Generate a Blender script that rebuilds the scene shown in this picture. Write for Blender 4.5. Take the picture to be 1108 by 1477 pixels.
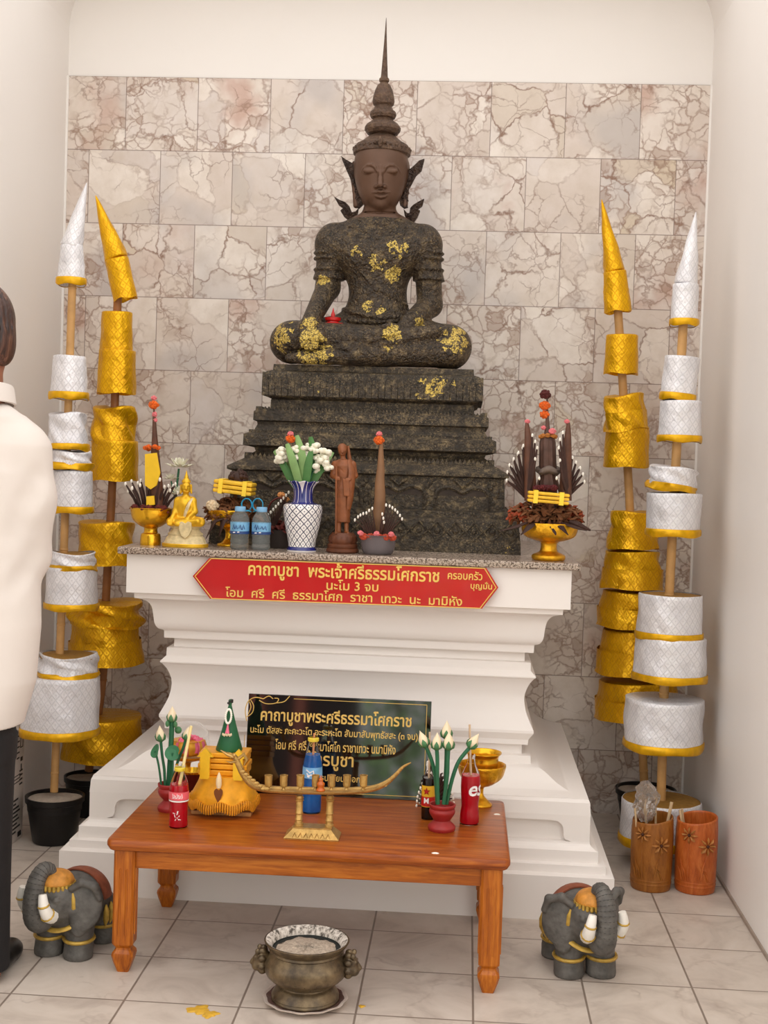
import bpy, bmesh, math, random
import numpy as np
from mathutils import Vector, Matrix, noise as mnoise

for o in list(bpy.data.objects):
    bpy.data.objects.remove(o, do_unlink=True)
SC = bpy.context.scene
COL = SC.collection
random.seed(7)
PI = math.pi
V = Vector

# ------------------------------------------------------------------ camera
F_PX, YAW, PITCH, ROLL, EYE = 1882.74, -0.0626, -0.0383, 0.0328, 1.4114
_fw = V((math.sin(YAW)*math.cos(PITCH), math.cos(YAW)*math.cos(PITCH), math.sin(PITCH)))
_rt0 = V((math.cos(YAW), -math.sin(YAW), 0))
_up0 = _rt0.cross(_fw)
_rt = math.cos(ROLL)*_rt0 + math.sin(ROLL)*_up0
_up = -math.sin(ROLL)*_rt0 + math.cos(ROLL)*_up0
cam = bpy.data.cameras.new('camera')
cam.sensor_fit = 'VERTICAL'; cam.sensor_height = 24; cam.lens = 24*F_PX/1477
cam.clip_start = .05
co = bpy.data.objects.new('camera', cam); COL.objects.link(co)
co.matrix_world = Matrix(((_rt.x, _up.x, -_fw.x, 0), (_rt.y, _up.y, -_fw.y, 0), (_rt.z, _up.z, -_fw.z, EYE), (0, 0, 0, 1)))
SC.camera = co

def ray(u, v):
    return _rt*((u-554)/F_PX) + _up*((738.5-v)/F_PX) + _fw
def P(u, v, Y):
    """world point at depth Y that was measured at photo pixel (u, v)"""
    d = ray(u, v); t = Y/d.y
    return V((d.x*t, Y, EYE+d.z*t))
def G(u, v, z=0.0):
    """world point on the level z"""
    d = ray(u, v); t = (z-EYE)/d.z
    return V((d.x*t, d.y*t, z))
def px(n, Y):
    return n*Y/F_PX

# ------------------------------------------------------------------ light
SC.view_settings.view_transform = 'Standard'; SC.view_settings.look = 'None'
SC.view_settings.exposure = 0.24; SC.view_settings.gamma = 1
SC.view_settings.use_curve_mapping = False
W = bpy.data.worlds.new('sky'); SC.world = W; W.use_nodes = True
_bg = W.node_tree.nodes['Background']
_bg.inputs[0].default_value = (1.0, .972, .948, 1); _bg.inputs[1].default_value = 1.6
def lamp(name, kind, loc, rot, energy, col, size=None, sy=None):
    l = bpy.data.lights.new(name, kind); l.energy = energy; l.color = col
    if kind == 'AREA':
        l.shape = 'RECTANGLE'; l.size = size; l.size_y = sy or size
    if kind == 'SUN': l.angle = size
    o = bpy.data.objects.new(name, l); COL.objects.link(o)
    o.location = loc; o.rotation_euler = rot
    return o

# low sun from behind the shrine: it lights only the forecourt outside
lamp('sun', 'SUN', (0, 9, 6), (math.radians(-66), 0, math.radians(-8)), 5.0, (1.0, .93, .84), math.radians(.6))

# ------------------------------------------------------------------ materials
def S(r, g, b):
    f = lambda c: (c/255/12.92) if c/255 <= .04045 else ((c/255+.055)/1.055)**2.4
    return (f(r), f(g), f(b), 1)
class NT:
    def __init__(s, name):
        m = bpy.data.materials.new(name); m.use_nodes = True
        s.m = m; s.t = m.node_tree; s.b = s.t.nodes['Principled BSDF']
        s.out = s.t.nodes['Material Output']
        s._tc = None
    def n(s, typ, **k):
        x = s.t.nodes.new(typ)
        for a, b in k.items(): setattr(x, a, b)
        return x
    def link(s, a, b): s.t.links.new(a, b)
    def put(s, sock, val):
        if hasattr(val, 'is_linked') or hasattr(val, 'links'): s.link(val, sock)
        elif val is not None:
            try: sock.default_value = val
            except Exception: sock.default_value = (val, val, val)
    def tc(s, which='Object'):
        if s._tc is None: s._tc = s.n('ShaderNodeTexCoord')
        return s._tc.outputs[which]
    def pos(s): return s.n('ShaderNodeNewGeometry').outputs['Position']
    def math(s, op, a, b=None, c=None, clamp=False):
        x = s.n('ShaderNodeMath', operation=op); x.use_clamp = clamp
        s.put(x.inputs[0], a)
        if b is not None: s.put(x.inputs[1], b)
        if c is not None: s.put(x.inputs[2], c)
        return x.outputs[0]
    def vmath(s, op, a, b=None, scale=None):
        x = s.n('ShaderNodeVectorMath', operation=op)
        s.put(x.inputs[0], a)
        if b is not None: s.put(x.inputs[1], b)
        if scale is not None: s.put(x.inputs[3], scale)
        return x.outputs[1] if op in ('LENGTH', 'DISTANCE', 'DOT_PRODUCT') else x.outputs[0]
    def sep(s, v):
        x = s.n('ShaderNodeSeparateXYZ'); s.link(v, x.inputs[0]); return x.outputs
    def comb(s, x=0, y=0, z=0):
        n = s.n('ShaderNodeCombineXYZ')
        for i, a in enumerate((x, y, z)): s.put(n.inputs[i], a)
        return n.outputs[0]
    def noise(s, vec, scale, detail=4, rough=.55, dist=0, col=False):
        x = s.n('ShaderNodeTexNoise'); s.link(vec, x.inputs['Vector'])
        x.inputs['Scale'].default_value = scale; x.inputs['Detail'].default_value = detail
        x.inputs['Roughness'].default_value = rough; x.inputs['Distortion'].default_value = dist
        return x.outputs['Color' if col else 'Fac']
    def voro(s, vec, scale, feature='F1', rnd=1, out='Distance', smooth=None):
        x = s.n('ShaderNodeTexVoronoi', feature=feature); s.link(vec, x.inputs['Vector'])
        x.inputs['Scale'].default_value = scale; x.inputs['Randomness'].default_value = rnd
        return x.outputs[out]
    def ramp(s, fac, stops, interp='LINEAR'):
        x = s.n('ShaderNodeValToRGB'); x.color_ramp.interpolation = interp
        e = x.color_ramp.elements
        while len(e) < len(stops): e.new(.5)
        for i, (p, c) in enumerate(stops):
            e[i].position = p; e[i].color = c if hasattr(c, '__len__') else (c, c, c, 1)
        s.put(x.inputs[0], fac); return x.outputs[0]
    def mix(s, fac, a, b, blend='MIX'):
        x = s.n('ShaderNodeMix', data_type='RGBA', blend_type=blend)
        s.put(x.inputs[0], fac); s.put(x.inputs[6], a); s.put(x.inputs[7], b)
        return x.outputs[2]
    def maprange(s, v, a, b, c=0, d=1):
        x = s.n('ShaderNodeMapRange'); s.put(x.inputs[0], v)
        for i, q in enumerate((a, b, c, d)): x.inputs[i+1].default_value = q
        return x.outputs[0]
    def bump(s, h, strength=.3, dist=.005, prev=None):
        x = s.n('ShaderNodeBump'); x.inputs['Strength'].default_value = strength
        x.inputs['Distance'].default_value = dist; s.put(x.inputs['Height'], h)
        if prev is not None: s.link(prev, x.inputs['Normal'])
        return x.outputs[0]
    def set(s, **k):
        names = dict(col='Base Color', rough='Roughness', metal='Metallic', trans='Transmission Weight', ior='IOR', alpha='Alpha',
                     normal='Normal', spec='Specular IOR Level', coat='Coat Weight', coatr='Coat Roughness', sss='Subsurface Weight',
                     sheen='Sheen Weight', em='Emission Color', ems='Emission Strength')
        for a, b in k.items(): s.put(s.b.inputs[names[a]], b)
        return s.m
_mc = {}
def pm(name, col, rough=.5, metal=0, var=.12, nscale=18, bump=0, bscale=60, coat=0, trans=0, ior=1.45, spec=.5, sss=0):
    """a plain procedural material: colour with soft noise variation and a fine bump"""
    if name in _mc: return _mc[name]
    n = NT(name); p = n.tc('Object')
    f = n.noise(p, nscale, 4)
    lo = tuple(c*(1-var) for c in col[:3])+(1,); hi = tuple(min(1, c*(1+var)) for c in col[:3])+(1,)
    n.set(col=n.ramp(f, [(.3, lo), (.7, hi)]), rough=rough, metal=metal, coat=coat, trans=trans, ior=ior, spec=spec)
    if sss: n.set(sss=sss); n.b.inputs['Subsurface Radius'].default_value = (.01, .006, .004)
    if bump: n.set(normal=n.bump(n.noise(p, bscale, 4), bump, .004))
    _mc[name] = n.m
    return n.m
def lattice(n, uv, su, sv):
    """two families of diagonal lines over uv metres: (distance to nearest line 0..0.5, centre distance)"""
    x, y, _ = n.sep(uv)
    a = n.math('ADD', n.math('MULTIPLY', x, su), n.math('MULTIPLY', y, sv))
    b = n.math('SUBTRACT', n.math('MULTIPLY', x, su), n.math('MULTIPLY', y, sv))
    da = n.math('ABSOLUTE', n.math('SUBTRACT', n.math('FRACT', a), .5))
    db = n.math('ABSOLUTE', n.math('SUBTRACT', n.math('FRACT', b), .5))
    return n.math('MAXIMUM', da, db), n.math('ADD', da, db)

# ------------------------------------------------------------------ objects
def _tag(o, label=None, cat=None, group=None, kind=None):
    if label: o['label'] = label
    if cat: o['category'] = cat
    if group: o['group'] = group
    if kind: o['kind'] = kind
    return o
def thing(name, label, cat, loc=(0, 0, 0), rotz=0, group=None):
    o = bpy.data.objects.new(name, None); COL.objects.link(o)
    o.location = loc; o.rotation_euler = (0, 0, rotz); o.empty_display_size = .02
    return _tag(o, label, cat, group)
def smooth_by_angle(me, ang):
    bm = bmesh.new(); bm.from_mesh(me)
    for f in bm.faces: f.smooth = True
    for e in bm.edges:
        if len(e.link_faces) == 2 and e.calc_face_angle(0) > ang: e.smooth = False
    bm.to_mesh(me); bm.free()
def obj(name, geo, mat, parent=None, smooth=.6, bevel=0, label=None, off=None, mats=None):
    """geo = (verts, faces[, uvs per loop][, material index per face])"""
    me = bpy.data.meshes.new(name)
    vs = geo[0]
    if off is not None:
        off = V(off); vs = [V(v)-off for v in vs]
    me.from_pydata([tuple(v) for v in vs], [], [tuple(f) for f in geo[1]])
    if len(geo) > 2 and geo[2] is not None:
        uvl = me.uv_layers.new(name='UVMap')
        uvl.data.foreach_set('uv', np.array(geo[2], dtype=np.float32).ravel())
    me.materials.append(mat)
    for m in (mats or []): me.materials.append(m)
    if len(geo) > 3: me.polygons.foreach_set('material_index', geo[3])
    me.validate(); me.update()
    if smooth: smooth_by_angle(me, smooth)
    o = bpy.data.objects.new(name, me); COL.objects.link(o)
    if parent is not None: o.parent = parent
    if bevel:
        b = o.modifiers.new('bevel', 'BEVEL'); b.width = bevel; b.segments = 2; b.limit_method = 'ANGLE'; b.angle_limit = .6
    if label: o['label'] = label
    return o
def struct(name, geo, mat, **k):
    return _tag(obj(name, geo, mat, **k), kind='structure')
def join(*geos):
    vs, fs, uv = [], [], []
    has = all(len(g) > 2 and g[2] is not None for g in geos)
    for g in geos:
        n = len(vs); vs += [V(v) for v in g[0]]; fs += [[i+n for i in f] for f in g[1]]
        if has: uv += list(g[2])
    return (vs, fs, uv) if has else (vs, fs)
def xf(geo, m):
    return (([m @ V(v) for v in geo[0]],) + tuple(geo[1:]))
def move(geo, d): return xf(geo, Matrix.Translation(V(d)))
def box(x0, x1, y0, y1, z0, z1):
    vs = [(x, y, z) for z in (z0, z1) for y in (y0, y1) for x in (x0, x1)]
    return [V(v) for v in vs], [(0, 2, 3, 1), (4, 5, 7, 6), (0, 1, 5, 4), (2, 6, 7, 3), (0, 4, 6, 2), (1, 3, 7, 5)]
def frame_of(d):
    d = V(d).normalized()
    a = V((0, 0, 1)) if abs(d.z) < .95 else V((1, 0, 0))
    x = a.cross(d).normalized()
    return x, d.cross(x).normalized(), d
def lathe(prof, n=32, axis=((0, 0, 0), (0, 0, 1)), mod=None, cap0=True, cap1=True, phase=0):
    """revolve (r, h) along an axis; mod(theta, k, r, h)->(r, h); uvs in metres"""
    o = V(axis[0]); x, y, d = frame_of(axis[1])
    if abs(d.z) > .999: x, y, d = V((1, 0, 0)), V((0, 1, 0)), V((0, 0, 1 if d.z > 0 else -1))
    vs, fs, uv = [], [], []
    s = [0]
    for i in range(1, len(prof)): s.append(s[-1]+math.hypot(prof[i][0]-prof[i-1][0], prof[i][1]-prof[i-1][1]))
    R = max(p[0] for p in prof)
    for k, (r, h) in enumerate(prof):
        for i in range(n):
            t = 2*PI*i/n+phase
            rr, hh = (r, h) if mod is None else mod(t, k, r, h)
            vs.append(o+x*(rr*math.cos(t))+y*(rr*math.sin(t))+d*hh)
    for k in range(len(prof)-1):
        for i in range(n):
            j = (i+1) % n
            fs.append((k*n+i, k*n+j, (k+1)*n+j, (k+1)*n+i))
            u0, u1 = 2*PI*R*i/n, 2*PI*R*(i+1)/n
            uv += [(u0, s[k]), (u1, s[k]), (u1, s[k+1]), (u0, s[k+1])]
    if cap0 and prof[0][0] > 1e-6: fs.append(tuple(range(n-1, -1, -1))); uv += [(0, 0)]*n
    if cap1 and prof[-1][0] > 1e-6:
        b = (len(prof)-1)*n; fs.append(tuple(range(b, b+n))); uv += [(0, 0)]*n
    return vs, fs, uv
def tube(pts, rad, n=8, flat=1.0, up=None):
    """swept tube through pts; rad = number or list; flat squeezes the second axis"""
    pts = [V(p) for p in pts]; m = len(pts)
    rad = rad if hasattr(rad, '__len__') else [rad]*m
    vs, fs = [], []
    px_ = None
    for k in range(m):
        d = (pts[min(k+1, m-1)]-pts[max(k-1, 0)])
        if d.length < 1e-9: d = V((0, 0, 1))
        d.normalize()
        if px_ is None:
            x, y, _ = frame_of(d)
            if up is not None:
                x = V(up)-d*V(up).dot(d); x.normalize(); y = d.cross(x)
        else:
            x = px_-d*px_.dot(d)
            x = x.normalized() if x.length > 1e-6 else frame_of(d)[0]
            y = d.cross(x)
        px_ = x
        for i in range(n):
            t = 2*PI*i/n
            vs.append(pts[k]+x*(rad[k]*math.cos(t))+y*(rad[k]*flat*math.sin(t)))
    for k in range(m-1):
        for i in range(n):
            j = (i+1) % n
            fs.append((k*n+i, k*n+j, (k+1)*n+j, (k+1)*n+i))
    fs.append(tuple(range(n-1, -1, -1))); fs.append(tuple(range((m-1)*n, m*n)))
    return vs, fs
def ball(c, r, n=10, m=7, sq=(1, 1, 1)):
    vs, fs = [], []
    c = V(c)
    vs.append(c+V((0, 0, -r*sq[2])))
    for k in range(1, m):
        a = -PI/2+PI*k/m
        for i in range(n):
            t = 2*PI*i/n
            vs.append(c+V((r*sq[0]*math.cos(a)*math.cos(t), r*sq[1]*math.cos(a)*math.sin(t), r*sq[2]*math.sin(a))))
    vs.append(c+V((0, 0, r*sq[2])))
    for i in range(n): fs.append((0, 1+(i+1) % n, 1+i))
    for k in range(m-2):
        for i in range(n):
            j = (i+1) % n
            fs.append((1+k*n+i, 1+k*n+j, 1+(k+1)*n+j, 1+(k+1)*n+i))
    b = 1+(m-2)*n; L = len(vs)-1
    for i in range(n): fs.append((b+i, b+(i+1) % n, L))
    return vs, fs
def prism(poly, d):
    """extrude a closed polygon of 3D points by vector d"""
    poly = [V(p) for p in poly]; n = len(poly); d = V(d)
    vs = poly+[p+d for p in poly]
    fs = [tuple(range(n)), tuple(range(2*n-1, n-1, -1))]+[(i, i+n, (i+1) % n+n, (i+1) % n) for i in range(n)]
    bm = bmesh.new()
    bv = [bm.verts.new(v) for v in vs]
    for f in fs: bm.faces.new([bv[i] for i in f])
    bmesh.ops.recalc_face_normals(bm, faces=bm.faces)
    bmesh.ops.triangulate(bm, faces=[f for f in bm.faces if len(f.verts) > 4])
    bm.verts.index_update()
    out = [v.co.copy() for v in bm.verts], [[v.index for v in f.verts] for f in bm.faces]
    bm.free(); return out
def urings(rings, xc, yb, yfun):
    """three-sided (left, front, right) mitred moulding: rings of (half width, z, extra setback)"""
    vs, fs = [], []
    for w, z, e in rings:
        yf = yfun(w)+e
        vs += [V((xc-w, yb, z)), V((xc-w, yf, z)), V((xc+w, yf, z)), V((xc+w, yb, z))]
    for k in range(len(rings)-1):
        for i in range(4):
            j = (i+1) % 4
            fs.append((k*4+i, k*4+j, (k+1)*4+j, (k+1)*4+i))
    fs.append((3, 2, 1, 0)); b = (len(rings)-1)*4; fs.append((b, b+1, b+2, b+3))
    return vs, fs
def catmull(pts, n=6):
    pts = [np.array(p, float) for p in pts]; out = []
    for i in range(len(pts)-1):
        p0, p1, p2, p3 = pts[max(i-1, 0)], pts[i], pts[i+1], pts[min(i+2, len(pts)-1)]
        for k in range(n):
            t = k/n
            out.append(.5*((2*p1)+(-p0+p2)*t+(2*p0-5*p1+4*p2-p3)*t*t+(-p0+3*p1-3*p2+p3)*t**3))
    out.append(pts[-1])
    return [tuple(float(c) for c in p) for p in out]
def text_geo(body, width=None, height=None, extrude=.0006, weight=0.0, spacing=1.0, shear=0):
    cu = bpy.data.curves.new('lettering', 'FONT'); cu.body = body; cu.size = 1; cu.align_x = 'CENTER'
    cu.offset = weight; cu.space_character = spacing; cu.shear = shear; cu.resolution_u = 3
    o = bpy.data.objects.new('lettering', cu); COL.objects.link(o)
    dg = bpy.context.evaluated_depsgraph_get(); me = bpy.data.meshes.new_from_object(o.evaluated_get(dg))
    vs = [v.co.copy() for v in me.vertices]; fs = [tuple(p.vertices) for p in me.polygons]
    bpy.data.objects.remove(o); bpy.data.curves.remove(cu); bpy.data.meshes.remove(me)
    x0, x1 = min(v.x for v in vs), max(v.x for v in vs)
    y0, y1 = min(v.y for v in vs), max(v.y for v in vs)
    s = width/(x1-x0) if width else height/(y1-y0)
    sy = height/(y1-y0) if (height and width) else s
    vs = [V(((v.x-(x0+x1)/2)*s, -extrude, (v.y-(y0+y1)/2)*sy)) for v in vs]
    return vs, fs
def wrap(geo, R, ang0=-PI/2, z=0):
    """bend flat lettering (x, ., z) round a cylinder of radius R"""
    out = []
    for v in geo[0]:
        a = ang0+v.x/R
        out.append(V((R*math.cos(a), R*math.sin(a), v.z+z)))
    return (out,)+tuple(geo[1:])

# ------------------------------------------------------------------ solid fields for sculpted shapes
class Field:
    def __init__(s, xs, ys, zs):
        s.ax = [np.asarray(a, np.float32) for a in (xs, ys, zs)]
        s.D = np.full([len(a) for a in s.ax], 1.0, np.float32)
    def sub_idx(s, lo, hi):
        out = []
        for a, l, h in zip(s.ax, lo, hi):
            i = max(0, int(np.searchsorted(a, l))-2); j = min(len(a), int(np.searchsorted(a, h))+2)
            if j-i < 2: return None
            out.append(slice(i, j))
        return out
    def grid(s, sl):
        return (s.ax[0][sl[0]][:, None, None], s.ax[1][sl[1]][None, :, None], s.ax[2][sl[2]][None, None, :])
    def put(s, lo, hi, fn, k, op):
        m = k+.006
        sl = s.sub_idx([l-m for l in lo], [h+m for h in hi])
        if sl is None: return
        X, Y, Z = s.grid(sl); d = fn(X, Y, Z).astype(np.float32)
        a = s.D[sl[0], sl[1], sl[2]]
        if op == 'add':
            r = np.minimum(a, d)
            if k > 0: h = np.maximum(k-np.abs(a-d), 0)/k; r = r-h*h*k*.25
        else:
            r = np.maximum(a, -d)
            if k > 0: h = np.maximum(k-np.abs(a+d), 0)/k; r = r+h*h*k*.25
        s.D[sl[0], sl[1], sl[2]] = r
    def cap(s, a, b, ra, rb=None, k=.01, op='add'):
        rb = ra if rb is None else rb
        a = np.array(a, float); b = np.array(b, float); ba = b-a; L = float(ba@ba)+1e-12; R = max(ra, rb)
        def fn(X, Y, Z):
            t = np.clip(((X-a[0])*ba[0]+(Y-a[1])*ba[1]+(Z-a[2])*ba[2])/L, 0, 1)
            return np.sqrt((X-a[0]-t*ba[0])**2+(Y-a[1]-t*ba[1])**2+(Z-a[2]-t*ba[2])**2)-(ra+(rb-ra)*t)
        s.put(np.minimum(a, b)-R, np.maximum(a, b)+R, fn, k, op)
    def chain(s, pts, rad, k=.01, op='add'):
        rad = rad if hasattr(rad, '__len__') else [rad]*len(pts)
        for i in range(len(pts)-1): s.cap(pts[i], pts[i+1], rad[i], rad[i+1], k, op)
    def ell(s, c, r, k=.01, op='add', rot=None):
        c = np.array(c, float); r = np.array(r, float)
        M = np.eye(3) if rot is None else np.array(rot.to_3x3())
        R = float(r.max()) if rot is not None else r
        def fn(X, Y, Z):
            x, y, z = X-c[0], Y-c[1], Z-c[2]
            if rot is not None: x, y, z = [M[0][i]*x+M[1][i]*y+M[2][i]*z for i in range(3)]
            k0 = np.sqrt((x/r[0])**2+(y/r[1])**2+(z/r[2])**2)
            k1 = np.sqrt((x/r[0]**2)**2+(y/r[1]**2)**2+(z/r[2]**2)**2)+1e-9
            return k0*(k0-1)/k1
        s.put(c-R, c+R, fn, k, op)
    def column(s, zs, cx, cy, rx, ry, k=.01, op='add'):
        """upright body of elliptical sections given at heights zs (ascending)"""
        zs, cx, cy, rx, ry = [np.array(a, float) for a in (zs, cx, cy, rx, ry)]
        def fn(X, Y, Z):
            z = Z[0, 0]
            f = lambda a: np.interp(z, zs, a)[None, None, :]
            CX, CY, RX, RY = f(cx), f(cy), f(rx), f(ry)
            q = np.sqrt(((X-CX)/RX)**2+((Y-CY)/RY)**2)
            d = (q-1)*np.minimum(RX, RY)
            return np.maximum(d, np.maximum(zs[0]-Z, Z-zs[-1]))
        s.put((float((cx-rx).min()), float((cy-ry).min()), zs[0]), (float((cx+rx).max()), float((cy+ry).max()), zs[-1]), fn, k, op)
    def floor(s, z):
        s.D = np.maximum(s.D, (z-s.ax[2])[None, None, :].astype(np.float32))
    def mesh(s):
        D = s.D; ins = D < 0
        nx, ny, nz = D.shape
        cnt = np.zeros((nx-1, ny-1, nz-1), np.int8)
        for i in (0, 1):
            for j in (0, 1):
                for k in (0, 1): cnt += ins[i:nx-1+i, j:ny-1+j, k:nz-1+k]
        act = np.argwhere((cnt > 0) & (cnt < 8))
        idx = np.full(cnt.shape, -1, np.int64); idx[tuple(act.T)] = np.arange(len(act))
        acc = np.zeros((len(act), 3)); num = np.zeros(len(act))
        I, J, K = act.T
        ax = s.ax
        corner = [(i, j, k) for i in (0, 1) for j in (0, 1) for k in (0, 1)]
        for a in range(8):
            for b in range(a+1, 8):
                ca, cb = corner[a], corner[b]
                if sum(abs(p-q) for p, q in zip(ca, cb)) != 1: continue
                da = D[I+ca[0], J+ca[1], K+ca[2]]; db = D[I+cb[0], J+cb[1], K+cb[2]]
                m = (da < 0) != (db < 0)
                t = np.where(m, da/(da-db+1e-20), 0)
                t = np.clip(t, 0, 1)
                for d, Q in enumerate((I, J, K)):
                    pa = ax[d][Q+ca[d]]; pb = ax[d][Q+cb[d]]
                    acc[:, d] += np.where(m, pa+(pb-pa)*t, 0)
                num += m
        vs = acc/num[:, None]
        fs = []
        for d in range(3):
            e, f = [(1, 2), (2, 0), (0, 1)][d]
            sl0 = [slice(None)]*3; sl1 = [slice(None)]*3
            sl0[d] = slice(0, -1); sl1[d] = slice(1, None)
            A = ins[tuple(sl0)]; B = ins[tuple(sl1)]
            E = np.argwhere(A != B)
            ok = (E[:, e] > 0) & (E[:, f] > 0) & (E[:, e] < cnt.shape[e]) & (E[:, f] < cnt.shape[f])
            E = E[ok]
            q = []
            for oe, of in ((-1, -1), (0, -1), (0, 0), (-1, 0)):
                T = E.copy(); T[:, e] += oe; T[:, f] += of
                q.append(idx[T[:, 0], T[:, 1], T[:, 2]])
            q = np.stack(q, 1)
            flip = ~A[tuple(E.T)]
            q[flip] = q[flip][:, ::-1]
            fs.append(q)
        fs = np.concatenate(fs); fs = fs[(fs >= 0).all(1)]
        return vs, fs
def fobj(name, field, mat, parent=None, label=None, relax=0, mats=None, pick=None):
    vs, fs = field.mesh()
    me = bpy.data.meshes.new(name)
    me.vertices.add(len(vs)); me.vertices.foreach_set('co', vs.astype(np.float32).ravel())
    me.loops.add(fs.size); me.loops.foreach_set('vertex_index', fs.astype(np.int32).ravel())
    me.polygons.add(len(fs)); me.polygons.foreach_set('loop_start', np.arange(0, fs.size, 4, dtype=np.int32))
    me.polygons.foreach_set('use_smooth', np.ones(len(fs), bool))
    me.materials.append(mat)
    for m in (mats or []): me.materials.append(m)
    if pick is not None:
        c = vs[fs].mean(1); me.polygons.foreach_set('material_index', pick(c).astype(np.int32))
    me.update(calc_edges=True); me.validate()
    o = bpy.data.objects.new(name, me); COL.objects.link(o)
    if parent is not None: o.parent = parent
    if label: o['label'] = label
    return o
def rng(a, b, h): return np.arange(a, b+h, h)
# ================================================================== the room
XL, XR, YB, ZM = -1.704, .925, 5.356, 2.961
TILE = .3
def m_marble():
    n = NT('marble tiles'); p = n.pos(); x, y, z = n.sep(p)
    row = n.math('FLOOR', n.math('DIVIDE', n.math('SUBTRACT', z, ZM), TILE))
    half = n.math('MULTIPLY', n.math('MODULO', n.math('ABSOLUTE', row), 2), .5)
    xs = n.math('ADD', n.math('DIVIDE', n.math('SUBTRACT', x, XL+.099), TILE), half)
    colu = n.math('FLOOR', xs)
    wn = n.n('ShaderNodeTexWhiteNoise', noise_dimensions='2D'); n.link(n.comb(colu, row), wn.inputs['Vector'])
    rc = wn.outputs['Color']; rv = wn.outputs['Value']
    fx = n.math('ABSOLUTE', n.math('SUBTRACT', n.math('FRACT', xs), .5))
    fz = n.math('ABSOLUTE', n.math('SUBTRACT', n.math('FRACT', n.math('DIVIDE', n.math('SUBTRACT', z, ZM), TILE)), .5))
    joint = n.math('GREATER_THAN', n.math('MAXIMUM', fx, fz), .4945)
    q = n.vmath('ADD', p, n.vmath('SCALE', rc, scale=9.0))
    w1 = n.vmath('SCALE', n.vmath('SUBTRACT', n.noise(q, 3.5, 5, .6, col=True), (.5, .5, .5)), scale=.13)
    w2 = n.vmath('SCALE', n.vmath('SUBTRACT', n.noise(q, 14, 3, .6, col=True), (.5, .5, .5)), scale=.05)
    qq = n.vmath('ADD', n.vmath('ADD', q, w1), w2)
    mid_ = n.voro(n.vmath('ADD', qq, (4, 4, 9)), 10.5, 'DISTANCE_TO_EDGE'); big = n.voro(qq, 5.2, 'DISTANCE_TO_EDGE'); small = n.voro(qq, 19.0, 'DISTANCE_TO_EDGE')
    zone = n.noise(q, 4.2, 3, .5)
    zmask = n.maprange(n.math('ADD', zone, n.math('MULTIPLY', n.math('SUBTRACT', rv, .5), .22)), .46, .60)
    lw = n.noise(q, 9, 3)
    tq = n.maprange(n.sep(rc)[2], .1, .8, .35, 1)
    vbig = n.math('MULTIPLY', n.maprange(n.math('DIVIDE', big, n.math('ADD', .22, lw)), .0, .042, 1, 0), n.maprange(n.noise(n.vmath('ADD', q, (3, 5, 8)), 7, 3), .38, .58, .25, 1))
    vsm = n.math('MULTIPLY', n.maprange(small, .0, .10, 1, 0), zmask)
    cell = n.sep(n.voro(qq, 5.2, 'F1', out='Color'))[0]
    base = n.ramp(cell, [(0, S(214, 200, 190)), (.35, S(224, 212, 202)), (.62, S(234, 224, 214)), (.85, S(216, 205, 199)), (1, S(212, 196, 174))])
    cloud = n.noise(q, 11, 5, .65)
    base = n.mix(n.maprange(cloud, .38, .72, 0, .6), base, S(200, 184, 168))
    rust = n.math('MULTIPLY', n.maprange(n.noise(n.vmath('ADD', q, (7, 3, 1)), 3.1, 4, .6), .56, .70), n.maprange(rv, .35, .7))
    base = n.mix(n.math('MULTIPLY', rust, .55), base, S(176, 120, 96))
    grey = n.maprange(n.noise(n.vmath('ADD', q, (1, 9, 4)), 2.6, 2, .5), .57, .68)
    base = n.mix(n.math('MULTIPLY', grey, .5), base, S(178, 172, 172))
    vmid = n.math('MULTIPLY', n.maprange(mid_, 0, .035, 1, 0), n.maprange(n.noise(n.vmath('ADD', q, (2, 8, 1)), 5, 3), .48, .6))
    base = n.mix(n.math('MULTIPLY', vmid, .6), base, S(128, 96, 78))
    frag = n.math('MULTIPLY', n.math('LESS_THAN', n.sep(n.voro(qq, 19.0, 'F1', out='Color'))[1], .16), zmask)
    base = n.mix(n.math('MULTIPLY', frag, .45), base, S(150, 116, 94))
    vein = n.mix(n.noise(q, 6), S(104, 74, 58), S(150, 110, 86))
    c = n.mix(n.math('MULTIPLY', vsm, .7), base, S(142, 108, 88))
    c = n.mix(n.math('MULTIPLY', n.math('MULTIPLY', vbig, tq), .95), c, vein)
    c = n.mix(n.math('MULTIPLY', joint, .75), c, S(120, 100, 90))
    n.set(col=c, rough=.34, spec=.45, normal=n.bump(n.math('SUBTRACT', 1, joint), .3, .002))
    return n.m
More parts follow.
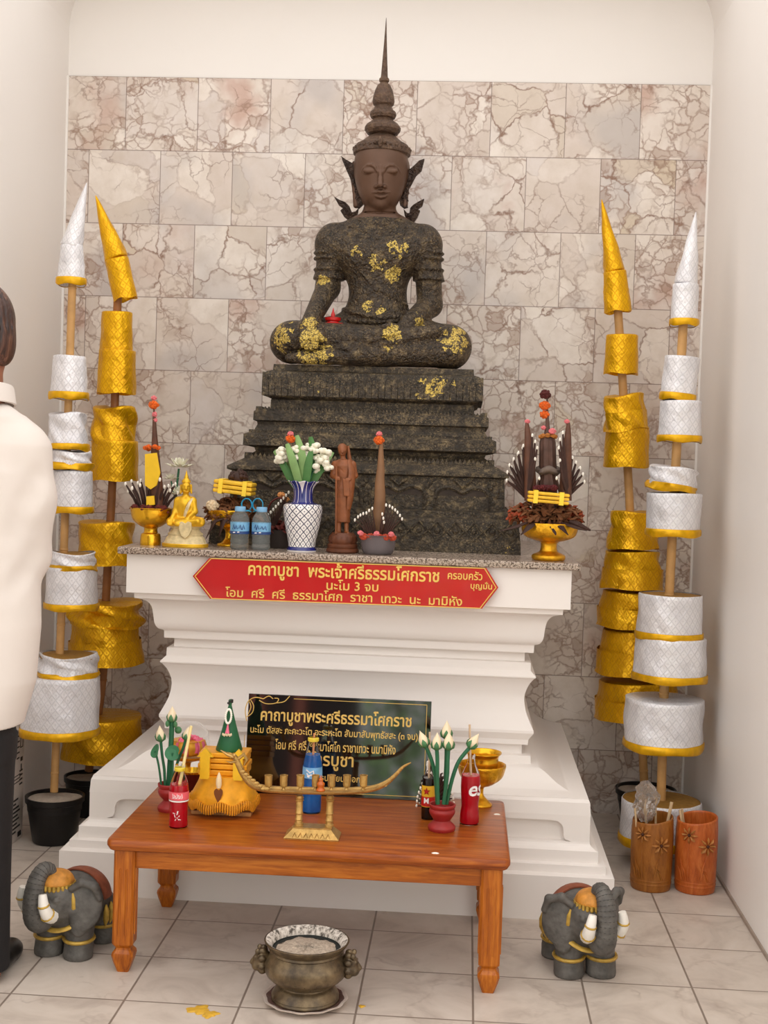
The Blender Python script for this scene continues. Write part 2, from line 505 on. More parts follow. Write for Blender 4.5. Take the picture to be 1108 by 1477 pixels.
def m_floor():
    n = NT('polished floor tiles'); p = n.pos(); x, y, z = n.sep(p)
    a = n.math('DIVIDE', n.math('ADD', x, .836), TILE); b = n.math('DIVIDE', n.math('SUBTRACT', y, 3.8755), TILE)
    wn = n.n('ShaderNodeTexWhiteNoise', noise_dimensions='2D'); n.link(n.comb(n.math('FLOOR', a), n.math('FLOOR', b)), wn.inputs['Vector'])
    d = n.math('MAXIMUM', n.math('ABSOLUTE', n.math('SUBTRACT', n.math('FRACT', a), .5)), n.math('ABSOLUTE', n.math('SUBTRACT', n.math('FRACT', b), .5)))
    joint = n.maprange(d, .488, .493)
    q = n.vmath('ADD', p, n.vmath('SCALE', wn.outputs['Color'], scale=7.0))
    qq = n.vmath('ADD', q, n.vmath('SCALE', n.noise(q, 5, 4, .6, col=True), scale=.35))
    v1 = n.maprange(n.voro(qq, 3.6, 'DISTANCE_TO_EDGE'), 0, .045, 1, 0)
    c = n.ramp(n.noise(q, 5, 5, .6, 1.2), [(.3, S(176, 162, 150)), (.5, S(198, 185, 172)), (.72, S(208, 196, 184))])
    c = n.mix(n.math('MULTIPLY', n.sep(wn.outputs['Color'])[1], .16), c, S(180, 165, 155))
    c = n.mix(n.math('MULTIPLY', v1, n.maprange(n.noise(q, 8, 3), .45, .65, 0, .45)), c, S(146, 128, 116))
    dirt = n.maprange(n.noise(p, 2.4, 5, .65), .58, .75, 0, .35)
    c = n.mix(dirt, c, S(158, 142, 128))
    c = n.mix(n.math('MULTIPLY', joint, .85), c, S(112, 96, 84))
    n.set(col=c, rough=n.maprange(n.noise(p, 12, 3), .3, .7, .34, .5), spec=.35, normal=n.bump(n.math('SUBTRACT', 1, joint), .35, .002))
    return n.m
def m_plaster(name, col, dirty=.0):
    n = NT(name); p = n.pos()
    c = n.mix(n.maprange(n.noise(p, 1.7, 5, .6), .4, .7, 0, .25), col, tuple(k*.93 for k in col[:3])+(1,))
    n.set(col=c, rough=.55, normal=n.bump(n.noise(p, 60, 3), .05, .002)); return n.m
M_WALL = m_plaster('cream wall paint', S(239, 234, 229))
M_MARBLE = m_marble()
zc = P(560, 42, YB).z          # spring line of the rounded ceiling corners
RC = .27
YF = 2.7                       # front opening of the shrine
YC = 5.0                      # vault cut short here so sky light reaches the upper wall
struct('floor', box(-9, 9, -9, YB+.1, -.08, 0), m_floor(), smooth=0)
struct('wall_back', box(XL, XR, YB, YB+.1, 0, ZM), M_MARBLE, smooth=0)
def niche():
    """plain upper back wall closed by the rounded vault corners"""
    vs = [V((XL, YB+.012, ZM)), V((XR, YB+.012, ZM))]
    for k in range(9):
        a = PI/2*k/8; vs.append(V((XR-RC+RC*math.cos(a), YB+.012, zc+RC*math.sin(a))))
    for k in range(9):
        a = PI/2+PI/2*k/8; vs.append(V((XL+RC+RC*math.cos(a), YB+.012, zc+RC*math.sin(a))))
    return prism(vs, (0, .09, 0))
struct('wall_upper', niche(), M_WALL, smooth=0)
def side_wall(x0, x1):
    pr = [(YF, 0), (YB+.1, 0), (YB+.1, zc), (YC, zc), (YC, zc+RC+.12), (YF, zc+RC+.12)]
    return prism([V((x0, y, z)) for y, z in pr], (x1-x0, 0, 0))
struct('wall_left', side_wall(XL-.12, XL), M_WALL, smooth=0)
struct('wall_right', side_wall(XR, XR+.12), M_WALL, smooth=0)
def vault():
    pr = [(XR, zc)]
    for k in range(1, 9): a = PI/2*k/8; pr.append((XR-RC+RC*math.cos(a), zc+RC*math.sin(a)))
    for k in range(9): a = PI/2+PI/2*k/8; pr.append((XL+RC+RC*math.cos(a), zc+RC*math.sin(a)))
    pr += [(XL-.12, zc), (XL-.12, zc+RC+.12), (XR+.12, zc+RC+.12), (XR+.12, zc)]
    return prism([V((x, YC, z)) for x, z in pr], (0, YB+.1-YC, 0))
struct('ceiling', vault(), M_WALL, smooth=.5)
struct('trim_1', box(XL, XL+.008, YB-.006, YB+.002, 0, ZM), M_WALL, smooth=0)
struct('trim_2', box(XR-.008, XR, YB-.006, YB+.002, 0, ZM), M_WALL, smooth=0)
# across the forecourt: a dark added wall with brown posts, and a green bush (unseen, added for the black plaque to mirror)
struct('wall_added', box(-3.1, -1.02, -5.6, -5.4, 0, 2.5), pm('dark added wall', S(30, 22, 20), .7, var=.3, nscale=3), smooth=0)
for i_, x_ in enumerate((-2.05, -1.62)):
    struct('trim_%d' % (3+i_), box(x_-.05-.03*(1-i_), x_+.05, -5.38, -5.28, 0, 2.7), pm('brown post', S(150, 84, 68), .6), smooth=0)
_r = random.Random(21); _v, _f = [], []
for i_ in range(3600):
    a_, b_, c_ = _r.uniform(-1, 1), _r.uniform(0, 1), _r.uniform(-1, 1)
    p_ = V((a_*1.3+.35, -5.3+c_*.5, b_*2.9)); s_ = _r.uniform(.04, .09)
    d1 = V((_r.gauss(0, 1), _r.gauss(0, 1), _r.gauss(0, 1))).normalized()*s_; d2 = d1.cross(V((_r.gauss(0, 1), _r.gauss(0, 1), _r.gauss(0, 1)))).normalized()*s_*.5
    k_ = len(_v); _v += [p_-d1, p_-d2, p_+d1, p_+d2]; _f.append((k_, k_+1, k_+2, k_+3))
bush = thing('garden_bush', 'dense green bush across the forecourt, seen only as a reflection in the plaque', 'bush', (.35, -5.3, 0))
_tag(obj('foliage', (_v, _f), pm('bush leaf', S(128, 170, 104), .6, var=.35, nscale=5), bush, smooth=0, off=(.35, -5.3, 0)), kind='stuff')
obj('stem', join(*[tube([V((x_, 0, 0)), V((x_*1.2, .05, 1.2)), V((x_*1.5, -.05, 2.4))], [.05, .035, .015], 7) for x_ in (-.8, -.2, .3, .8)]), pm('bush bark', S(88, 66, 48), .8), bush)
# skirting line on the right wall
struct('baseboard_right', box(XR-.006, XR+.002, YF, YB, 0, .012), pm('skirting', S(150, 135, 122), .5), smooth=0)

# ================================================================== altar plinth
XC, WB, YP = -.378, .879, 4.05
M_WHITE = m_plaster('white gloss paint', S(240, 233, 227))
yplinth = lambda w: YP+WB-w
raw = [(.879, 0), (.879, .139), (.866, .142), (.855, .144), (.854, .168), (.832, .171), (.831, .208), (.822, .211)]
raw += [(.812, .217), (.807, .224), (.806, .23)]
rec = [(.806, .231), (.806, .312)]
raw2 = [(.806, .313), (.803, .354), (.798, .364)] + catmull([(.798, .366), (.770, .369), (.742, .374), (.716, .384), (.699, .393), (.669, .414), (.650, .424), (.632, .428), (.622, .43)], 4)
raw2 += [(.620, .455), (.592, .456), (.591, .488), (.610, .490), (.611, .507), (.627, .531), (.627, .538)]
raw2 += catmull([(.627, .540), (.612, .570), (.600, .600), (.594, .635), (.596, .660), (.607, .690), (.622, .712)], 4)
raw2 += [(.628, .716), (.628, .720), (.611, .737), (.610, .764), (.590, .766), (.590, .796), (.618, .798), (.619, .822)]
raw2 += catmull([(.621, .825), (.636, .832), (.646, .850), (.650, .880), (.656, .908), (.670, .926), (.690, .934), (.699, .936)], 4)
raw2 += [(.702, .937), (.703, .954), (.724, .957), (.724, 1.084)]
rings = [(w, z, 0) for w, z in raw]+[(.806, .2305, .024), (.806, .3125, .024)]+[(w, z, 0) for w, z in raw2]
altar = thing('altar_plinth', 'wide white waisted altar plinth with stepped mouldings under the granite slab', 'altar', (XC, YP, 0))
obj('plinth_body', urings(rings, XC, YB-.004, yplinth), M_WHITE, altar, smooth=.35, off=(XC, YP, 0))
yp = yplinth(.806)
foot = [(.75, .2295), (.728, .236), (.722, .25), (.722, .268), (.717, .282), (.705, .292), (.68, .296)]
plate = [(-.805, .229), (-.805, .3145), (.805, .3145), (.805, .229)]+foot+[(-x, z) for x, z in reversed(foot)]
obj('scroll_apron', prism([V((XC+x, yp, z)) for x, z in plate], (0, .026, 0)), M_WHITE, altar, smooth=0, off=(XC, YP, 0))

def m_granite():
    n = NT('speckled granite'); p = n.tc('Object')
    c = n.ramp(n.noise(p, 150, 3, .8), [(.36, S(58, 48, 42)), (.46, S(120, 100, 86)), (.55, S(196, 180, 164)), (.7, S(150, 122, 104))])
    c = n.mix(n.maprange(n.voro(p, 120), .1, .25, .7, 0), c, S(60, 48, 42))
    n.set(col=c, rough=.25); return n.m
ZG = 1.108
slab = obj('granite_slab', move(box(-.75, .75, 0, YB-.006-4.178, 1.0845, ZG), (XC, 4.178, 0)), m_granite(), None, smooth=0, bevel=.005, off=(XC, 4.178, 1.0845))
slab.location = (XC, 4.178, 1.0845)
_tag(slab, 'thin speckled grey granite slab covering the top of the white altar', 'slab')

# ================================================================== red banner hung on the altar front
M_RED = pm('red plastic sheet', S(190, 10, 14), .22, var=.06, nscale=9, bump=.12, bscale=14, coat=.4)
M_YEL = pm('yellow print', S(236, 196, 96), .4, var=.05)
yb = 4.178
bq = [(278, 831), (302, 805), (702, 819.5), (719, 847.6), (695.4, 878), (303, 863.7)]
bp = [P(u, v, yb) for u, v in bq]
b0 = P(500, 865, yb)
ban = thing('banner_sign', 'red arrow-ended banner with yellow Thai lettering on the altar front', 'banner', b0)
obj('sheet', prism(bp, (0, .004, 0)), M_RED, ban, smooth=0, off=b0)
cen = sum(bp, V())/6
inn = [cen+(p-cen)*.985+V((0, -.0012, 0)) for p in bp]
bb = []
for i in range(6):
    a, b = inn[i].copy(), inn[(i+1) % 6].copy()
    bb.append(tube([a, b], .0016, 4))
obj('border', join(*bb), M_YEL, ban, smooth=0, off=b0)
def put_text(body, ua, ub, v, Y, mat, parent, off, h=None, weight=.012, name='lettering', rotx=0, spacing=1.0):
    a, b = P(ua, v, Y), P(ub, v, Y)
    # follow the level line through the middle of the text
    c = (a+b)/2
    g = text_geo(body, width=(b.x-a.x), height=h, weight=weight, spacing=spacing)
    m = Matrix.Translation(c-V(off)) @ Matrix.Rotation(rotx, 4, 'X')
    return obj(name, xf(g, m), mat, parent, smooth=0)
put_text('คาถาบูชา  พระเจ้าศรีธรรมโศกราช', 358, 634, 827, yb-.001, M_YEL, ban, b0, h=.062, weight=.02)
put_text('นะโม 3 จบ', 471, 546, 844.5, yb-.001, M_YEL, ban, b0, h=.034, weight=.012)
put_text('โอม  ศรี  ศรี  ธรรมาโศก  ราชา  เทวะ  นะ  มามิหัง', 325, 667, 860, yb-.001, M_YEL, ban, b0, h=.033, weight=.012)
put_text('ครอบครัว', 646, 696, 830, yb-.001, M_YEL, ban, b0, h=.028)
put_text('บุญมั่น', 679, 710, 846, yb-.001, M_YEL, ban, b0, h=.03)
# ================================================================== bronze statue and its tiered pedestal
def m_bronze(name, base, dark, speck, gold_spots, metal=.25, rough=.62, orn=1.0, gscale=46, bd=.012):
    n = NT(name); p = n.tc('Object')
    f = n.noise(p, 34, 6, .7)
    c = n.ramp(f, [(.3, dark), (.52, base), (.72, speck)])
    v = n.voro(n.vmath('ADD', p, n.vmath('SCALE', n.noise(p, 46, 3, col=True), scale=.035)), 88, 'F1')
    c = n.mix(n.math('MULTIPLY', n.maprange(v, .15, .55), .55*orn), c, dark)
    spk = n.math('MULTIPLY', n.maprange(n.noise(p, 190, 3, .75), .54, .64), n.maprange(n.noise(p, 9, 3), .36, .58))
    c = n.mix(n.math('MULTIPLY', spk, .7), c, speck)
    gm = None
    for (gx, gy, gz, r, th) in gold_spots:
        d = n.vmath('DISTANCE', p, (gx, gy, gz))
        m = n.maprange(d, r*.45, r, 1, 0)
        m = n.math('MULTIPLY', m, 1.0)
        q = n.math('GREATER_THAN', n.math('ADD', n.noise(p, gscale, 3, .6), n.math('MULTIPLY', m, .30)), th)
        q = n.math('MULTIPLY', q, n.math('GREATER_THAN', m, .01))
        gm = q if gm is None else n.math('MAXIMUM', gm, q)
    if gm is not None:
        worn = n.maprange(n.noise(p, 170, 4, .75), .42, .54)
        gm = n.math('MULTIPLY', gm, worn)
        c = n.mix(gm, c, S(222, 192, 96))
        n.set(metal=n.math('ADD', n.math('MULTIPLY', gm, .2), metal*.6))
    else: n.set(metal=metal)
    h = n.math('ADD', n.math('MULTIPLY', v, .8*orn), n.math('MULTIPLY', f, .6))
    n.set(col=c, rough=rough, normal=n.bump(h, 1.0, bd)); return n.m
YPED = 4.48
cR = P(751.5, 799, YPED); cL = P(300.5, 790, YPED)
XPD = (cR.x+cL.x)/2; WPD = (cR.x-cL.x)/2
ypd = lambda w: YPED+WPD-w
def mit(u, v):
    d = ray(u, v); c = XPD+WPD+YPED; t = c/(d.x+d.y)
    return d.x*t-XPD, EYE+d.z*t
sil = [(751, 784), (748, 752.4), (739, 749.5), (739, 741), (728, 739), (728, 691.5), (734.5, 689.5), (734.5, 684.7), (711, 671), (703, 664), (699, 661),
       (701, 656), (716, 653), (716, 637), (703, 631), (699, 622), (700, 618), (705, 616), (705, 603), (699, 599.5), (684, 598), (684, 585)]
pr = [(WPD, ZG)]
for u, v in sil: pr.append(mit(u, v))
slabp = [mit(u, v) for u, v in [(683, 584), (690, 580.8), (694.5, 572), (696, 560), (695.5, 551), (692, 544), (684, 541.5), (683.5, 533)]]
ped_base = V((XPD, 4.86, ZG))
spots = [(P(u, v, 4.55)-ped_base, r, t) for u, v, r, t in [(505, 552, .07, .68), (540, 556, .06, .67), (625, 552, .11, .66), (400, 545, .08, .68), (680, 568, .05, .64), (655, 765, .06, .68), (715, 770, .05, .70), (720, 795, .09, .72), (445, 550, .09, .72), (590, 548, .08, .70), (655, 548, .06, .68), (375, 560, .05, .7)]]
M_PED = m_bronze('weathered bronze pedestal', S(68, 57, 43), S(28, 23, 17), S(150, 130, 96), [(p.x, p.y, p.z, r, t) for p, r, t in spots], orn=.7, bd=.005)
ped = thing('statue_pedestal', 'dark weathered bronze tiered pedestal with arched panels under the seated statue', 'pedestal', ped_base)
rg = [(w, z, 0) for w, z in pr]+[(w, z, 0) for w, z in slabp]
ZS = slabp[-1][1]
obj('tiers', urings(rg, XPD, 5.25, ypd), M_PED, ped, smooth=.3, off=ped_base)
def petal_row(w, z, h, n_front, out=.018, tip=.35, down=False):
    """row of little pointed petals along the front and both sides of a tier"""
    gs = []
    yf = ypd(w); s = -1 if down else 1
    def petal(c, t, nrm, wd):
        a = [(-.46, 0), (.46, 0), (.46, tip), (0, 1), (-.46, tip)]
        pl = [V(c)+V(t)*(x*wd)+V((0, 0, s*y*h)) for x, y in a]
        return prism([p+V(nrm)*.002 for p in pl], V(nrm)*-out)
    wd = 2*w/n_front
    for i in range(n_front):
        gs.append(petal((XPD-w+wd*(i+.5), yf, z), (1, 0, 0), (0, -1, 0), wd))
    m = int((5.2-yf)/wd)
    for sx in (-1, 1):
        for i in range(m): gs.append(petal((XPD+sx*w, yf+wd*(i+.5), z), (0, 1, 0), (sx, 0, 0), wd))
    return join(*gs)
zt1 = mit(705, 603)[1]; zt2 = mit(716, 637)[1]; zt3 = mit(734, 685)[1]
for w, z, h, k in [(mit(702, 600)[0], zt1, .018, 64), (mit(709, 634)[0], zt2-.002, .019, 66), (mit(711, 671)[0]+.003, mit(711, 672)[1], .02, 56), (mit(735, 740)[0]+.006, mit(735, 749)[1], .021, 60)]:
    obj('petal_row', petal_row(w, z, h, k), M_PED, ped, smooth=0, off=ped_base)
zs0, zs1 = slabp[1][1], slabp[4][1]
obj('lotus_petal_row', petal_row(slabp[3][0]+.001, zs0+.004, (zs1-zs0)*1.15, 34, out=.012, tip=.55), M_PED, ped, smooth=0, off=ped_base)
# arched panels and scroll brackets in the lowest stage
wq = mit(728, 700)[0]; yq = ypd(wq); za, zb = mit(728, 738)[1], mit(728, 692)[1]
M_PANEL = pm('dark recessed panel', S(58, 46, 37), .6, .2, var=.3, nscale=40, bump=.3)
gs, pn = [], []
for i in range(4):
    x0 = XPD-wq+.035+i*(2*wq-.07)/4+.02; x1 = XPD-wq+.035+(i+1)*(2*wq-.07)/4-.02; hh = zb-za
    arch = catmull([(x0, za), (x0, za+hh*.45), (x0+.018, za+hh*.66), (x0+.05, za+hh*.70), ((x0+x1)/2-.02, za+hh*.62), ((x0+x1)/2, za+hh*.55),
                    ((x0+x1)/2+.02, za+hh*.62), (x1-.05, za+hh*.70), (x1-.018, za+hh*.66), (x1, za+hh*.45), (x1, za)], 4)
    gs.append(tube([V((x, yq-.002, z)) for x, z in arch], .0085, 6))
    pn.append(prism([V((x, yq-.0015, z)) for x, z in arch], (0, .004, 0)))
    for k in range(7):       # leafy scrolls between the arches
        cx = x1+.02; a = k*.9
        gs.append(ball((cx+.014*math.cos(a*2), yq, za+hh*(.12+.12*k)), .011, 7, 5, (1, .55, 1)))
    cx = (x0+x1)/2
    gs.append(tube([V((cx-.03, yq-.001, za+hh*.95)), V((cx-.012, yq-.004, za+hh*.82)), V((cx, yq-.004, za+hh*.72)), V((cx+.012, yq-.004, za+hh*.82)), V((cx+.03, yq-.001, za+hh*.95))], .006, 6))
obj('panel', join(*pn), M_PANEL, ped, smooth=0, off=ped_base, label='smooth dark recessed arched panels')
obj('arch_frame', join(*gs), M_PED, ped, off=ped_base)
# diamond relief on the base course
wd = mit(750, 775)[0]; yd = ypd(wd); zd0, zd1 = mit(751, 786)[1], mit(748, 753)[1]
gs = []
nD = 17
for i in range(nD):
    cx = XPD-wd+2*wd*(i+.5)/nD; cz = (zd0+zd1)/2; a = wd/nD*.92; b = (zd1-zd0)*.42
    pts = [V((cx-a, yd-.002, cz)), V((cx, yd-.002, cz+b)), V((cx+a, yd-.002, cz)), V((cx, yd-.002, cz-b)), V((cx-a, yd-.002, cz))]
    gs.append(tube(pts, .0042, 5)); gs.append(ball((cx, yd, cz), .011, 8, 5, (1, .6, 1)))
obj('diamond_frieze', join(*gs), M_PED, ped, off=ped_base)

# ---- the seated crowned figure, one continuous body
YS = 4.86
sb = V((P(540, 527, YS).x, YS, ZS))
def L(u, v, dy=0.0):
    return P(u, v, YS+dy)-sb
s0 = YS/F_PX
hx = L(549, 250).x
xs = np.concatenate([rng(-.41, hx-.105, .005), rng(hx-.1, hx+.1, .0024), rng(hx+.105, .41, .005)])
zh = L(549, 325).z
zs = np.concatenate([rng(-.012, zh, .0042), rng(zh+.004, L(549, 190).z, .0024)])
B = Field(xs, rng(-.30, .20, .0038), zs)
E3 = lambda c, r, k=.02, op='add': B.ell(L(*c), (r[0]*s0, r[2], r[1]*s0), k, op)
CP = lambda a, b, ra, rb, k=.02, op='add': B.cap(L(*a), L(*b), ra*s0, rb*s0, k, op)
# trunk
E3((543, 464, 0), (52, 32, .11), .03)
E3((545, 432, 0), (42, 46, .088), .04)
E3((545, 372, 0), (57, 50, .10), .05)
CP((488, 347, 0), (606, 349, 0), 24, 24, .05)
E3((520, 365, -.045), (30, 24, .055), .04); E3((572, 366, -.045), (30, 24, .055), .04)
E3((478, 352, 0), (23, 27, .062), .03); E3((614, 354, 0), (23, 27, .062), .03)
CP((547, 326, .0), (548, 288, -.005), 25, 21, .03)
CP((520, 334, .01), (574, 334, .01), 20, 20, .05)
# legs folded: thighs, upper shin, lower shin, feet
CP((512, 486, .02), (425, 493, -.10), 36, 27, .03); E3((421, 494, -.115), (31, 29, .075), .03)
CP((583, 490, .02), (648, 501, -.10), 37, 29, .03); E3((647, 501, -.115), (30, 30, .075), .03)
E3((537, 503, -.06), (98, 26, .13), .03)
CP((650, 508, -.15), (500, 512, -.205), 22, 15, .012)
CP((500, 512, -.205), (470, 515, -.215), 14, 11, .012)
B.chain([L(470, 515, -.215), L(440, 516, -.215), L(418, 516, -.205)], [12*s0, 9.5*s0, 6.5*s0], .012)
CP((425, 488, -.15), (560, 489, -.19), 25, 17, .012)
CP((560, 489, -.19), (606, 483, -.185), 16, 11, .012)
B.chain([L(600, 483, -.185), L(626, 479, -.18), L(648, 477, -.165)], [11*s0, 10*s0, 6*s0], .012)
for i in range(4): CP((640+i*3, 474+i*3, -.175), (655+i*2, 473+i*3.5, -.165), 3, 2.4, .004)
# right hand of the figure (left in view): arm down, hand over the shin
CP((477, 354, 0), (473, 415, -.005), 20, 17.5, .02); CP((473, 415, -.005), (449, 462, -.16), 17, 12.5, .015)
E3((447, 472, -.205), (14.5, 15, .03), .012)
for i in range(4):
    u0 = 437+i*6.8; ln = (0, 3, 3.5, 1)[i]
    B.chain([L(u0, 478, -.235), L(u0-1.0, 489, -.25), L(u0-1.5, 499+ln, -.246)], [4.2*s0, 3.9*s0, 3.2*s0], .002)
B.chain([L(461, 472, -.20), L(466, 482, -.232), L(465, 491, -.238)], [4.6*s0, 4*s0, 3.2*s0], .005)
# the other arm: hand resting palm up in the lap
CP((616, 356, 0), (620, 440, 0), 20, 18, .02); CP((620, 440, 0), (585, 472, -.15), 17, 12.5, .015)
E3((570, 477, -.185), (16, 8.5, .036), .012)
for i in range(4):
    dy = -.215+i*.017
    B.chain([L(560, 477+(.3*i), dy), L(543, 479, dy-.004), L(528-(0, 4, 4, 1)[i], 480.5, dy)], [3.9*s0, 3.6*s0, 2.8*s0], .004)
B.chain([L(575, 472, -.20), L(563, 469, -.215), L(553, 470.5, -.22)], [4.3*s0, 3.8*s0, 3*s0], .005)
# flared armlets
for a, b in [((476.5, 380, 0), (474.5, 404, -.002)), ((616.5, 382, 0), (618.5, 406, 0))]:
    z_ = [L(*b).z, L(a[0], 392).z, L(*a).z, L(a[0], 356).z]
    B.column(z_, [L(b[0], b[1]).x, L((a[0]+b[0])/2, 392).x, L(*a).x, L(a[0], 356).x], [0]*4, [23.5*s0, 20.5*s0, 19.5*s0, 17*s0], [23.5*s0, 20.5*s0, 19.5*s0, 17*s0], .004)
for a in [((474.5, 404+22, -.002)), ((618.5, 406+22, 0))]: pass
for v in (366, 374, 390):
    for c in (476, 617):
        ring = [V(L(c, v))+V((.056*math.cos(t), .056*math.sin(t), 0)) for t in np.linspace(0, 2*PI, 20)]
        B.chain(ring, .0055, .003)
# head
E3((550, 238, 0), (39, 44, .105), .01)
E3((549.5, 256, -.012), (36.5, 44, .096), .02)
E3((549, 281, -.035), (26, 21, .062), .025)
CP((548.5, 294, -.070), (548.5, 293, -.06), 7, 8, .02)
def sf(u, v, e=0.0, ref=-.1):
    """point on the current front surface under photo pixel (u, v), pushed by e (negative = towards the viewer)"""
    p = L(u, v, ref); i = int(np.argmin(abs(B.ax[0]-p.x))); k = int(np.argmin(abs(B.ax[2]-p.z)))
    c = B.D[i, :, k]; j = int(np.argmax(c < 0))
    if c.min() >= 0: return V((p.x, ref, p.z))
    a0, a1 = float(c[j-1]), float(c[j]); y = B.ax[1][j-1]+(B.ax[1][j]-B.ax[1][j-1])*min(1, a0/(a0-a1))
    return V((p.x, float(y)+e, p.z))
fe = []
for q in (-1, 1):
    m_ = lambda u: 549+q*(549-u)
    fe.append(('c', [sf(m_(u), v, e) for u, v, e in ((521, 246.5, .003), (525, 241.5, .001), (531, 238.2, .0005), (537, 238.6, .0), (541.5, 242, -.001), (544, 248, -.001))], [1.2*s0, 1.9*s0, 2.2*s0, 2.3*s0, 2.2*s0, 1.8*s0], .003, 'add'))
    fe.append(('e', sf(m_(533.5), 246.6, .006), (9.8*s0, .0145, 5.2*s0), .004, 'add'))
    fe.append(('slit', [(m_(524.5), 248.5), (m_(529), 250.6), (m_(534), 251.2), (m_(539), 250.4), (m_(543), 248.6)]))
    fe.append(('e', sf(m_(543.2), 269.6, .000), (3.4*s0, .011, 2.7*s0), .005, 'add'))
    fe.append(('c', [L(549+q*37.5, 236, .015), L(549+q*39, 255, .015), L(549+q*37, 275, .012), L(549+q*35, 296, .01)], [4*s0, 5*s0, 3.6*s0, 4.6*s0], .006, 'add'))
fe.append(('c', [sf(549, 241, .004), sf(549, 250, .0), sf(549, 260, -.008), sf(548.8, 268, -.016)], [2.2*s0, 2.3*s0, 3.0*s0, 4.2*s0], .008, 'add'))
up_ = [(537, 277.4, .001), (543, 277.2, .0), (547, 276.2, -.002), (549.3, 277, -.002), (551.6, 276.2, -.002), (556, 277, .0), (562, 276.8, .001)]
lo_ = [(541, 281.4, .002), (545, 283, -.001), (549.3, 283.8, -.003), (553.6, 283, -.001), (558, 281, .002)]
mi_ = [(537, 278.3), (543, 279.8), (549.3, 279.9), (555.5, 279.6), (562, 277.8)]
fe.append(('c', [sf(*p) for p in up_], [1.2*s0, 1.9*s0, 2.2*s0, 2.1*s0, 2.2*s0, 1.9*s0, 1.2*s0], .003, 'add'))
fe.append(('c', [sf(*p) for p in lo_], [1.4*s0, 2.4*s0, 2.8*s0, 2.4*s0, 1.4*s0], .003, 'add'))
for F_ in fe:
    if F_[0] == 'c': B.chain(F_[1], F_[2], F_[3], F_[4])
    elif F_[0] == 'e': B.ell(F_[1], F_[2], F_[3], F_[4])
for F_ in fe:
    if F_[0] == 'slit': B.chain([sf(u, v, -.0005) for u, v in F_[1]], .75*s0, .001, 'sub')
B.chain([sf(u, v, -.0005) for u, v in mi_], .7*s0, .001, 'sub')
for v, r in ((297, 1.1), (307, 1.1)):     # neck creases
    ring = [V(L(548, v, -.003))+V((.061*math.cos(t), .058*math.sin(t), -.010*(-math.sin(t)))) for t in np.linspace(PI, 2*PI, 16)]
    B.chain(ring, r*s0, .002, 'sub')
# collar necklaces, belt, crossed sashes
def front(u, v, e=0.0):
    """front surface of the trunk under (u, v) found by marching the field"""
    p = L(u, v, 0); i = int(np.argmin(abs(B.ax[0]-p.x))); k = int(np.argmin(abs(B.ax[2]-p.z)))
    col = B.D[i, :, k]; j = np.argmax(col < 0)
    return V((p.x, float(B.ax[1][j])+e, p.z)) if col.min() < 0 else V((p.x, -.05, p.z))
arcs = []
for dv, r in ((0, 2.0), (6, 1.7), (12, 2.2), (20, 1.8)):
    arcs.append(([front(u, 316+dv+14*(1-((u-548)/(34+dv*1.0))**2)) for u in np.linspace(548-30-dv*.9, 548+30+dv*.9, 15)], r))
arcs.append(([front(u, 447+10*(u-495)/95+9*(1-((u-543)/48)**2)) for u in np.linspace(497, 590, 19)], 3.0))
arcs.append(([front(u, 463+6*(1-((u-543)/48)**2)) for u in np.linspace(495, 592, 15)], 2.4))
arcs.append(([front(u, 440-(u-505)*.48) for u in np.linspace(505, 545, 9)], 1.8))
arcs.append(([front(u, 421+(u-545)*.5) for u in np.linspace(545, 588, 9)], 1.8))
arcs.append(([front(u, 365+(u-500)*1.3) for u in np.linspace(500, 545, 9)], 1.6))
arcs.append(([front(u, 423-(u-545)*1.3) for u in np.linspace(545, 592, 9)], 1.6))
for pts, r in arcs: B.chain(pts, r*s0*1.25, .002)
for c, r in (((547, 345), 7), ((546, 380), 9), ((545, 420), 7)):
    p = front(*c, e=.004); B.ell(p, (r*s0*.8, .008, r*s0*1.3), .003)
for pts, r in (([(505, 509), (520, 504), (536, 498), (551, 493), (575, 486), (600, 479), (622, 474)], 2.0), ([(415, 506), (440, 505), (470, 503), (505, 509)], 1.8), ([(528, 485), (545, 487), (570, 486)], 1.4)):
    B.chain([sf(u, v, -.001, -.2) for u, v in pts], r*s0, .004, 'sub')
for i in range(3):      # gaps between the fingers on the shin
    u0 = 440.2+i*6.8; B.chain([sf(u0, 482, -.001, -.24), sf(u0-1, 492, -.001, -.24), sf(u0-1.4, 500, -.001, -.24)], .8*s0, .0015, 'sub')
B.floor(0.0)
gsp = []
for u, v, dy, r, t in [(449, 489, -.25, .042, .52), (447, 468, -.22, .05, .74), (455, 514, -.215, .10, .74), (412, 488, -.17, .08, .76), (404, 480, -.14, .06, .78), (543, 378, -.10, .05, .75), (575, 358, -.10, .075, .83), (568, 396, -.09, .036, .60),
                       (467, 407, -.04, .03, .56), (530, 442, -.09, .03, .70), (550, 450, -.09, .032, .68), (565, 482, -.22, .045, .68), (560, 503, -.21, .03, .70), (655, 492, -.17, .085, .76), (515, 365, -.1, .05, .84), (600, 470, -.12, .06, .74)]:
    p = L(u, v, dy); gsp.append((p.x, p.y, p.z, r, t))
M_BUD = m_bronze('dark patinated bronze', S(68, 53, 37), S(29, 23, 17), S(146, 124, 88), gsp, metal=.3, rough=.46, orn=.9, bd=.0075)
M_FACE = pm('smooth brown bronze', S(92, 66, 50), .42, .35, var=.12, nscale=14, bump=.06, bscale=80)
bud = thing('seated_statue', 'large dark bronze seated figure with a tall spired crown on the tiered pedestal', 'statue', sb)
zf = L(548, 317).z
fobj('body', B, M_BUD, bud, mats=[M_FACE], pick=lambda c: (c[:, 2] > zf))
del B
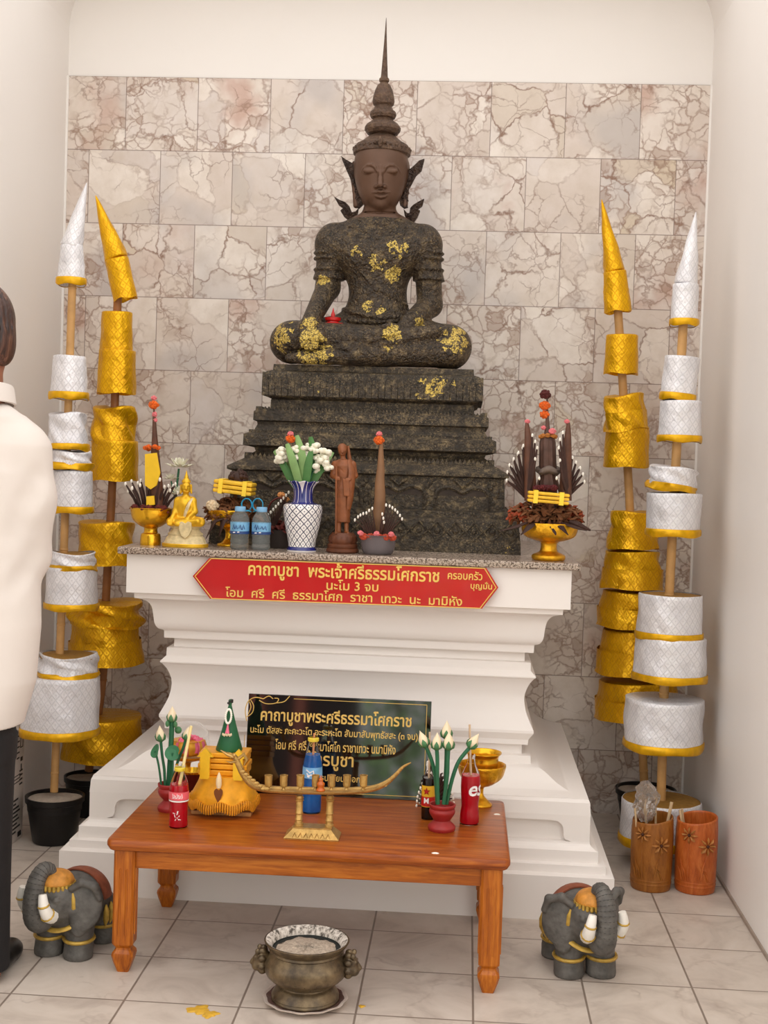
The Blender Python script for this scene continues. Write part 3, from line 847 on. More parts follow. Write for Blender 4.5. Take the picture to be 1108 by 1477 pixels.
# crown
M_CROWN = m_bronze('crown bronze', S(92, 68, 52), S(60, 46, 36), S(120, 94, 70), [], metal=.3, rough=.5, orn=.35)
hc = L(550, 222, .0)
prof = [(24, 540.), (4.8, 110)]
CR = [(36, 226), (41, 223), (41.5, 219), (40, 214), (38.5, 213), (37, 209.5), (31, 206), (25, 201.5), (19, 196.5), (16, 195), (22, 193.2), (25.5, 188), (25.4, 184), (22.5, 179.5), (17.5, 176), (14.2, 173), (13.8, 171.5),
      (17, 170), (18.8, 166), (18, 161.5), (14.5, 158.5), (13, 155.5), (12.4, 153), (15, 150.5), (15.9, 146), (15.2, 140), (12.6, 130), (9.2, 122.5), (6.2, 120), (5.6, 118.6), (7.2, 117), (7.2, 113.5), (5.2, 111.4), (4.9, 109), (3.4, 85), (2.0, 60), (.7, 32), (.25, 25)]
cu = lambda v: 549.5+(222-v)*.036
prof = []
for r, v in CR:
    p = L(cu(v), v); prof.append((r*s0, p.z))
def crn(t, k, r, h):
    v = CR[k][1]
    if 206 < v < 214: return r*(1+.012*math.cos(28*t)), h
    if 160 < v < 193: return r*(1+.02*math.cos(20*t)), h
    return r, h
ax = (V((hc.x+.002, hc.y+.004, 0)), V((0, 0, 1)))
obj('crown', lathe(prof, 64, ax, crn), M_CROWN, bud, smooth=.5)
gs = []
for i in range(26):
    t = 2*PI*i/26; c = V((hc.x+.002+40.5*s0*math.cos(t), hc.y+.004+40.5*s0*math.sin(t), L(549, 216).z)); gs.append(ball(c, .006, 7, 5))
c = V((hc.x+.002, hc.y-41*s0, L(549, 214).z)); gs += [ball(c, .013, 8, 6, (.7, .5, 1.6)), ball(c+V((-.018, .003, -.002)), .008, 8, 6), ball(c+V((.018, .003, -.002)), .008, 8, 6)]
obj('crown_jewels', join(*gs), M_CROWN, bud)
def z7(pts): return [(440+a/5.036, 180+b/5.036) for a, b in pts]
earL = z7([(260, 225), (298, 252), (345, 278), (372, 305), (384, 345), (392, 420), (408, 490), (428, 535), (424, 572), (392, 604), (366, 592), (376, 562), (360, 542), (371, 507), (357, 487), (366, 457), (349, 440), (353, 415), (334, 396), (341, 376), (318, 356), (300, 318), (284, 270)])
earR = z7([(868, 245), (830, 258), (783, 303), (745, 333), (734, 380), (722, 440), (700, 500), (682, 545), (690, 580), (720, 604), (748, 596), (736, 566), (752, 548), (740, 512), (758, 492), (748, 462), (766, 448), (762, 422), (782, 404), (776, 384), (800, 372), (846, 330), (858, 285)])
shL = z7([(210, 520), (252, 545), (292, 560), (322, 590), (340, 634), (368, 628), (388, 604), (380, 655), (352, 690), (318, 694), (282, 664), (256, 622), (276, 604), (244, 580)])
shR = z7([(866, 535), (826, 556), (786, 580), (764, 604), (758, 640), (742, 640), (716, 610), (724, 660), (752, 700), (792, 702), (816, 670), (836, 620), (814, 616), (852, 586)])
M_FLAME = m_bronze('ornament bronze', S(70, 50, 40), S(44, 34, 28), S(104, 80, 60), [], metal=.3, rough=.5, orn=.9)
for q, nm, dy in ((earL, 'ear_ornament', .0), (earR, 'ear_ornament', .0), (shL, 'shoulder_flame', .03), (shR, 'shoulder_flame', .03)):
    pts = [L(u, v, dy) for u, v in q]
    g = prism(pts, (0, .022, 0))
    ctr = sum(pts, V())/len(pts)
    rib = tube([ctr+(pts[0]-ctr)*t+V((0, -.001, 0)) for t in (-.5, 0, .5, .9)], [.005, .007, .005, .002], 6)
    obj(nm, join(g, rib), M_FLAME, bud, smooth=0, bevel=.003)
# small red lamp on the lap
lp = sb+L(479, 475, -.15)
lp = sb+L(480, 472, -.135)
M_LAMP = pm('glossy red plastic', S(190, 22, 20), .3, var=.08, coat=.3)
lm = thing('votive_lamp', 'small bright red votive lamp resting on the lap of the statue', 'lamp', lp)
obj('dish', lathe([(.026, 0), (.040, .002), (.043, .012), (.040, .014), (.022, .010), (.020, .020), (.028, .024), (.030, .034), (.012, .036)], 20), M_LAMP, lm)
obj('flame', lathe([(.006, .034), (.008, .044), (.004, .056), (.0008, .070)], 10), M_LAMP, lm)
# ================================================================== tall tiered cloth umbrellas standing in pots
def m_brocade(name, base, line, metal, rough, s=36):
    n = NT(name); uv = n.tc('UV'); p = n.tc('Object')
    edge, dia = lattice(n, uv, s, s*.8)
    ln = n.maprange(edge, .40, .46); dot = n.maprange(dia, .10, .16, 1, 0)
    pat = n.math('MAXIMUM', ln, dot)
    c = n.mix(n.math('MULTIPLY', pat, .38), base, line)
    c = n.mix(n.maprange(n.noise(p, 14, 4), .4, .7, 0, .3), c, line)
    n.set(col=c, metal=metal, rough=n.math('ADD', rough, n.math('MULTIPLY', pat, .16)),
          normal=n.bump(n.noise(p, 15, 3, .55), .7, .016, n.bump(pat, .35, .002)))
    return n.m
M_GOLD_CLOTH = m_brocade('gold brocade cloth', S(236, 180, 8), S(196, 126, 0), .62, .30)
M_WHITE_CLOTH = m_brocade('silver white brocade cloth', S(240, 238, 240), S(186, 184, 190), .2, .34)
M_TRIM = pm('gold ribbon trim', S(228, 172, 8), .34, .45, var=.15, nscale=40, bump=.3, bscale=50)
M_STRAW = pm('straw disc', S(158, 116, 50), .6, var=.2, nscale=60, bump=.3)
M_BAMBOO = pm('bamboo pole', S(196, 150, 92), .5, var=.2, nscale=12, bump=.15, bscale=30)
M_BAMBOO_DARK = pm('aged bamboo pole', S(150, 98, 54), .5, var=.25, nscale=12, bump=.15, bscale=30)
M_BLACK = pm('black plastic', S(20, 18, 18), .35, var=.1)
M_SAND = pm('grey sand', S(196, 182, 166), .9, var=.12, nscale=90, bump=.5, bscale=180)
def pole_geo(pts, r):
    c = catmull([tuple(p) for p in pts], 6); out = [tube(c, r, 12)]
    L_ = sum((pts[i+1]-pts[i]).length for i in range(len(pts)-1))
    for i in range(1, len(c)-1, 5):
        p = V(c[i]); d = (V(c[i+1])-V(c[i-1])).normalized()
        out.append(tube([p-d*.004, p, p+d*.004], [r*1.02, r*1.13, r*1.02], 12))
    return join(*out)
def hor(u): return 738.5+F_PX*PITCH+(u-554)*ROLL      # eye line in the photo
def umbrella(name, label, Y, pole, tiers, tip, cloth, trim, pot, pole_mat, rp=.015, group=None, straw=None):
    k = Y/F_PX
    b = P(pot[0], pot[2], Y) if pot else P(pole[0][0], pole[0][1], Y); b.z = 0
    t = thing(name, label, 'ceremonial umbrella', b, group=group)
    pts = [P(u, v, Y) for u, v in pole]
    pts = [V((p.x, p.y, p.z)) for p in pts]
    obj('pole', pole_geo(pts, rp), pole_mat, t, off=b)
    for i, T in enumerate(tiers):
        lb, rb_, vb, lt, rt, vt, cr, tr = T
        rB, rT = (rb_-lb)/2*k, (rt-lt)/2*k
        cb, ct = (lb+rb_)/2, (lt+rt)/2
        vb2 = vb-(rb_-lb)/2*(vb-hor(cb))/F_PX; vt2 = vt-(rt-lt)/2*(vt-hor(ct))/F_PX
        A, Z = P(cb, vb2, Y), P(ct, vt2, Y); H = (Z-A).length
        ph = i*1.7+Y*3
        def md(th, kk, r, h, cr=cr, ph=ph, H=H):
            if r < .02: return r, h
            q = math.sin(PI*min(max(h/H, 0), 1))**.7
            w = 1+.012*math.sin(5*th+ph)+.008*math.sin(11*th+2*ph)
            if cr: w += cr*q*(math.sin(3*th+ph+2.5*h/H*PI)*.6+math.sin(2*th-ph+4*h/H)*.4+math.sin(7*th+3*ph+6*h/H)*.3)-cr*q*.35
            return r*w, h+(.003*math.sin(4*th+ph)+cr*.03*math.sin(2*th+ph)) if h < H*.05 else h+cr*.04*math.sin(2*th+ph*2)*min(1, h/H)
        n = 14
        pf = [(rB-.004, H*.55), (rB-.004, .003)]+[(rB+(rT-rB)*j/n, H*j/n) for j in range(n+1)]
        pf += [(rT-.004, H+.003)]
        if not straw or i not in straw: pf += [(rT*.5, H+.004), (.012, H+.004)]
        o = obj('tier', lathe(pf, 56, (A, Z-A), md, cap0=False, cap1=not(straw and i in straw)), cloth, t, smooth=1.2, off=b)
        if straw and i in straw:
            obj('tier_top', lathe([(.012, H-.001), (rT*.6, H+.002), (rT-.003, H-.001), (rT-.004, H-.012), (.012, H-.013)], 40, (A, Z-A)), M_STRAW, o, off=b, label='flat straw-coloured top disc')
        if trim and tr:
            tw = tr*k
            obj('trim', lathe([(rB+.001, -.003), (rB+.004, 0), (rB+.005, tw*.5), (rB+.004, tw), (rB+.001, tw+.002)], 56, (A, Z-A), md, cap0=False, cap1=False), M_TRIM, o, smooth=1.2, off=b)
    # pointed finial: cone with a rolled edge
    (tu, tv), (cl, crr, cv) = tip
    A = P((cl+crr)/2, cv, Y); Z = P(tu, tv, Y); H = (Z-A).length; r0 = (crr-cl)/2*k
    pf = [(r0*.98, -.004), (r0*1.03, 0), (r0, .006)]+[(r0*(1-j/10)**.9+.0015, H*j/10) for j in range(1, 11)]
    def cm(th, kk, r, h): return r*(1+.05*math.sin(3*th+h*40)+.03*math.sin(5*th-h*60)), h
    obj('finial', lathe(pf, 28, (A, Z-A), cm), cloth, t, smooth=1.2, off=b)
    if pot:
        lu, ru, vb, tl, trr, vt = pot[3:]
        c = V((b.x, b.y, 0)); rb2 = (ru-lu)/2*k; rt2 = (trr-tl)/2*k
        hz = P(pot[0], vt, Y).z
        pp = [(rb2*.96, .002), (rb2, .006), (rt2*.95, hz-.022), (rt2, hz-.02), (rt2*1.01, hz), (rt2*.95, hz), (rt2*.93, hz-.02), (rt2*.92, hz-.05)]
        po = obj('pot', lathe(pp, 40, ((0, 0, 0), (0, 0, 1)), cap1=False), M_BLACK, t, label='black plastic pot')
        def sm(th, kk, r, h): return r, h+.003*math.sin(3*th+r*60)
        obj('sand', lathe([(rt2*.935, hz-.014), (rt2*.7, hz-.010), (rt2*.3, hz-.006), (.001, hz-.004)], 32, ((0, 0, 0), (0, 0, 1)), sm, cap0=False), M_SAND, po, label='levelled grey sand filling')
    return t
def T(lb, rb, vb, vt, cr=0, tr=0, lt=None, rt=None):
    return (lb, rb, vb, lt if lt is not None else lb+2, rt if rt is not None else rb-2, vt, cr, tr)
umbrella('tiered_umbrella', 'white and silver tiered umbrella in black pot nearest the left wall', 4.60,
         [(78, 1142), (88, 900), (93, 770), (98, 600), (103, 450), (106, 370)],
         [T(82, 123, 408, 352, .04, 9, 87, 119), T(72, 127, 574, 513, .02, 9, 77, 124), T(66, 128, 648, 597, .16, 8, 71, 127), T(70, 133, 676, 652, .12, 8), T(75, 134, 740, 680, .02, 8),
          T(70, 140, 824, 800, .12, 7), T(64, 141, 882, 822, .02, 8), T(54, 142, 982, 950, .15, 7), T(30, 144, 1070, 985, .03, 10, 36, 147)],
         ((125, 264), (88, 119, 354)), M_WHITE_CLOTH, True, (78, 0, 1205, 45, 108, 1213, 34, 120, 1147), M_BAMBOO, .0145, straw={5, 7})
umbrella('tiered_umbrella', 'all-gold tiered umbrella between the white one and the altar, tip tilting left', 4.98,
         [(128, 1112), (148, 980), (153, 860), (162, 700), (166, 570), (170, 420)],
         [T(164, 199, 430, 372, .03, 0, 151, 186), T(144, 192, 504, 449, .03), T(139, 196, 567, 504, .02), T(131, 196, 640, 588, .20), T(130, 200, 694, 636, .02), T(110, 196, 818, 756, .12),
          T(100, 206, 908, 874, .18), T(98, 210, 966, 900, .05, 0, 104, 200), T(88, 206, 1105, 1044, .04)],
         ((138, 282), (151, 185, 372)), M_GOLD_CLOTH, False, (128, 0, 1180, 98, 158, 1180, 92, 166, 1118), M_BAMBOO_DARK, .0165)
umbrella('tiered_umbrella', 'all-gold tiered umbrella to the right of the altar, behind the white one', 5.10,
         [(930, 1138), (917, 900), (908, 720), (900, 580), (893, 470), (888, 400)],
         [T(872, 911, 448, 390, .04, 0, 871, 903), T(871, 920, 538, 482, .02), T(871, 936, 620, 570, .16, 0, 872, 928), T(870, 935, 674, 616, .02), T(875, 950, 793, 740, .09, 0, 880, 946), T(866, 956, 852, 798, .09, 0, 873, 950),
          T(861, 958, 909, 857, .05, 0, 869, 950), T(858, 968, 979, 914, .03, 0, 868, 958), T(859, 982, 1046, 990, .03, 0, 866, 974)],
         ((868, 288), (872, 901, 390)), M_GOLD_CLOTH, False, (930, 0, 1180, 900, 962, 1180, 886, 972, 1137), M_BAMBOO, .0165)
umbrella('tiered_umbrella', 'white and silver tiered umbrella by the right wall, lowest tier near the floor', 4.70,
         [(952, 1235), (958, 1000), (967, 830), (976, 650), (985, 480), (990, 410)],
         [T(967, 1006, 467, 408, .04, 8, 972, 1008), T(953, 1001, 576, 514, .02, 9, 960, 1010), T(950, 1010, 636, 578, .02, 8, 954, 1012), T(932, 1002, 708, 676, .14, 9, 938, 1008), T(932, 1008, 774, 713, .02, 9, 932, 1010),
          T(918, 1012, 925, 862, .02, 8), T(914, 1018, 988, 926, .02, 9), T(900, 1012, 1090, 1018, .03, 10, 904, 1015), T(893, 1010, 1230, 1168, .02, 10)],
         ((1004, 306), (974, 1006, 408)), M_WHITE_CLOTH, True, None, M_BAMBOO, .0165, straw={5, 8})
# ================================================================== low wooden offering table
def m_wood(name, a, b, c_, sx=(14, 60, 60), rough=.36, coat=.12):
    n = NT(name); p = n.tc('Object')
    q = n.vmath('MULTIPLY', p, sx)
    f = n.noise(q, 1.0, 5, .6, 1.5); g = n.noise(n.vmath('MULTIPLY', p, tuple(x*5 for x in sx)), 1.0, 3, .6)
    c = n.ramp(n.math('ADD', n.math('MULTIPLY', f, .75), n.math('MULTIPLY', g, .25)), [(.34, a), (.5, b), (.66, c_)])
    n.set(col=c, rough=rough, coat=coat, spec=.32, normal=n.bump(g, .08, .002)); n.b.inputs['Coat Roughness'].default_value = .18
    return n.m
WT = (S(118, 50, 8), S(152, 74, 14), S(178, 98, 26))
M_WTOP = m_wood('varnished table top wood', *WT, sx=(3, 40, 40))
WL = (S(132, 64, 10), S(166, 88, 16), S(190, 112, 32))
M_WLEG = m_wood('varnished leg wood', *WL, sx=(45, 45, 4))
M_WRAIL = m_wood('varnished rail wood', *WL, sx=(4, 45, 45))
ZT = .372
TX0, TX1, TY0, TY1 = -.937, .151, 3.425, 4.045
tb = thing('offering_table', 'low varnished brown wooden table with fluted legs in front of the altar', 'table', ((TX0+TX1)/2, (TY0+TY1)/2, 0))
to = tuple(tb.location)
def slab_geo(x0, x1, y0, y1, z0, z1, r):
    """table top with rounded corners and a moulded edge"""
    def loop(e, z):
        out = []
        for cx, cy, a0 in ((x1-r, y1-r, 0), (x0+r, y1-r, PI/2), (x0+r, y0+r, PI), (x1-r, y0+r, 1.5*PI)):
            for k in range(5):
                a = a0+PI/2*k/4; out.append(V((cx+(r-e)*math.cos(a), cy+(r-e)*math.sin(a), z)))
        return out
    lv = [(.016, z0), (.008, z0+.004), (.004, z0+.010), (.0, z0+.016), (.0, z1-.008), (.003, z1-.002), (.009, z1)]
    vs, fs = [], []
    for e, z in lv: vs += loop(e, z)
    m = 20
    for k in range(len(lv)-1):
        for i in range(m):
            j = (i+1) % m; fs.append((k*m+i, k*m+j, (k+1)*m+j, (k+1)*m+i))
    fs.append(tuple(range(m-1, -1, -1))); fs.append(tuple(range((len(lv)-1)*m, len(lv)*m)))
    return vs, fs
obj('table_top', slab_geo(TX0, TX1, TY0, TY1, ZT-.034, ZT, .022), M_WTOP, tb, smooth=.5, off=to)
def leg_geo(cx, cy):
    w = .0285
    secs = [(w, ZT-.033), (w, .085), (w*.98, .078), (w*.72, .068), (w*.74, .063), (w*1.0, .054), (w*1.04, .046), (w*.9, .030), (w*.62, .006), (w*.55, 0)]
    vs, fs = [], []
    for a, z in secs:
        c = a*.22
        for sx, sy in ((1, -1), (1, 1), (-1, 1), (-1, -1)):
            if (sx, sy) == (1, -1): q = [(a-c, -a), (a, -a+c)]
            elif (sx, sy) == (1, 1): q = [(a, a-c), (a-c, a)]
            elif (sx, sy) == (-1, 1): q = [(-a+c, a), (-a, a-c)]
            else: q = [(-a, -a+c), (-a+c, -a)]
            vs += [V((cx+x, cy+y, z)) for x, y in q]
    m = 8
    for k in range(len(secs)-1):
        for i in range(m):
            j = (i+1) % m; fs.append((k*m+j, k*m+i, (k+1)*m+i, (k+1)*m+j))
    fs.append(tuple(range(m))); fs.append(tuple(range(len(secs)*m-1, (len(secs)-1)*m-1, -1)))
    gs = [(vs, fs)]
    for sgn, ax_ in ((-1, 0), (1, 0), (-1, 1), (1, 1)):
        for o in (-.009, .009):       # raised fluting beads on each face
            a, b = .105, ZT-.085
            if ax_ == 0: gs.append(tube([V((cx+o, cy+sgn*w, a)), V((cx+o, cy+sgn*w, b))], [.0032, .0032], 6))
            else: gs.append(tube([V((cx+sgn*w, cy+o, a)), V((cx+sgn*w, cy+o, b))], [.0032, .0032], 6))
    return join(*gs)
LX0, LX1, LY0, LY1 = TX0+.047, TX1-.047, TY0+.047, TY1-.05
for x in (LX0, LX1):
    for y in (LY0, LY1): obj('leg', leg_geo(x, y), M_WLEG, tb, smooth=.4, off=to)
for y in (LY0, LY1): obj('apron_rail', box(LX0+.026, LX1-.026, y-.011, y+.011, ZT-.086, ZT-.033), M_WRAIL, tb, smooth=0, bevel=.003, off=to)
M_WRAILY = m_wood('varnished side rail wood', *WL, sx=(45, 4, 45))
for x in (LX0, LX1): obj('apron_rail', box(x-.011, x+.011, LY0+.026, LY1-.026, ZT-.086, ZT-.033), M_WRAILY, tb, smooth=0, bevel=.003, off=to)

# ---- black polished plaque leaning at the back of the table
M_PLAQ = pm('polished black stone', S(14, 10, 10), .05, var=.1, ior=1.85)
M_GOLDP = pm('gilt lettering', S(216, 178, 96), .4, .3, var=.06)
yq0 = 3.985
pl0 = P(484, 1148, yq0); pl0.z = ZT
bl, br = P(352, 1146, yq0), P(617.5, 1153, yq0)
hgt = .305; lean = math.radians(7)
plq = thing('prayer_plaque', 'polished black stone plaque with gold Thai prayer leaning at the back of the table', 'plaque', pl0)
plq.rotation_euler = (-lean, 0, 0)
x0, x1 = bl.x-pl0.x, br.x-pl0.x
obj('stone', box(x0, x1, 0, .014, 0, hgt), M_PLAQ, plq, smooth=0, bevel=.001)
kx = (x1-x0)/272
def plx(u, v):     # photo pixel -> plaque face coordinates
    d = ray(u, v); n_ = V((0, math.cos(lean), math.sin(lean)*-1)); o = V((0, 0, EYE))
    n_ = V((0, -math.cos(lean), math.sin(lean)))
    t = (pl0-o).dot(n_)/d.dot(n_); q = o+d*t-pl0
    return q.x, q.y*math.sin(lean)+q.z*math.cos(lean)
def ptext(s, ua, ub, v, h, w=.012):
    a, b = plx(ua, v), plx(ub, v)
    g = text_geo(s, width=b[0]-a[0], height=h, weight=w, extrude=.0004)
    obj('lettering', move(g, ((a[0]+b[0])/2, -.0003, (a[1]+b[1])/2)), M_GOLDP, plq, smooth=0)
ptext('คาถาบูชาพระศรีธรรมาโศกราช', 376, 594, 1037, .056, .02)
ptext('นะโม ตัสสะ ภะคะวะโต อะระหะโต สัมมาสัมพุทธัสสะ (๓ จบ)', 361, 603, 1058, .032, .014)
ptext('โอม ศรี ศรี ธรรมาโศโก ราชาเทวะ นมามิหัง', 397, 571, 1077, .032, .014)
ptext('การบูชา', 444, 510, 1101, .046, .016)
ptext('ธูปเทียน ดอกไม้', 462, 530, 1124, .030)
fr = []
def pline(pts, r=.0011): fr.append(tube([V((x, -.0008, z)) for x, z in pts], r, 5))
tl, tr_, br2 = plx(424, 1008), plx(616, 1017), plx(612, 1148)
pline([tl, tr_]); pline([tr_, (tr_[0], .012)])
a, b = plx(353, 1060), plx(353, 1130); pline([(a[0], a[1]), (a[0], .012)]); pline([(a[0], .012), (tr_[0], .012)])
for pts in ([(356, 1040), (354, 1025), (358, 1012), (368, 1006), (380, 1008)], [(358, 1030), (362, 1020), (360, 1012)], [(374, 1010), (384, 1015), (398, 1014), (402, 1008), (396, 1007)], [(398, 1014), (410, 1012), (418, 1004)],
            [(356, 1034), (364, 1028), (366, 1018), (362, 1010)], [(380, 1008), (388, 1004), (394, 1008)]):
    pline(catmull([plx(*q) for q in pts], 4), .0016)
obj('border', join(*fr), M_GOLDP, plq)

# ---- bottles of coloured drink
M_GLASS = pm('clear glass', S(240, 240, 240), .03, var=0, trans=1, ior=1.12)
def bottle(label, u, v, Y, prof_px, liquid, level, cap=None, straw=None, k=None, shade=None):
    b = P(u, v, Y); b.z = ZT; k = Y/F_PX
    t = thing('drink_bottle', label, 'bottle', b)
    pr = [(r*k, max(0, h*k)) for r, h in prof_px]
    def rad(h): return float(np.interp(h, [p[1] for p in pr], [p[0] for p in pr]))
    body = [(pr[0][0]*.8, .001)]+pr
    def fl(th, kk, r, h): return r*(1+.012*math.cos(8*th)), h
    obj('glass', lathe(catmull(body, 3), 32, mod=fl, cap1=False), M_GLASS, t, smooth=1)
    hl = level*k
    lq = [(rad(h)*.93, h) for h in np.linspace(.004, hl, 14)]
    obj('drink', lathe(lq, 28), liquid, t, smooth=1, label=None)
    return t, b, k, rad
def m_liquid(name, c, c2):
    n = NT(name); p = n.tc('Object')
    n.set(col=n.mix(n.maprange(n.noise(p, 30, 2), .3, .7), c, c2), rough=.12, trans=.25, ior=1.2, coat=.6); return n.m
M_REDQ = m_liquid('red soda', S(228, 16, 40), S(196, 6, 26))
M_BLUEQ = m_liquid('blue soda', S(40, 130, 220), S(24, 92, 176))
M_DARKQ = m_liquid('dark brown drink', S(40, 20, 10), S(26, 12, 8))
M_RED_LABEL = pm('pale red label', S(226, 96, 104), .4, var=.15, nscale=60)
M_WHITE_PRINT = pm('white print', S(244, 238, 236), .45, var=.04)
M_BLUE_LABEL = pm('light blue label', S(120, 178, 220), .4, var=.2, nscale=50)
M_YELLOW_CAP = pm('yellow plastic', S(226, 200, 60), .35, var=.06)
def label_band(t, rad, z0, z1, mat, name='label', a0=0, a1=2*PI, add=.0012):
    n = 28; vs, fs = [], []
    m = 5
    for j in range(m):
        z = z0+(z1-z0)*j/(m-1)
        for i in range(n+1):
            a = a0+(a1-a0)*i/n; r = rad(z)+add
            vs.append(V((r*math.cos(a), r*math.sin(a), z)))
    for j in range(m-1):
        for i in range(n): fs.append((j*(n+1)+i, j*(n+1)+i+1, (j+1)*(n+1)+i+1, (j+1)*(n+1)+i))
    return obj(name, (vs, fs), mat, t, smooth=1)
def drinking_straw(label, p0, p1, mat, r=.0028):
    p0, p1 = V(p0), V(p1)
    return _tag(obj('drinking_straw', tube([p0-p0, (p1-p0)*.5, p1-p0], r, 10), mat, None), label, 'straw'), p0
# red bottle with a pink label, front left
pr = [(13.5, 0), (13.8, 6), (13.2, 14), (13.6, 30), (14.2, 46), (14.0, 56), (12.5, 66), (9, 76), (6.2, 82), (5.6, 86), (6.8, 88), (6.8, 92)]
t, b, k, rad = bottle('bottle of red drink with pale red label and yellow ring at the table front left', 257, 1190, 3.58, pr, M_REDQ, 63)
lb = label_band(t, rad, 42*k, 54*k, M_RED_LABEL)
label_band(lb, rad, 39.5*k, 41.5*k, M_WHITE_PRINT, 'label_stripe')
gs = []
for i in range(7): gs.append(tube([V(((-7+2.3*i+.5)*k, 0, (52-(i % 3)*1.2)*k)), V(((-7+2.3*i+1.6)*k, 0, (46+(i % 2)*1.5)*k)), V(((-7+2.3*i-.2)*k, 0, (45)*k))], .0009, 4))
obj('print', wrap(move(join(*gs), (0, 0, 0)), rad(48*k)+.0022), M_WHITE_PRINT, lb, smooth=0)
random.seed(3); gs = []
for i in range(9):
    x, z = random.uniform(-5, 5), random.uniform(12, 24)
    gs.append(tube([V((x*k, 0, z*k)), V(((x+random.uniform(-2, 2))*k, 0, (z+random.uniform(1, 4))*k)), V(((x+random.uniform(-2, 3))*k, 0, (z+random.uniform(-2, 3))*k))], .0008, 4))
obj('embossed_mark', wrap(join(*gs), rad(18*k)+.0016), M_WHITE_PRINT, t, smooth=0)
obj('cap_ring', lathe([(7.4*k, 83*k), (8*k, 84*k), (8*k, 87.5*k), (7.2*k, 88.5*k), (6.9*k, 86*k)], 24, cap0=False, cap1=False), M_YELLOW_CAP, t)
p1 = P(276, 1047, 3.60)
M_STRAWP = pm('pale yellow straw', S(236, 214, 150), .4, var=.04)
s_, p0 = drinking_straw('pale yellow straw leaning in the bottle with the yellow ring', b+V((.0, 0, 60*k)), p1, M_STRAWP, .0042); s_.location = p0
# blue bottle
pr = [(13.5, 0), (14, 5), (14, 20), (14, 60), (13.4, 72), (10.5, 86), (7.6, 98), (6.4, 106), (6.4, 112)]
t, b, k, rad = bottle('bottle of blue drink with a light blue label standing behind the brass boat', 449, 1170, 3.80, pr, M_BLUEQ, 85)
lb = label_band(t, rad, 52*k, 68*k, M_BLUE_LABEL)
gs = [tube([V((-8*k, 0, 65*k)), V((-2*k, 0, 61*k)), V((3*k, 0, 64*k)), V((4*k, 0, 57*k))], .0022, 5), tube([V((-6*k, 0, 55*k)), V((0, 0, 58*k)), V((6*k, 0, 55*k))], .0024, 5), tube([V((-7*k, 0, 60*k)), V((-3*k, 0, 54*k))], .002, 5)]
obj('print', wrap(join(*gs), rad(60*k)+.0025), M_WHITE_PRINT, lb, smooth=0)
obj('cap_ring', lathe([(7*k, 104*k), (8.2*k, 105*k), (8.2*k, 109*k), (7*k, 110*k)], 24, cap0=False, cap1=False), M_YELLOW_CAP, t)
M_STRAWO = pm('orange straw', S(222, 150, 100), .4, var=.04)
s_, p0 = drinking_straw('orange straw standing inside the bottle of blue drink', b+V((0, 0, 70*k)), b+V((.002, -.001, 116*k)), M_STRAWO); s_.location = p0
# red bottle with white lettering, right
pr = [(13.5, 0), (14, 8), (13, 20), (12.2, 26), (13.2, 40), (14, 56), (13.4, 70), (10, 80), (6.4, 88), (5.2, 95), (5.6, 99), (5.6, 101)]
t, b, k, rad = bottle('slim bottle of red drink with white cursive lettering at the table right', 677, 1185, 3.76, pr, M_REDQ, 71)
obj('lettering', wrap(text_geo('es', height=15*k, weight=.02, shear=.25), rad(52*k)+.0015, -PI/2+.72, 51*k), M_WHITE_PRINT, t, smooth=0)
M_STRAWB = pm('beige straw', S(214, 184, 150), .4, var=.04)
s_, p0 = drinking_straw('beige straw sticking up from the slim red bottle at the table right', b+V((0, 0, 70*k)), P(677.5, 1045, 3.76), M_STRAWB, .0032); s_.location = p0
# small brown bottle behind the red flower pot
pr = [(9, 0), (9.4, 4), (9.4, 52), (8.2, 60), (4.8, 70), (4, 76), (4.6, 78), (4.6, 84)]
bb = 617
t, b, k, rad = bottle('small dark brown bottle with yellow and red label behind the red lotus pot', bb, 1176, 3.79, pr, M_DARKQ, 60)
M_MLAB = pm('yellow label', S(232, 180, 40), .4, var=.08)
M_MRED = pm('red print', S(190, 26, 22), .4, var=.08)
lb = label_band(t, rad, 19*k, 50*k, M_MLAB)
label_band(lb, rad, 20*k, 34*k, M_MRED, 'label_stripe', add=.0016)
obj('lettering', wrap(text_geo('M', height=8*k, weight=.03), rad(30*k)+.0024, -PI/2-.25, 28.5*k), M_WHITE_PRINT, lb, smooth=0)
star = [V(((6 if i % 2 == 0 else 2.6)*k*math.sin(PI*i/5), 0, (6 if i % 2 == 0 else 2.6)*k*math.cos(PI*i/5))) for i in range(10)]
obj('star_mark', wrap(move(prism(star, (0, .0004, 0)), (0, 0, 0)), rad(42*k)+.0026, -PI/2-.25, 42*k), M_MRED, lb, smooth=0)
s_, p0 = drinking_straw('brown straw rising from the small dark bottle', b+V((0, 0, 55*k)), P(620, 1056, 3.79), M_STRAWB); s_.location = p0

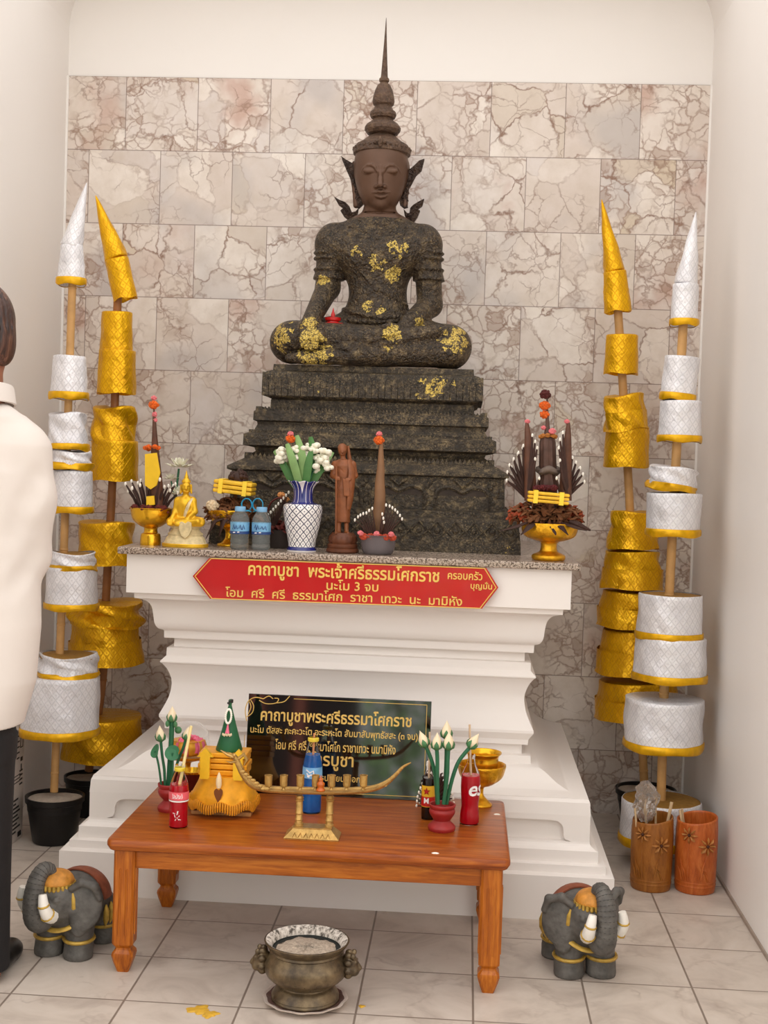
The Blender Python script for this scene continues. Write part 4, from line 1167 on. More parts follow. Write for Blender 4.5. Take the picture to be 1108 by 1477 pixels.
# ---- red pots with artificial lotus
M_CLAY = pm('red lacquer pot', S(150, 36, 34), .45, var=.15, nscale=30, bump=.2)
M_STEM = pm('green stem', S(34, 96, 62), .5, var=.15)
M_LEAF = pm('lotus leaf green', S(48, 112, 72), .5, var=.12)
M_BUD_C = pm('cream lotus bud', S(232, 212, 178), .5, var=.06, sss=.1)
M_SEPAL = pm('green sepals', S(70, 120, 76), .5, var=.15)
def lotus_pot(label, u, v, Y, w_top, w_mid, w_neck, w_foot, h, group):
    b = P(u, v, Y); b.z = ZT; k = Y/F_PX
    t = thing('lotus_pot', label, 'flower pot', b, group=group)
    q = lambda r, hh: (r*k, hh*h*k)
    pf = catmull([q(w_foot*.94, 0), q(w_foot, .08), q(w_foot*.97, .18), q(w_neck, .36), q(w_neck*1.02, .42), q(w_mid*.85, .55), q(w_mid, .70), q(w_mid*.97, .80), q(w_mid*.90, .84), q(w_top*.97, .9), q(w_top, 1.0), q(w_top*.88, 1.0), q(w_top*.8, .86)], 3)
    obj('pot', lathe(pf, 36, cap1=True), M_CLAY, t, smooth=.9)
    return b, k
def lotus_bud(label, base, path_px, Y, size, group, r=.0042, lean=(0, 0, 1)):
    """stem following photo points at depth Y (list of (u, v, dy)), bud at its end"""
    pts = [P(u, v, Y+d) for u, v, d in path_px]
    t = thing('lotus_bud', label, 'flower', pts[0], group=group)
    c = catmull([tuple(p) for p in pts], 5)
    obj('stem', tube(c, r, 8), M_STEM, t, off=pts[0])
    d = (V(c[-1])-V(c[-4])).normalized(); d = (d*.5+V(lean)).normalized()
    k = Y/F_PX; s = size*k
    e = V(c[-1])
    def pm_(th, kk, rr, h): return rr*(1+.05*math.cos(5*th)), h
    bud = obj('bud', lathe(catmull([(.1*s, -.1*s), (.36*s, .1*s), (.46*s, .38*s), (.40*s, .72*s), (.24*s, 1.05*s), (.08*s, 1.34*s), (.01*s, 1.5*s)], 3), 20, (e, d), pm_), M_BUD_C, t, smooth=1.2, off=pts[0])
    gs = []
    x, y, z = frame_of(d)
    for i in range(5):
        a = 2*PI*i/5; dirv = x*math.cos(a)+y*math.sin(a); sd = d.cross(dirv)
        pp = [e+dirv*(.12*s)+d*(-.12*s), e+dirv*(.42*s)+d*(.12*s), e+dirv*(.50*s)+d*(.42*s), e+dirv*(.44*s)+d*(.72*s)]
        gs.append(tube(pp, [.12*s, .24*s, .20*s, .02*s], 6, .35, up=sd))
    obj('sepals', join(*gs), M_SEPAL, t, off=pts[0], smooth=1)
    return t
b, k = lotus_pot('red lacquer pot holding lotus buds at the table back left', 244, 1166, 3.74, 17.5, 17, 9.5, 17, 40, None)
zr = b.z+34*k
g1 = None
vb0 = 1132
lotus_bud('tallest cream lotus bud of the left pot, with small green buds below it', b, [(243, 1136, 0), (245, 1100, 0), (247, 1070, .0), (248, 1040, .0)], 3.74, 15, g1, .0075)
lotus_bud('shorter cream lotus bud leaning left over the left pot', b, [(238, 1136, .0), (237, 1110, 0), (234, 1090, 0), (232, 1068, .0)], 3.73, 15, g1, lean=(-.1, 0, 1))
lotus_bud('cream lotus bud behind the yellow straw in the left pot', b, [(248, 1136, .01), (256, 1100, .02), (264, 1080, .02), (268, 1066, .02)], 3.74, 13, g1, lean=(.2, 0, 1))
def lotus_leaf(label, path_px, Y, r, nrm):
    pts = [P(u, v, Y+d) for u, v, d in path_px]
    t = thing('lotus_leaf', label, 'leaf', pts[0])
    obj('stem', tube(catmull([tuple(p) for p in pts], 4), .0032, 7), M_STEM, t, off=pts[0])
    rr = r*Y/F_PX
    def lm(th, kk, q, h): return q*(1-.25*max(0, math.cos(th))**12), h+.10*q*math.sin(2*th)
    obj('blade', lathe([(rr*.98, -.0015), (rr, 0), (rr*.97, .0015), (rr*.5, -.001), (.001, -.003)], 28, (pts[-1], nrm), lm), M_LEAF, t, smooth=1, off=pts[0])
lotus_leaf('round lotus leaf facing the viewer in the left pot', [(246, 1136, -.015), (249, 1112, -.02), (249, 1086, -.02)], 3.74, 11.5, (.05, -.95, .35))
lotus_leaf('tilted oval lotus leaf on the left edge of the left pot', [(233, 1136, -.012), (229, 1105, -.02), (224, 1083, -.02)], 3.74, 10.5, (-.75, -.6, .35))
gs = [ball(P(241.5, 1044, 3.73), .008, 8, 6, (.8, .8, 1.2)), ball(P(253, 1045, 3.73), .008, 8, 6, (.8, .8, 1.2)), ball(P(257, 1053, 3.75), .011, 8, 6, (1, .8, 1))]
for q, nm in zip(gs, ('left of the tall stem', 'right of the tall stem', 'lower right beside the tall stem')):
    c0 = q[0][0]; _tag(obj('green_bud', q, M_SEPAL, None, off=c0), 'tiny closed green bud '+nm+' in the left pot', 'bud').location = c0
b, k = lotus_pot('red lacquer pot full of cream lotus buds at the table right', 637, 1195, 3.68, 19.5, 19, 12.5, 20, 38, None)
for lab, pth, sz in (('topmost cream lotus bud of the right pot', [(642, 1160, .01), (643, 1120, .02), (644, 1090, .02), (644, 1064, .02)], 17),
                     ('leftmost cream lotus bud of the right pot, tilted left', [(631, 1160, 0), (628, 1120, 0), (622, 1095, 0), (614, 1076, 0)], 16),
                     ('cream lotus bud in front left of the right pot', [(632, 1160, -.012), (631, 1120, -.015), (631, 1096, -.015), (630, 1080, -.015)], 16),
                     ('cream lotus bud in front centre of the right pot', [(640, 1160, -.012), (645, 1120, -.015), (646, 1096, -.015), (647, 1080, -.015)], 17),
                     ('cream lotus bud leaning right toward the beige straw', [(644, 1160, 0), (652, 1125, 0), (662, 1098, 0), (678, 1078, 0)], 16)):
    lotus_bud(lab, b, pth, 3.68, sz, None, .0056, lean=(-.35, 0, .9) if 'tilted' in lab else ((.45, 0, .9) if 'leaning' in lab else (0, 0, 1)))

# ---- gold pedestal bowls
M_GOLD = pm('polished gold metal', S(232, 178, 44), .22, .85, var=.12, nscale=20, bump=.15, bscale=70)
M_GOLDD = pm('embossed gold metal', S(222, 164, 36), .30, .8, var=.22, nscale=50, bump=.6, bscale=110)
def petal_mod(n, amp, h0, h1):
    def f(th, kk, r, h):
        q = 1 if h0 <= h <= h1 else 0
        return r*(1+amp*q*abs(math.sin(n*th/2))), h
    return f
Y = 3.97; k = Y/F_PX; b = P(693, 1156, Y); b.z = ZT
t = thing('offering_stand', 'gold footed tray with petal rim at the table back right', 'tray', b)
pf = catmull([(17, 0), (17, 2), (13, 6), (5, 14), (4, 22), (6, 27), (18, 32), (29, 42), (33, 54), (34, 60), (31.5, 59), (28, 46), (16, 37), (.5, 36)], 3)
obj('tray', lathe([(r*k, h*k) for r, h in pf], 48, mod=petal_mod(18, .05, 38*k, 70*k)), M_GOLDD, t, smooth=1)
b2 = P(697, 1110, Y); b2.z = ZT+37.2*k
t = thing('offering_bowl', 'small gold bowl sitting in the gold footed tray', 'bowl', b2)
pf = [(14, 0), (15, 2), (13.5, 4), (15, 7), (20, 16), (22, 30), (22.5, 40), (26.5, 46), (26, 47.5), (22, 42), (20.5, 30), (17, 14), (.5, 9)]
obj('bowl', lathe([(r*k*.98, h*k*.86) for r, h in catmull(pf, 3)], 40), M_GOLD, t, smooth=1)
# ---- bowl with dark red outside and the wrapped pink parcel behind, left
Y = 3.90; k = Y/F_PX; b = P(276, 1146, Y); b.z = ZT
t = thing('offering_bowl', 'gold-lined bowl with dark red outside, half hidden behind the pink-label bottle', 'bowl', b)
M_MAROON = pm('dark red lacquer', S(96, 26, 22), .35, var=.12)
pf = catmull([(10, 0), (10.5, 2), (7, 6), (8, 12), (13, 24), (17, 36), (18, 38)], 3)
obj('outside', lathe([(r*k, h*k) for r, h in pf], 36, cap1=False), M_MAROON, t, smooth=1)
obj('lining', lathe([(r*k, h*k) for r, h in [(18.4, 37), (19, 40), (17.2, 40.5), (15.5, 35), (8, 20), (.5, 18)]], 36, cap0=False), M_GOLD, t, smooth=1)
Y = 4.0; b = P(270, 1146, Y); b.z = ZT; k = Y/F_PX
t = thing('offering_stand', 'gold footed tray under the pink wrapped parcel behind the left lotus pot', 'tray', b)
pf = catmull([(14, 0), (14, 2), (5, 8), (4, 34), (8, 40), (26, 46), (30, 50), (28, 50.5), (16, 46), (.5, 45)], 3)
obj('tray', lathe([(r*k, h*k) for r, h in pf], 40, mod=petal_mod(16, .06, 44*k, 60*k)), M_GOLDD, t, smooth=1)
M_PINK = pm('pink satin', S(226, 104, 132), .4, var=.2, nscale=40, bump=.4, bscale=40)
M_PGOLD = pm('golden wrap', S(224, 160, 50), .35, .4, var=.15)
bp_ = V((b.x, b.y, ZT+50.6*k))
t = thing('wrapped_parcel', 'pink and gold wrapped parcel in a clear dome behind the left lotus pot', 'parcel', bp_)
def pk(th, kk, r, h): return r*(1+.05*math.sin(9*th)+.03*math.sin(5*th+1)), h
obj('wrapping', lathe([(x*k, z*k) for x, z in catmull([(16, 0), (22, 3), (24, 12), (22, 20), (20, 22), (.5, 22.5)], 3)], 36, mod=pk), M_PGOLD, t, smooth=1)
gs = []
random.seed(5)
for i in range(34):
    a = random.uniform(0, 2*PI); r = random.uniform(0, 17)*k; gs.append(ball((r*math.cos(a), r*math.sin(a), (21+random.uniform(0, 9)*(1-r/(19*k)))*k), .0085, 7, 5, (1, 1, .7)))
obj('pink_rosette', join(*gs), M_PINK, t)
gs = [lathe([(24.3*k, 6*k), (24.6*k, 14*k), (22.6*k, 20.5*k), (22.2*k, 20.5*k), (24.0*k, 14*k), (23.8*k, 6*k)], 9, phase=a, cap0=False, cap1=False) for a in (0,)]
for i in range(9):
    a = 2*PI*i/9; gs.append(tube([V((23.5*k*math.cos(a), 23.5*k*math.sin(a), 2*k)), V((24.8*k*math.cos(a), 24.8*k*math.sin(a), 12*k)), V((21*k*math.cos(a), 21*k*math.sin(a), 22*k))], .004, 6, .4))
obj('pink_ribbon', join(*gs), M_PINK, t, smooth=1)
M_CLEAR = pm('clear plastic dome', S(245, 245, 245), .05, var=0, trans=1, ior=1.04)
obj('dome', lathe([(x*k, z*k) for x, z in catmull([(30, 0), (30, 22), (27, 36), (16, 46), (.3, 48)], 4)], 36, cap0=False), M_CLEAR, t, smooth=1)

# ---- gold cloth cushion offering with the green cone
Y = 3.76; k = Y/F_PX; b = P(323, 1166, Y); b.z = ZT
brd = obj('wooden_board', move(box(-44*k, 44*k, -24*k, 24*k, 0, 6*k), (0, 0, 0)), pm('light brown board', S(170, 118, 66), .5, var=.2, nscale=30), None, smooth=0, bevel=.002)
brd.location = b; _tag(brd, 'flat light brown board under the gold fringed offering cushion', 'board')
M_GC = pm('golden satin', S(230, 158, 26), .38, .25, var=.18, nscale=26, bump=.5, bscale=26)
M_FR = pm('gold fringe', S(222, 150, 32), .5, .2, var=.2, nscale=60, bump=.4)
bz = V((b.x, b.y, b.z+6*k))
t = thing('offering_cushion', 'gold satin robe cushion with hanging fringe on the wooden board', 'cushion', bz)
obj('stand', lathe([(x*k, z*k) for x, z in catmull([(24, 0), (24, 3), (15, 7), (14, 14), (18, 20)], 3)], 36), M_GOLD, t, smooth=1)
def skirt(th, kk, r, h): return r*(1+.03*math.sin(8*th)*max(0, 1-h/(50*k))), h+3*k*math.sin(8*th+1)*(1 if h < 22*k else 0)
obj('cloth_skirt', lathe([(x*k, z*k) for x, z in catmull([(44, 15), (48.5, 16), (47, 22), (42, 32), (37.5, 42), (35.5, 52)], 4)], 72, mod=skirt), M_GC, t, smooth=1)
gs = []
for i in range(88):
    a = 2*PI*i/88; r = 49*k*(1+.025*math.sin(8*a)); zz = (11+3*math.sin(8*a+1))*k
    gs.append(tube([V((r*math.cos(a), r*math.sin(a), zz+6*k)), V(((r+.003)*math.cos(a), (r+.003)*math.sin(a), zz)), V(((r+.001)*math.cos(a), (r+.001)*math.sin(a), zz-8*k))], [.0030, .0034, .0022], 5))
_tag(obj('fringe', join(*gs), M_FR, t), kind='stuff')
gs = []
for i, (w, z0, z1) in enumerate([(35, 52, 60), (36, 61, 69), (34, 70, 77), (35, 78, 85)]):
    q = box(-w*k, w*k, -24*k, 24*k, z0*k, z1*k)
    gs.append(q)
obj('folded_robe', join(*gs), M_GC, t, smooth=0, bevel=.003)
M_GPANEL = pm('bright gold panel', S(240, 190, 40), .3, .3, var=.1)
gs = []
for x in (-24, 24):
    house = [(-7, 48), (7, 48), (7, 80), (12, 80), (0, 93), (-12, 80), (-7, 80)]
    obj('gable_band', prism([V(((x+a)*k, -31*k, z*k)) for a, z in house], (0, .014, 0)), M_GPANEL, t, smooth=0)
heart = catmull([(0, 8), (5.5, 20), (6, 26), (3, 29), (0, 27), (-3, 29), (-6, 26), (-5.5, 20), (0, 8)], 4)[:-1]
obj('heart_pendant', prism([V((x*k, -48.5*k, (z+10)*k)) for x, z in heart], (0, .004, 0)), pm('brown velvet', S(120, 66, 24), .7), t, smooth=0)
obj('candle', lathe([(3.2*k, 40*k), (4.2*k, 45*k), (4.2*k, 52*k), (2.6*k, 58*k), (.3*k, 63*k)], 12, ((0, -46*k, 0), (0, 0, 1))), pm('cream wax', S(238, 214, 170), .5, var=.05), t, smooth=1)
zc_ = bz.z+85*k
cone0 = V((b.x+5*k, b.y, zc_))
t = thing('leaf_cone', 'dark green leaf cone on top of the gold cushion', 'cone', cone0)
def cn(th, kk, r, h): return r*(1+.03*math.sin(3*th+h*30)), h
obj('cone', lathe([(19*k, 0), (19.5*k, 1.5*k), (13*k, 24*k), (6.5*k, 50*k), (2.4*k, 66*k), (2.8*k, 70*k), (1.2*k, 75*k)], 26, mod=cn), pm('dark green leaf cone', S(26, 92, 54), .5, var=.12, nscale=16), t, smooth=.9)
gs = [ball((3*k*math.cos(a), 3*k*math.sin(a), (71+2.5*math.sin(i*1.3))*k), .0032, 6, 5) for i, a in enumerate(np.linspace(0, 14, 14))]
obj('dark_tip', join(*gs), pm('dark bead', S(40, 34, 30), .5), t)
M_JAS = pm('white jasmine', S(244, 238, 226), .55, var=.05)
g0 = cone0+V((0, -.014, 60*k))
t = thing('flower_garland', 'small white jasmine garland with pink tassel hung on the green cone', 'garland', g0)
gs = []
for i in range(22):
    a = 2*PI*i/22; z = (2-11*(1-math.cos(a))*.9)*k; x = 4.2*k*math.sin(a); gs.append(ball((x, -(.002-z*.26)*1.0-.004, z), .0034, 6, 5))
obj('jasmine_loop', join(*gs), M_JAS, t)
obj('tassel', tube([V((0, -.014, -20*k)), V((0, -.019, -26*k)), V((0, -.022, -32*k))], [.002, .004, .007], 8), M_PINK, t)
gs = [ball(((i-3)*2.0*k, -.025, (-33-(i % 2)*1.2)*k), .0032, 6, 5, (.8, .8, 1.4)) for i in range(7)]
obj('flower_drops', join(*gs), M_BUD_C, t)

# ---- brass boat shaped candle holder
M_BRASS = pm('aged brass', S(186, 148, 84), .38, .6, var=.25, nscale=50, bump=.5, bscale=120)
Y = 3.60; k = Y/F_PX; b = P(450, 1206, 3.53); b.z = ZT; b.y = 3.55
bt = thing('boat_candle_holder', 'brass dragon boat candle holder on two posts at the middle of the table', 'candle holder', b)
tz = lambda u, v, dy=0: P(u, v, 3.55+dy)-b
base = []
for z, w, d in ((0, 39, 21), (.004, 39.5, 21.5), (.022, 30, 14), (.026, 28, 12.5), (.030, 28, 12.5)):
    base.append((w*k, d*k, z))
vs, fs = [], []
for w, d, z in base: vs += [V((-w, -d, z)), V((w, -d, z)), V((w, d, z)), V((-w, d, z))]
for q in range(len(base)-1):
    for i in range(4): fs.append((q*4+i, q*4+(i+1) % 4, q*4+4+(i+1) % 4, q*4+4+i))
fs += [(3, 2, 1, 0), tuple(range(len(base)*4-4, len(base)*4))]
gs = [(vs, fs)]
for i in range(7):
    x = (-24+8*i)*k; gs.append(tube([V((x-3*k, -20.5*k, .006)), V((x, -17.0*k, .018)), V((x+3*k, -20.5*k, .006))], .0013, 5))
obj('base', join(*gs), M_BRASS, bt, smooth=.4)
for u in (431, 475):
    a = tz(u, 1190); x = a.x; top = tz(u, 1147).z
    pf = [(6.5, .030), (6.5, .036), (5.4, .038), (5.2, .045), (6.0, .047), (5.2, .049), (5.0, top*.55), (6, top*.57), (5.2, top*.60), (5.0, top*.86), (6.6, top*.88), (5.0, top*.91), (6.2, top*.95), (4.4, top)]
    obj('post', lathe([(r*k, z) for r, z in pf], 20, ((x, 0, 0), (0, 0, 1))), M_BRASS, bt, smooth=.7)
kp = [(327, 1086), (338, 1092), (345, 1106), (352, 1120), (364, 1133), (384, 1139), (420, 1141), (460, 1142), (500, 1142), (535, 1139), (556, 1131), (570, 1119), (581, 1107), (593, 1100)]
rr = [2.5, 7, 8, 8, 7.5, 6.5, 6, 6, 6, 6, 6, 5, 3.6, 1.2]
wd = [2, 6, 8, 12, 18, 24, 28, 30, 28, 24, 18, 11, 6, 2]
pts = catmull([tuple(tz(u, v)) for u, v in kp], 4); r2 = catmull([(r, w) for r, w in zip(rr, wd)], 4)
vs, fs = [], []
m = 14
for i, p in enumerate(pts):
    d = (V(pts[min(i+1, len(pts)-1)])-V(pts[max(i-1, 0)])).normalized(); up = V((0, 1, 0)).cross(d)*-1
    if up.z < 0: up = -up
    hh, ww = r2[i][0]*k, r2[i][1]*k
    for j in range(m):
        a = PI+PI*j/(m-1)        # hull: lower half section, open deck on top
        vs.append(V(p)+V((0, ww*math.cos(a)*.55, 0))+up*(hh*math.sin(a)+hh*.5))
    for j in range(m):
        a = 2*PI-PI*j/(m-1)
        vs.append(V(p)+V((0, ww*math.cos(a)*.40, 0))+up*(hh*.55*math.sin(a)+hh*.5))
M2 = 2*m
for i in range(len(pts)-1):
    for j in range(M2):
        fs.append((i*M2+j, i*M2+(j+1) % M2, (i+1)*M2+(j+1) % M2, (i+1)*M2+j))
fs.append(tuple(range(M2-1, -1, -1))); fs.append(tuple(range((len(pts)-1)*M2, len(pts)*M2)))
obj('hull', (vs, fs), M_BRASS, bt, smooth=.9)
# dragon head details on the prow: jaw, crest scrolls
gs = [tube([tz(338, 1092), tz(328, 1088), tz(318, 1082)], [.010, .008, .002], 8, .6), tube([tz(341, 1098), tz(333, 1100), tz(327, 1098)], [.007, .005, .0015], 8, .6),
      tube([tz(344, 1094), tz(352, 1088), tz(356, 1096), tz(352, 1104)], [.005, .006, .005, .002], 7), ball(tz(338, 1089, -.010), .005, 7, 5)]
for i in range(8):
    u, v = 350+i*5, 1108+i*4.2 if i < 6 else 1133; gs.append(ball(tz(u, v+5, -.016-.003*i), .0065, 7, 5, (1.2, .6, .8)))
for i in range(5): gs.append(ball(tz(556+i*6, 1132-i*6, -.012+.001*i), .006-.0006*i, 7, 5, (1, .6, 1)))
obj('dragon_ornament', join(*gs), M_BRASS, bt)
for i, u in enumerate((387, 409, 433, 455, 478, 500, 524)):
    a = tz(u, 1140); zt_, zb_ = tz(u, 1118).z, tz(u, 1134).z
    z0 = tz(u, 1139).z
    pf = [(3, z0), (2.2, z0+.004), (2.4, zb_-.002), (5.0, zb_), (5.4, zb_+.004), (5.6, zt_-.004), (6.0, zt_), (5.0, zt_), (4.6, zb_+.012), (.5, zb_+.010)]
    obj('candle_cup', lathe([(r*k, z) for r, z in pf], 18, ((a.x, 0, 0), (0, 0, 1))), M_BRASS, bt, smooth=.7)
a = P(463, 1139, 3.545)
am = obj('amber_figurine', lathe(catmull([(.012, 0), (.013, .003), (.009, .008), (.010, .014), (.011, .020), (.006, .026), (.0065, .031), (.003, .036), (.0005, .044)], 3), 16), pm('amber resin', S(186, 88, 20), .25, var=.2, coat=.3), None)
am.location = a+V((0, -.008, -.001)); _tag(am, 'tiny amber seated figurine between the cups of the brass boat', 'figurine')
sc = []
random.seed(11)
for i in range(22):
    u = random.uniform(370, 548); p = tz(u, 1138, random.uniform(-.012, .0)); q = V((random.uniform(.004, .012), random.uniform(-.004, .004), random.uniform(-.002, .006)))
    sc.append(tube([p, p+q*.5+V((0, 0, .003)), p+q], [.002, .0026, .001], 5))
_tag(obj('dried_petals', join(*sc), M_JAS, None), 'dry whitish petal scraps scattered along the deck of the brass boat', 'petals', kind='stuff')
# white jasmine-tipped dark fan behind the brown bottle
M_DRY = pm('dry dark leaf', S(58, 34, 26), .65, var=.25, nscale=30, bump=.3)
def leaf_fan(t, root, arms, mat, tipmat, r0=.0032, bead=.0042, off=None, names=('rolled_leaves', 'white_tips')):
    gl, gt = [], []
    for a in arms:
        pts = [V(root)+V(q) for q in a]
        gl.append(tube(pts, [r0*1.3]+[r0]*(len(pts)-2)+[r0*.5], 6)); gt.append(ball(pts[-1], bead, 7, 5, (.8, .8, 1.35)))
    obj(names[0], join(*gl), mat, t, smooth=1); obj(names[1], join(*gt), tipmat, t, smooth=1)
Y = 3.86; k = Y/F_PX; b = P(628, 1160, Y); b.z = ZT
t = thing('flower_offering', 'dark dry leaf fan with white tips behind the brown bottle and right lotus pot', 'offering', b)
arms = []
for s in (-1, 1):
    for i in range(8):
        z = (10+i*6.5)*k; x = s*(27-i*i*.30)*k
        for yy in (-.006,):
            arms.append([(s*6*k, 0, z*.7), (x*.6, yy, z*.95), (x, yy*1.5, z)])
            arms.append([(s*5*k, .012, z*.7), (x*.55, .012, z), (x*.85, .010, z+2.5*k)])
leaf_fan(t, (0, 0, 0), arms, M_DRY, M_JAS)
obj('base_cup', lathe([(10*k, 0), (14*k, 6*k), (16*k, 14*k), (8*k, 16*k), (3*k, 50*k), (1*k, 64*k)], 20), M_DRY, t)
sp = obj('wax_drip', lathe([(.007, 0), (.0065, .0015), (.003, .003), (.0004, .0034)], 12, mod=lambda th, kk, r, h: (r*(1+.5*math.cos(2*th)), h)), pm('white wax', S(240, 232, 220), .4, var=.04), None)
sp.location = G(717, 1175, ZT); _tag(sp, 'white wax scrap on the bare right end of the table', 'wax')
s2 = sp.copy(); COL.objects.link(s2); s2.location = G(628, 1231, ZT); _tag(s2, 'white wax scrap at the front edge of the table', 'wax')
# ================================================================== offerings standing on the granite slab
def at_slab(u, v, Y):
    b = P(u, v, Y); b.z = ZG; return b
M_DRYR = pm('dried reddish petals', S(96, 34, 26), .8, var=.35, nscale=60, bump=.5)
M_DRYB = pm('dried brown petals', S(112, 70, 40), .8, var=.35, nscale=70, bump=.5)
M_MARI = pm('orange marigold', S(216, 96, 20), .7, var=.25, nscale=70, bump=.5)
M_PINKF = pm('pink flower', S(222, 120, 124), .6, var=.2, nscale=60)
M_BROWNL = pm('brown rolled leaf', S(92, 56, 38), .6, var=.3, nscale=26, bump=.3)
M_WAXY = pm('yellow candle wax', S(236, 190, 34), .4, var=.08)
def clump(c, R, n, r, sq=(1, 1, .6), seed=1):
    rr = random.Random(seed); gs = []
    for i in range(n):
        a, b_ = rr.uniform(0, 2*PI), rr.uniform(0, 1)**.5
        p = V(c)+V((R*b_*math.cos(a)*sq[0], R*b_*math.sin(a)*sq[1], R*sq[2]*rr.uniform(0, 1)*(1-b_*.6)))
        d = V((rr.uniform(-1, 1), rr.uniform(-1, 1), rr.uniform(-.3, 1))).normalized()*r
        gs.append(tube([p-d, p+V((0, 0, r*.4)), p+d], [r*.35, r*.7, r*.2], 5, .45))
    return join(*gs)
def pompon(c, r, seed=1, sq=.75):
    rr = random.Random(seed); gs = [ball(c, r*.8, 10, 7, (1, 1, sq))]
    for i in range(46):
        d = V((rr.gauss(0, 1), rr.gauss(0, 1), rr.gauss(0, 1))).normalized(); d.z *= sq
        gs.append(ball(V(c)+d*r*.78, r*.26, 6, 4))
    return join(*gs)
def footed_bowl(name, label, b, k, prof_, mat, n=24, amp=.0):
    t = thing(name, label, 'bowl', b)
    pf = [(r*k, h*k) for r, h in catmull(prof_, 3)]
    obj('bowl', lathe(pf, 48, mod=petal_mod(n, amp, prof_[0][1]*k+.03, 9) if amp else None), mat, t, smooth=1)
    return t
# -- left footed gold bowl with cone and rolled leaf sticks
Y = 4.31; k = Y/F_PX; b = at_slab(217, 788, Y)
t = footed_bowl('offering_bowl', 'tall-footed gold bowl at the left end of the granite slab', b, k,
    [(15, 0), (15, 6), (14, 16), (10.5, 18), (10, 25), (16, 28), (26, 36), (29.5, 46), (30, 52), (31, 54), (29, 54), (27, 46), (1, 40)], M_GOLD)
cb = b+V((0, 0, 50*k))
t = thing('flower_offering', 'brown cone offering with yellow panel and orange marigolds in the left gold bowl', 'offering', cb)
q = lambda u, v, dy=0: P(u, v, Y+dy)-cb
obj('leaf_cone', lathe([(11.5*k, 0), (10*k, 40*k), (7*k, 75*k), (4*k, 110*k), (2.5*k, 135*k), (1*k, 152*k)], 16, (q(226, 738), q(222, 585)-q(226, 738))), M_BROWNL, t, smooth=.9)
pan = [(209, 655), (226, 653), (231, 682), (226, 700), (217, 706), (209, 700)]
obj('yellow_panel', prism([q(u, v, -.036) for u, v in pan], (0, .006, 0)), M_WAXY, t, smooth=0)
obj('yellow_candle', prism([q(u, v, -.045) for u, v in [(211, 716), (222, 715), (223, 728), (211, 729)]], (0, .01, 0)), M_WAXY, t, smooth=0)
obj('marigold_ring', join(*[pompon(q(219+9*math.cos(a), 646+2*math.sin(a), -.02+.02*math.sin(a)), 4.2*k, i) for i, a in enumerate(np.linspace(0, 2*PI, 7)[:-1])]), M_MARI, t)
obj('marigold', pompon(q(222, 584), 8*k, 3), M_MARI, t)
obj('pink_flower', join(pompon(q(222, 574), 4.5*k, 4), pompon(q(223, 598), 4*k, 5, 1.2), pompon(q(224, 606), 3.5*k, 6, 1)), M_PINKF, t)
arms = []
for i in range(22):
    a = -1.15+2.3*i/21; rr_ = random.Random(i)
    l = (46+rr_.uniform(-10, 6)-10*abs(a))*k; y0 = rr_.uniform(-.04, .01)
    arms.append([(14*k*a, y0*.3, -4*k), (24*k*a, y0, l*.55), (34*k*a, y0*1.3, l)])
leaf_fan(t, (0, 0, 0), arms, M_DRY, M_JAS, .0046, .0055, names=('leaf_sticks', 'white_tips'))
_tag(obj('dried_petals', clump((0, -.01, 0), 27*k, 70, .011, (1, .9, .35), 2), M_DRYR, t), kind='stuff')
obj('red_flower_ball', join(*[pompon((x*k, -.042, 6*k), 5*k, i+9) for i, x in enumerate((-20, -8, 1, 14, 22))]), M_DRYR, t)
# -- pale silk lotus spray behind the small golden statue
Y = 4.44; k = Y/F_PX; b = at_slab(257, 786, Y)
M_PALE = pm('pale cream silk petals', S(226, 222, 200), .6, var=.08, sss=.1)
t = thing('silk_flower_spray', 'pale cream silk flowers on a thin stem behind the small golden statue', 'flowers', b)
q = lambda u, v, dy=0: P(u, v, Y+dy)-b
gs = []
def petals(c, R, n, up, seed):
    rr = random.Random(seed); out = []
    for ring, (cnt, tilt, ln) in enumerate(((n, .15, 1), (n-2, .7, .8), (n-3, 1.2, .6))):
        for i in range(cnt):
            a = 2*PI*i/cnt+ring*.4+rr.uniform(-.1, .1); d = V((math.cos(a)*math.cos(tilt), math.sin(a)*math.cos(tilt)*.8, math.sin(tilt)))
            out.append(tube([V(c), V(c)+d*R*ln*.5+V((0, 0, -.1*R)), V(c)+d*R*ln], [R*.10, R*.26, R*.03], 7, .25, up=d.cross(V((0, 0, 1)))))
    return join(*out)
obj('flower', petals(q(259, 672), 22*k, 9, 0, 1), M_PALE, t, smooth=1)
obj('flower', petals(q(258, 712), 20*k, 9, 0, 2), M_PALE, t, smooth=1)
obj('flower', petals(q(246, 690), 13*k, 8, 0, 3), M_PALE, t, smooth=1)
obj('stem', join(tube(catmull([tuple(q(256, 785)), tuple(q(254, 720)), tuple(q(258, 676))], 5), .004, 7), tube([q(255, 730), q(247, 694)], .003, 6)), M_STEM, t)
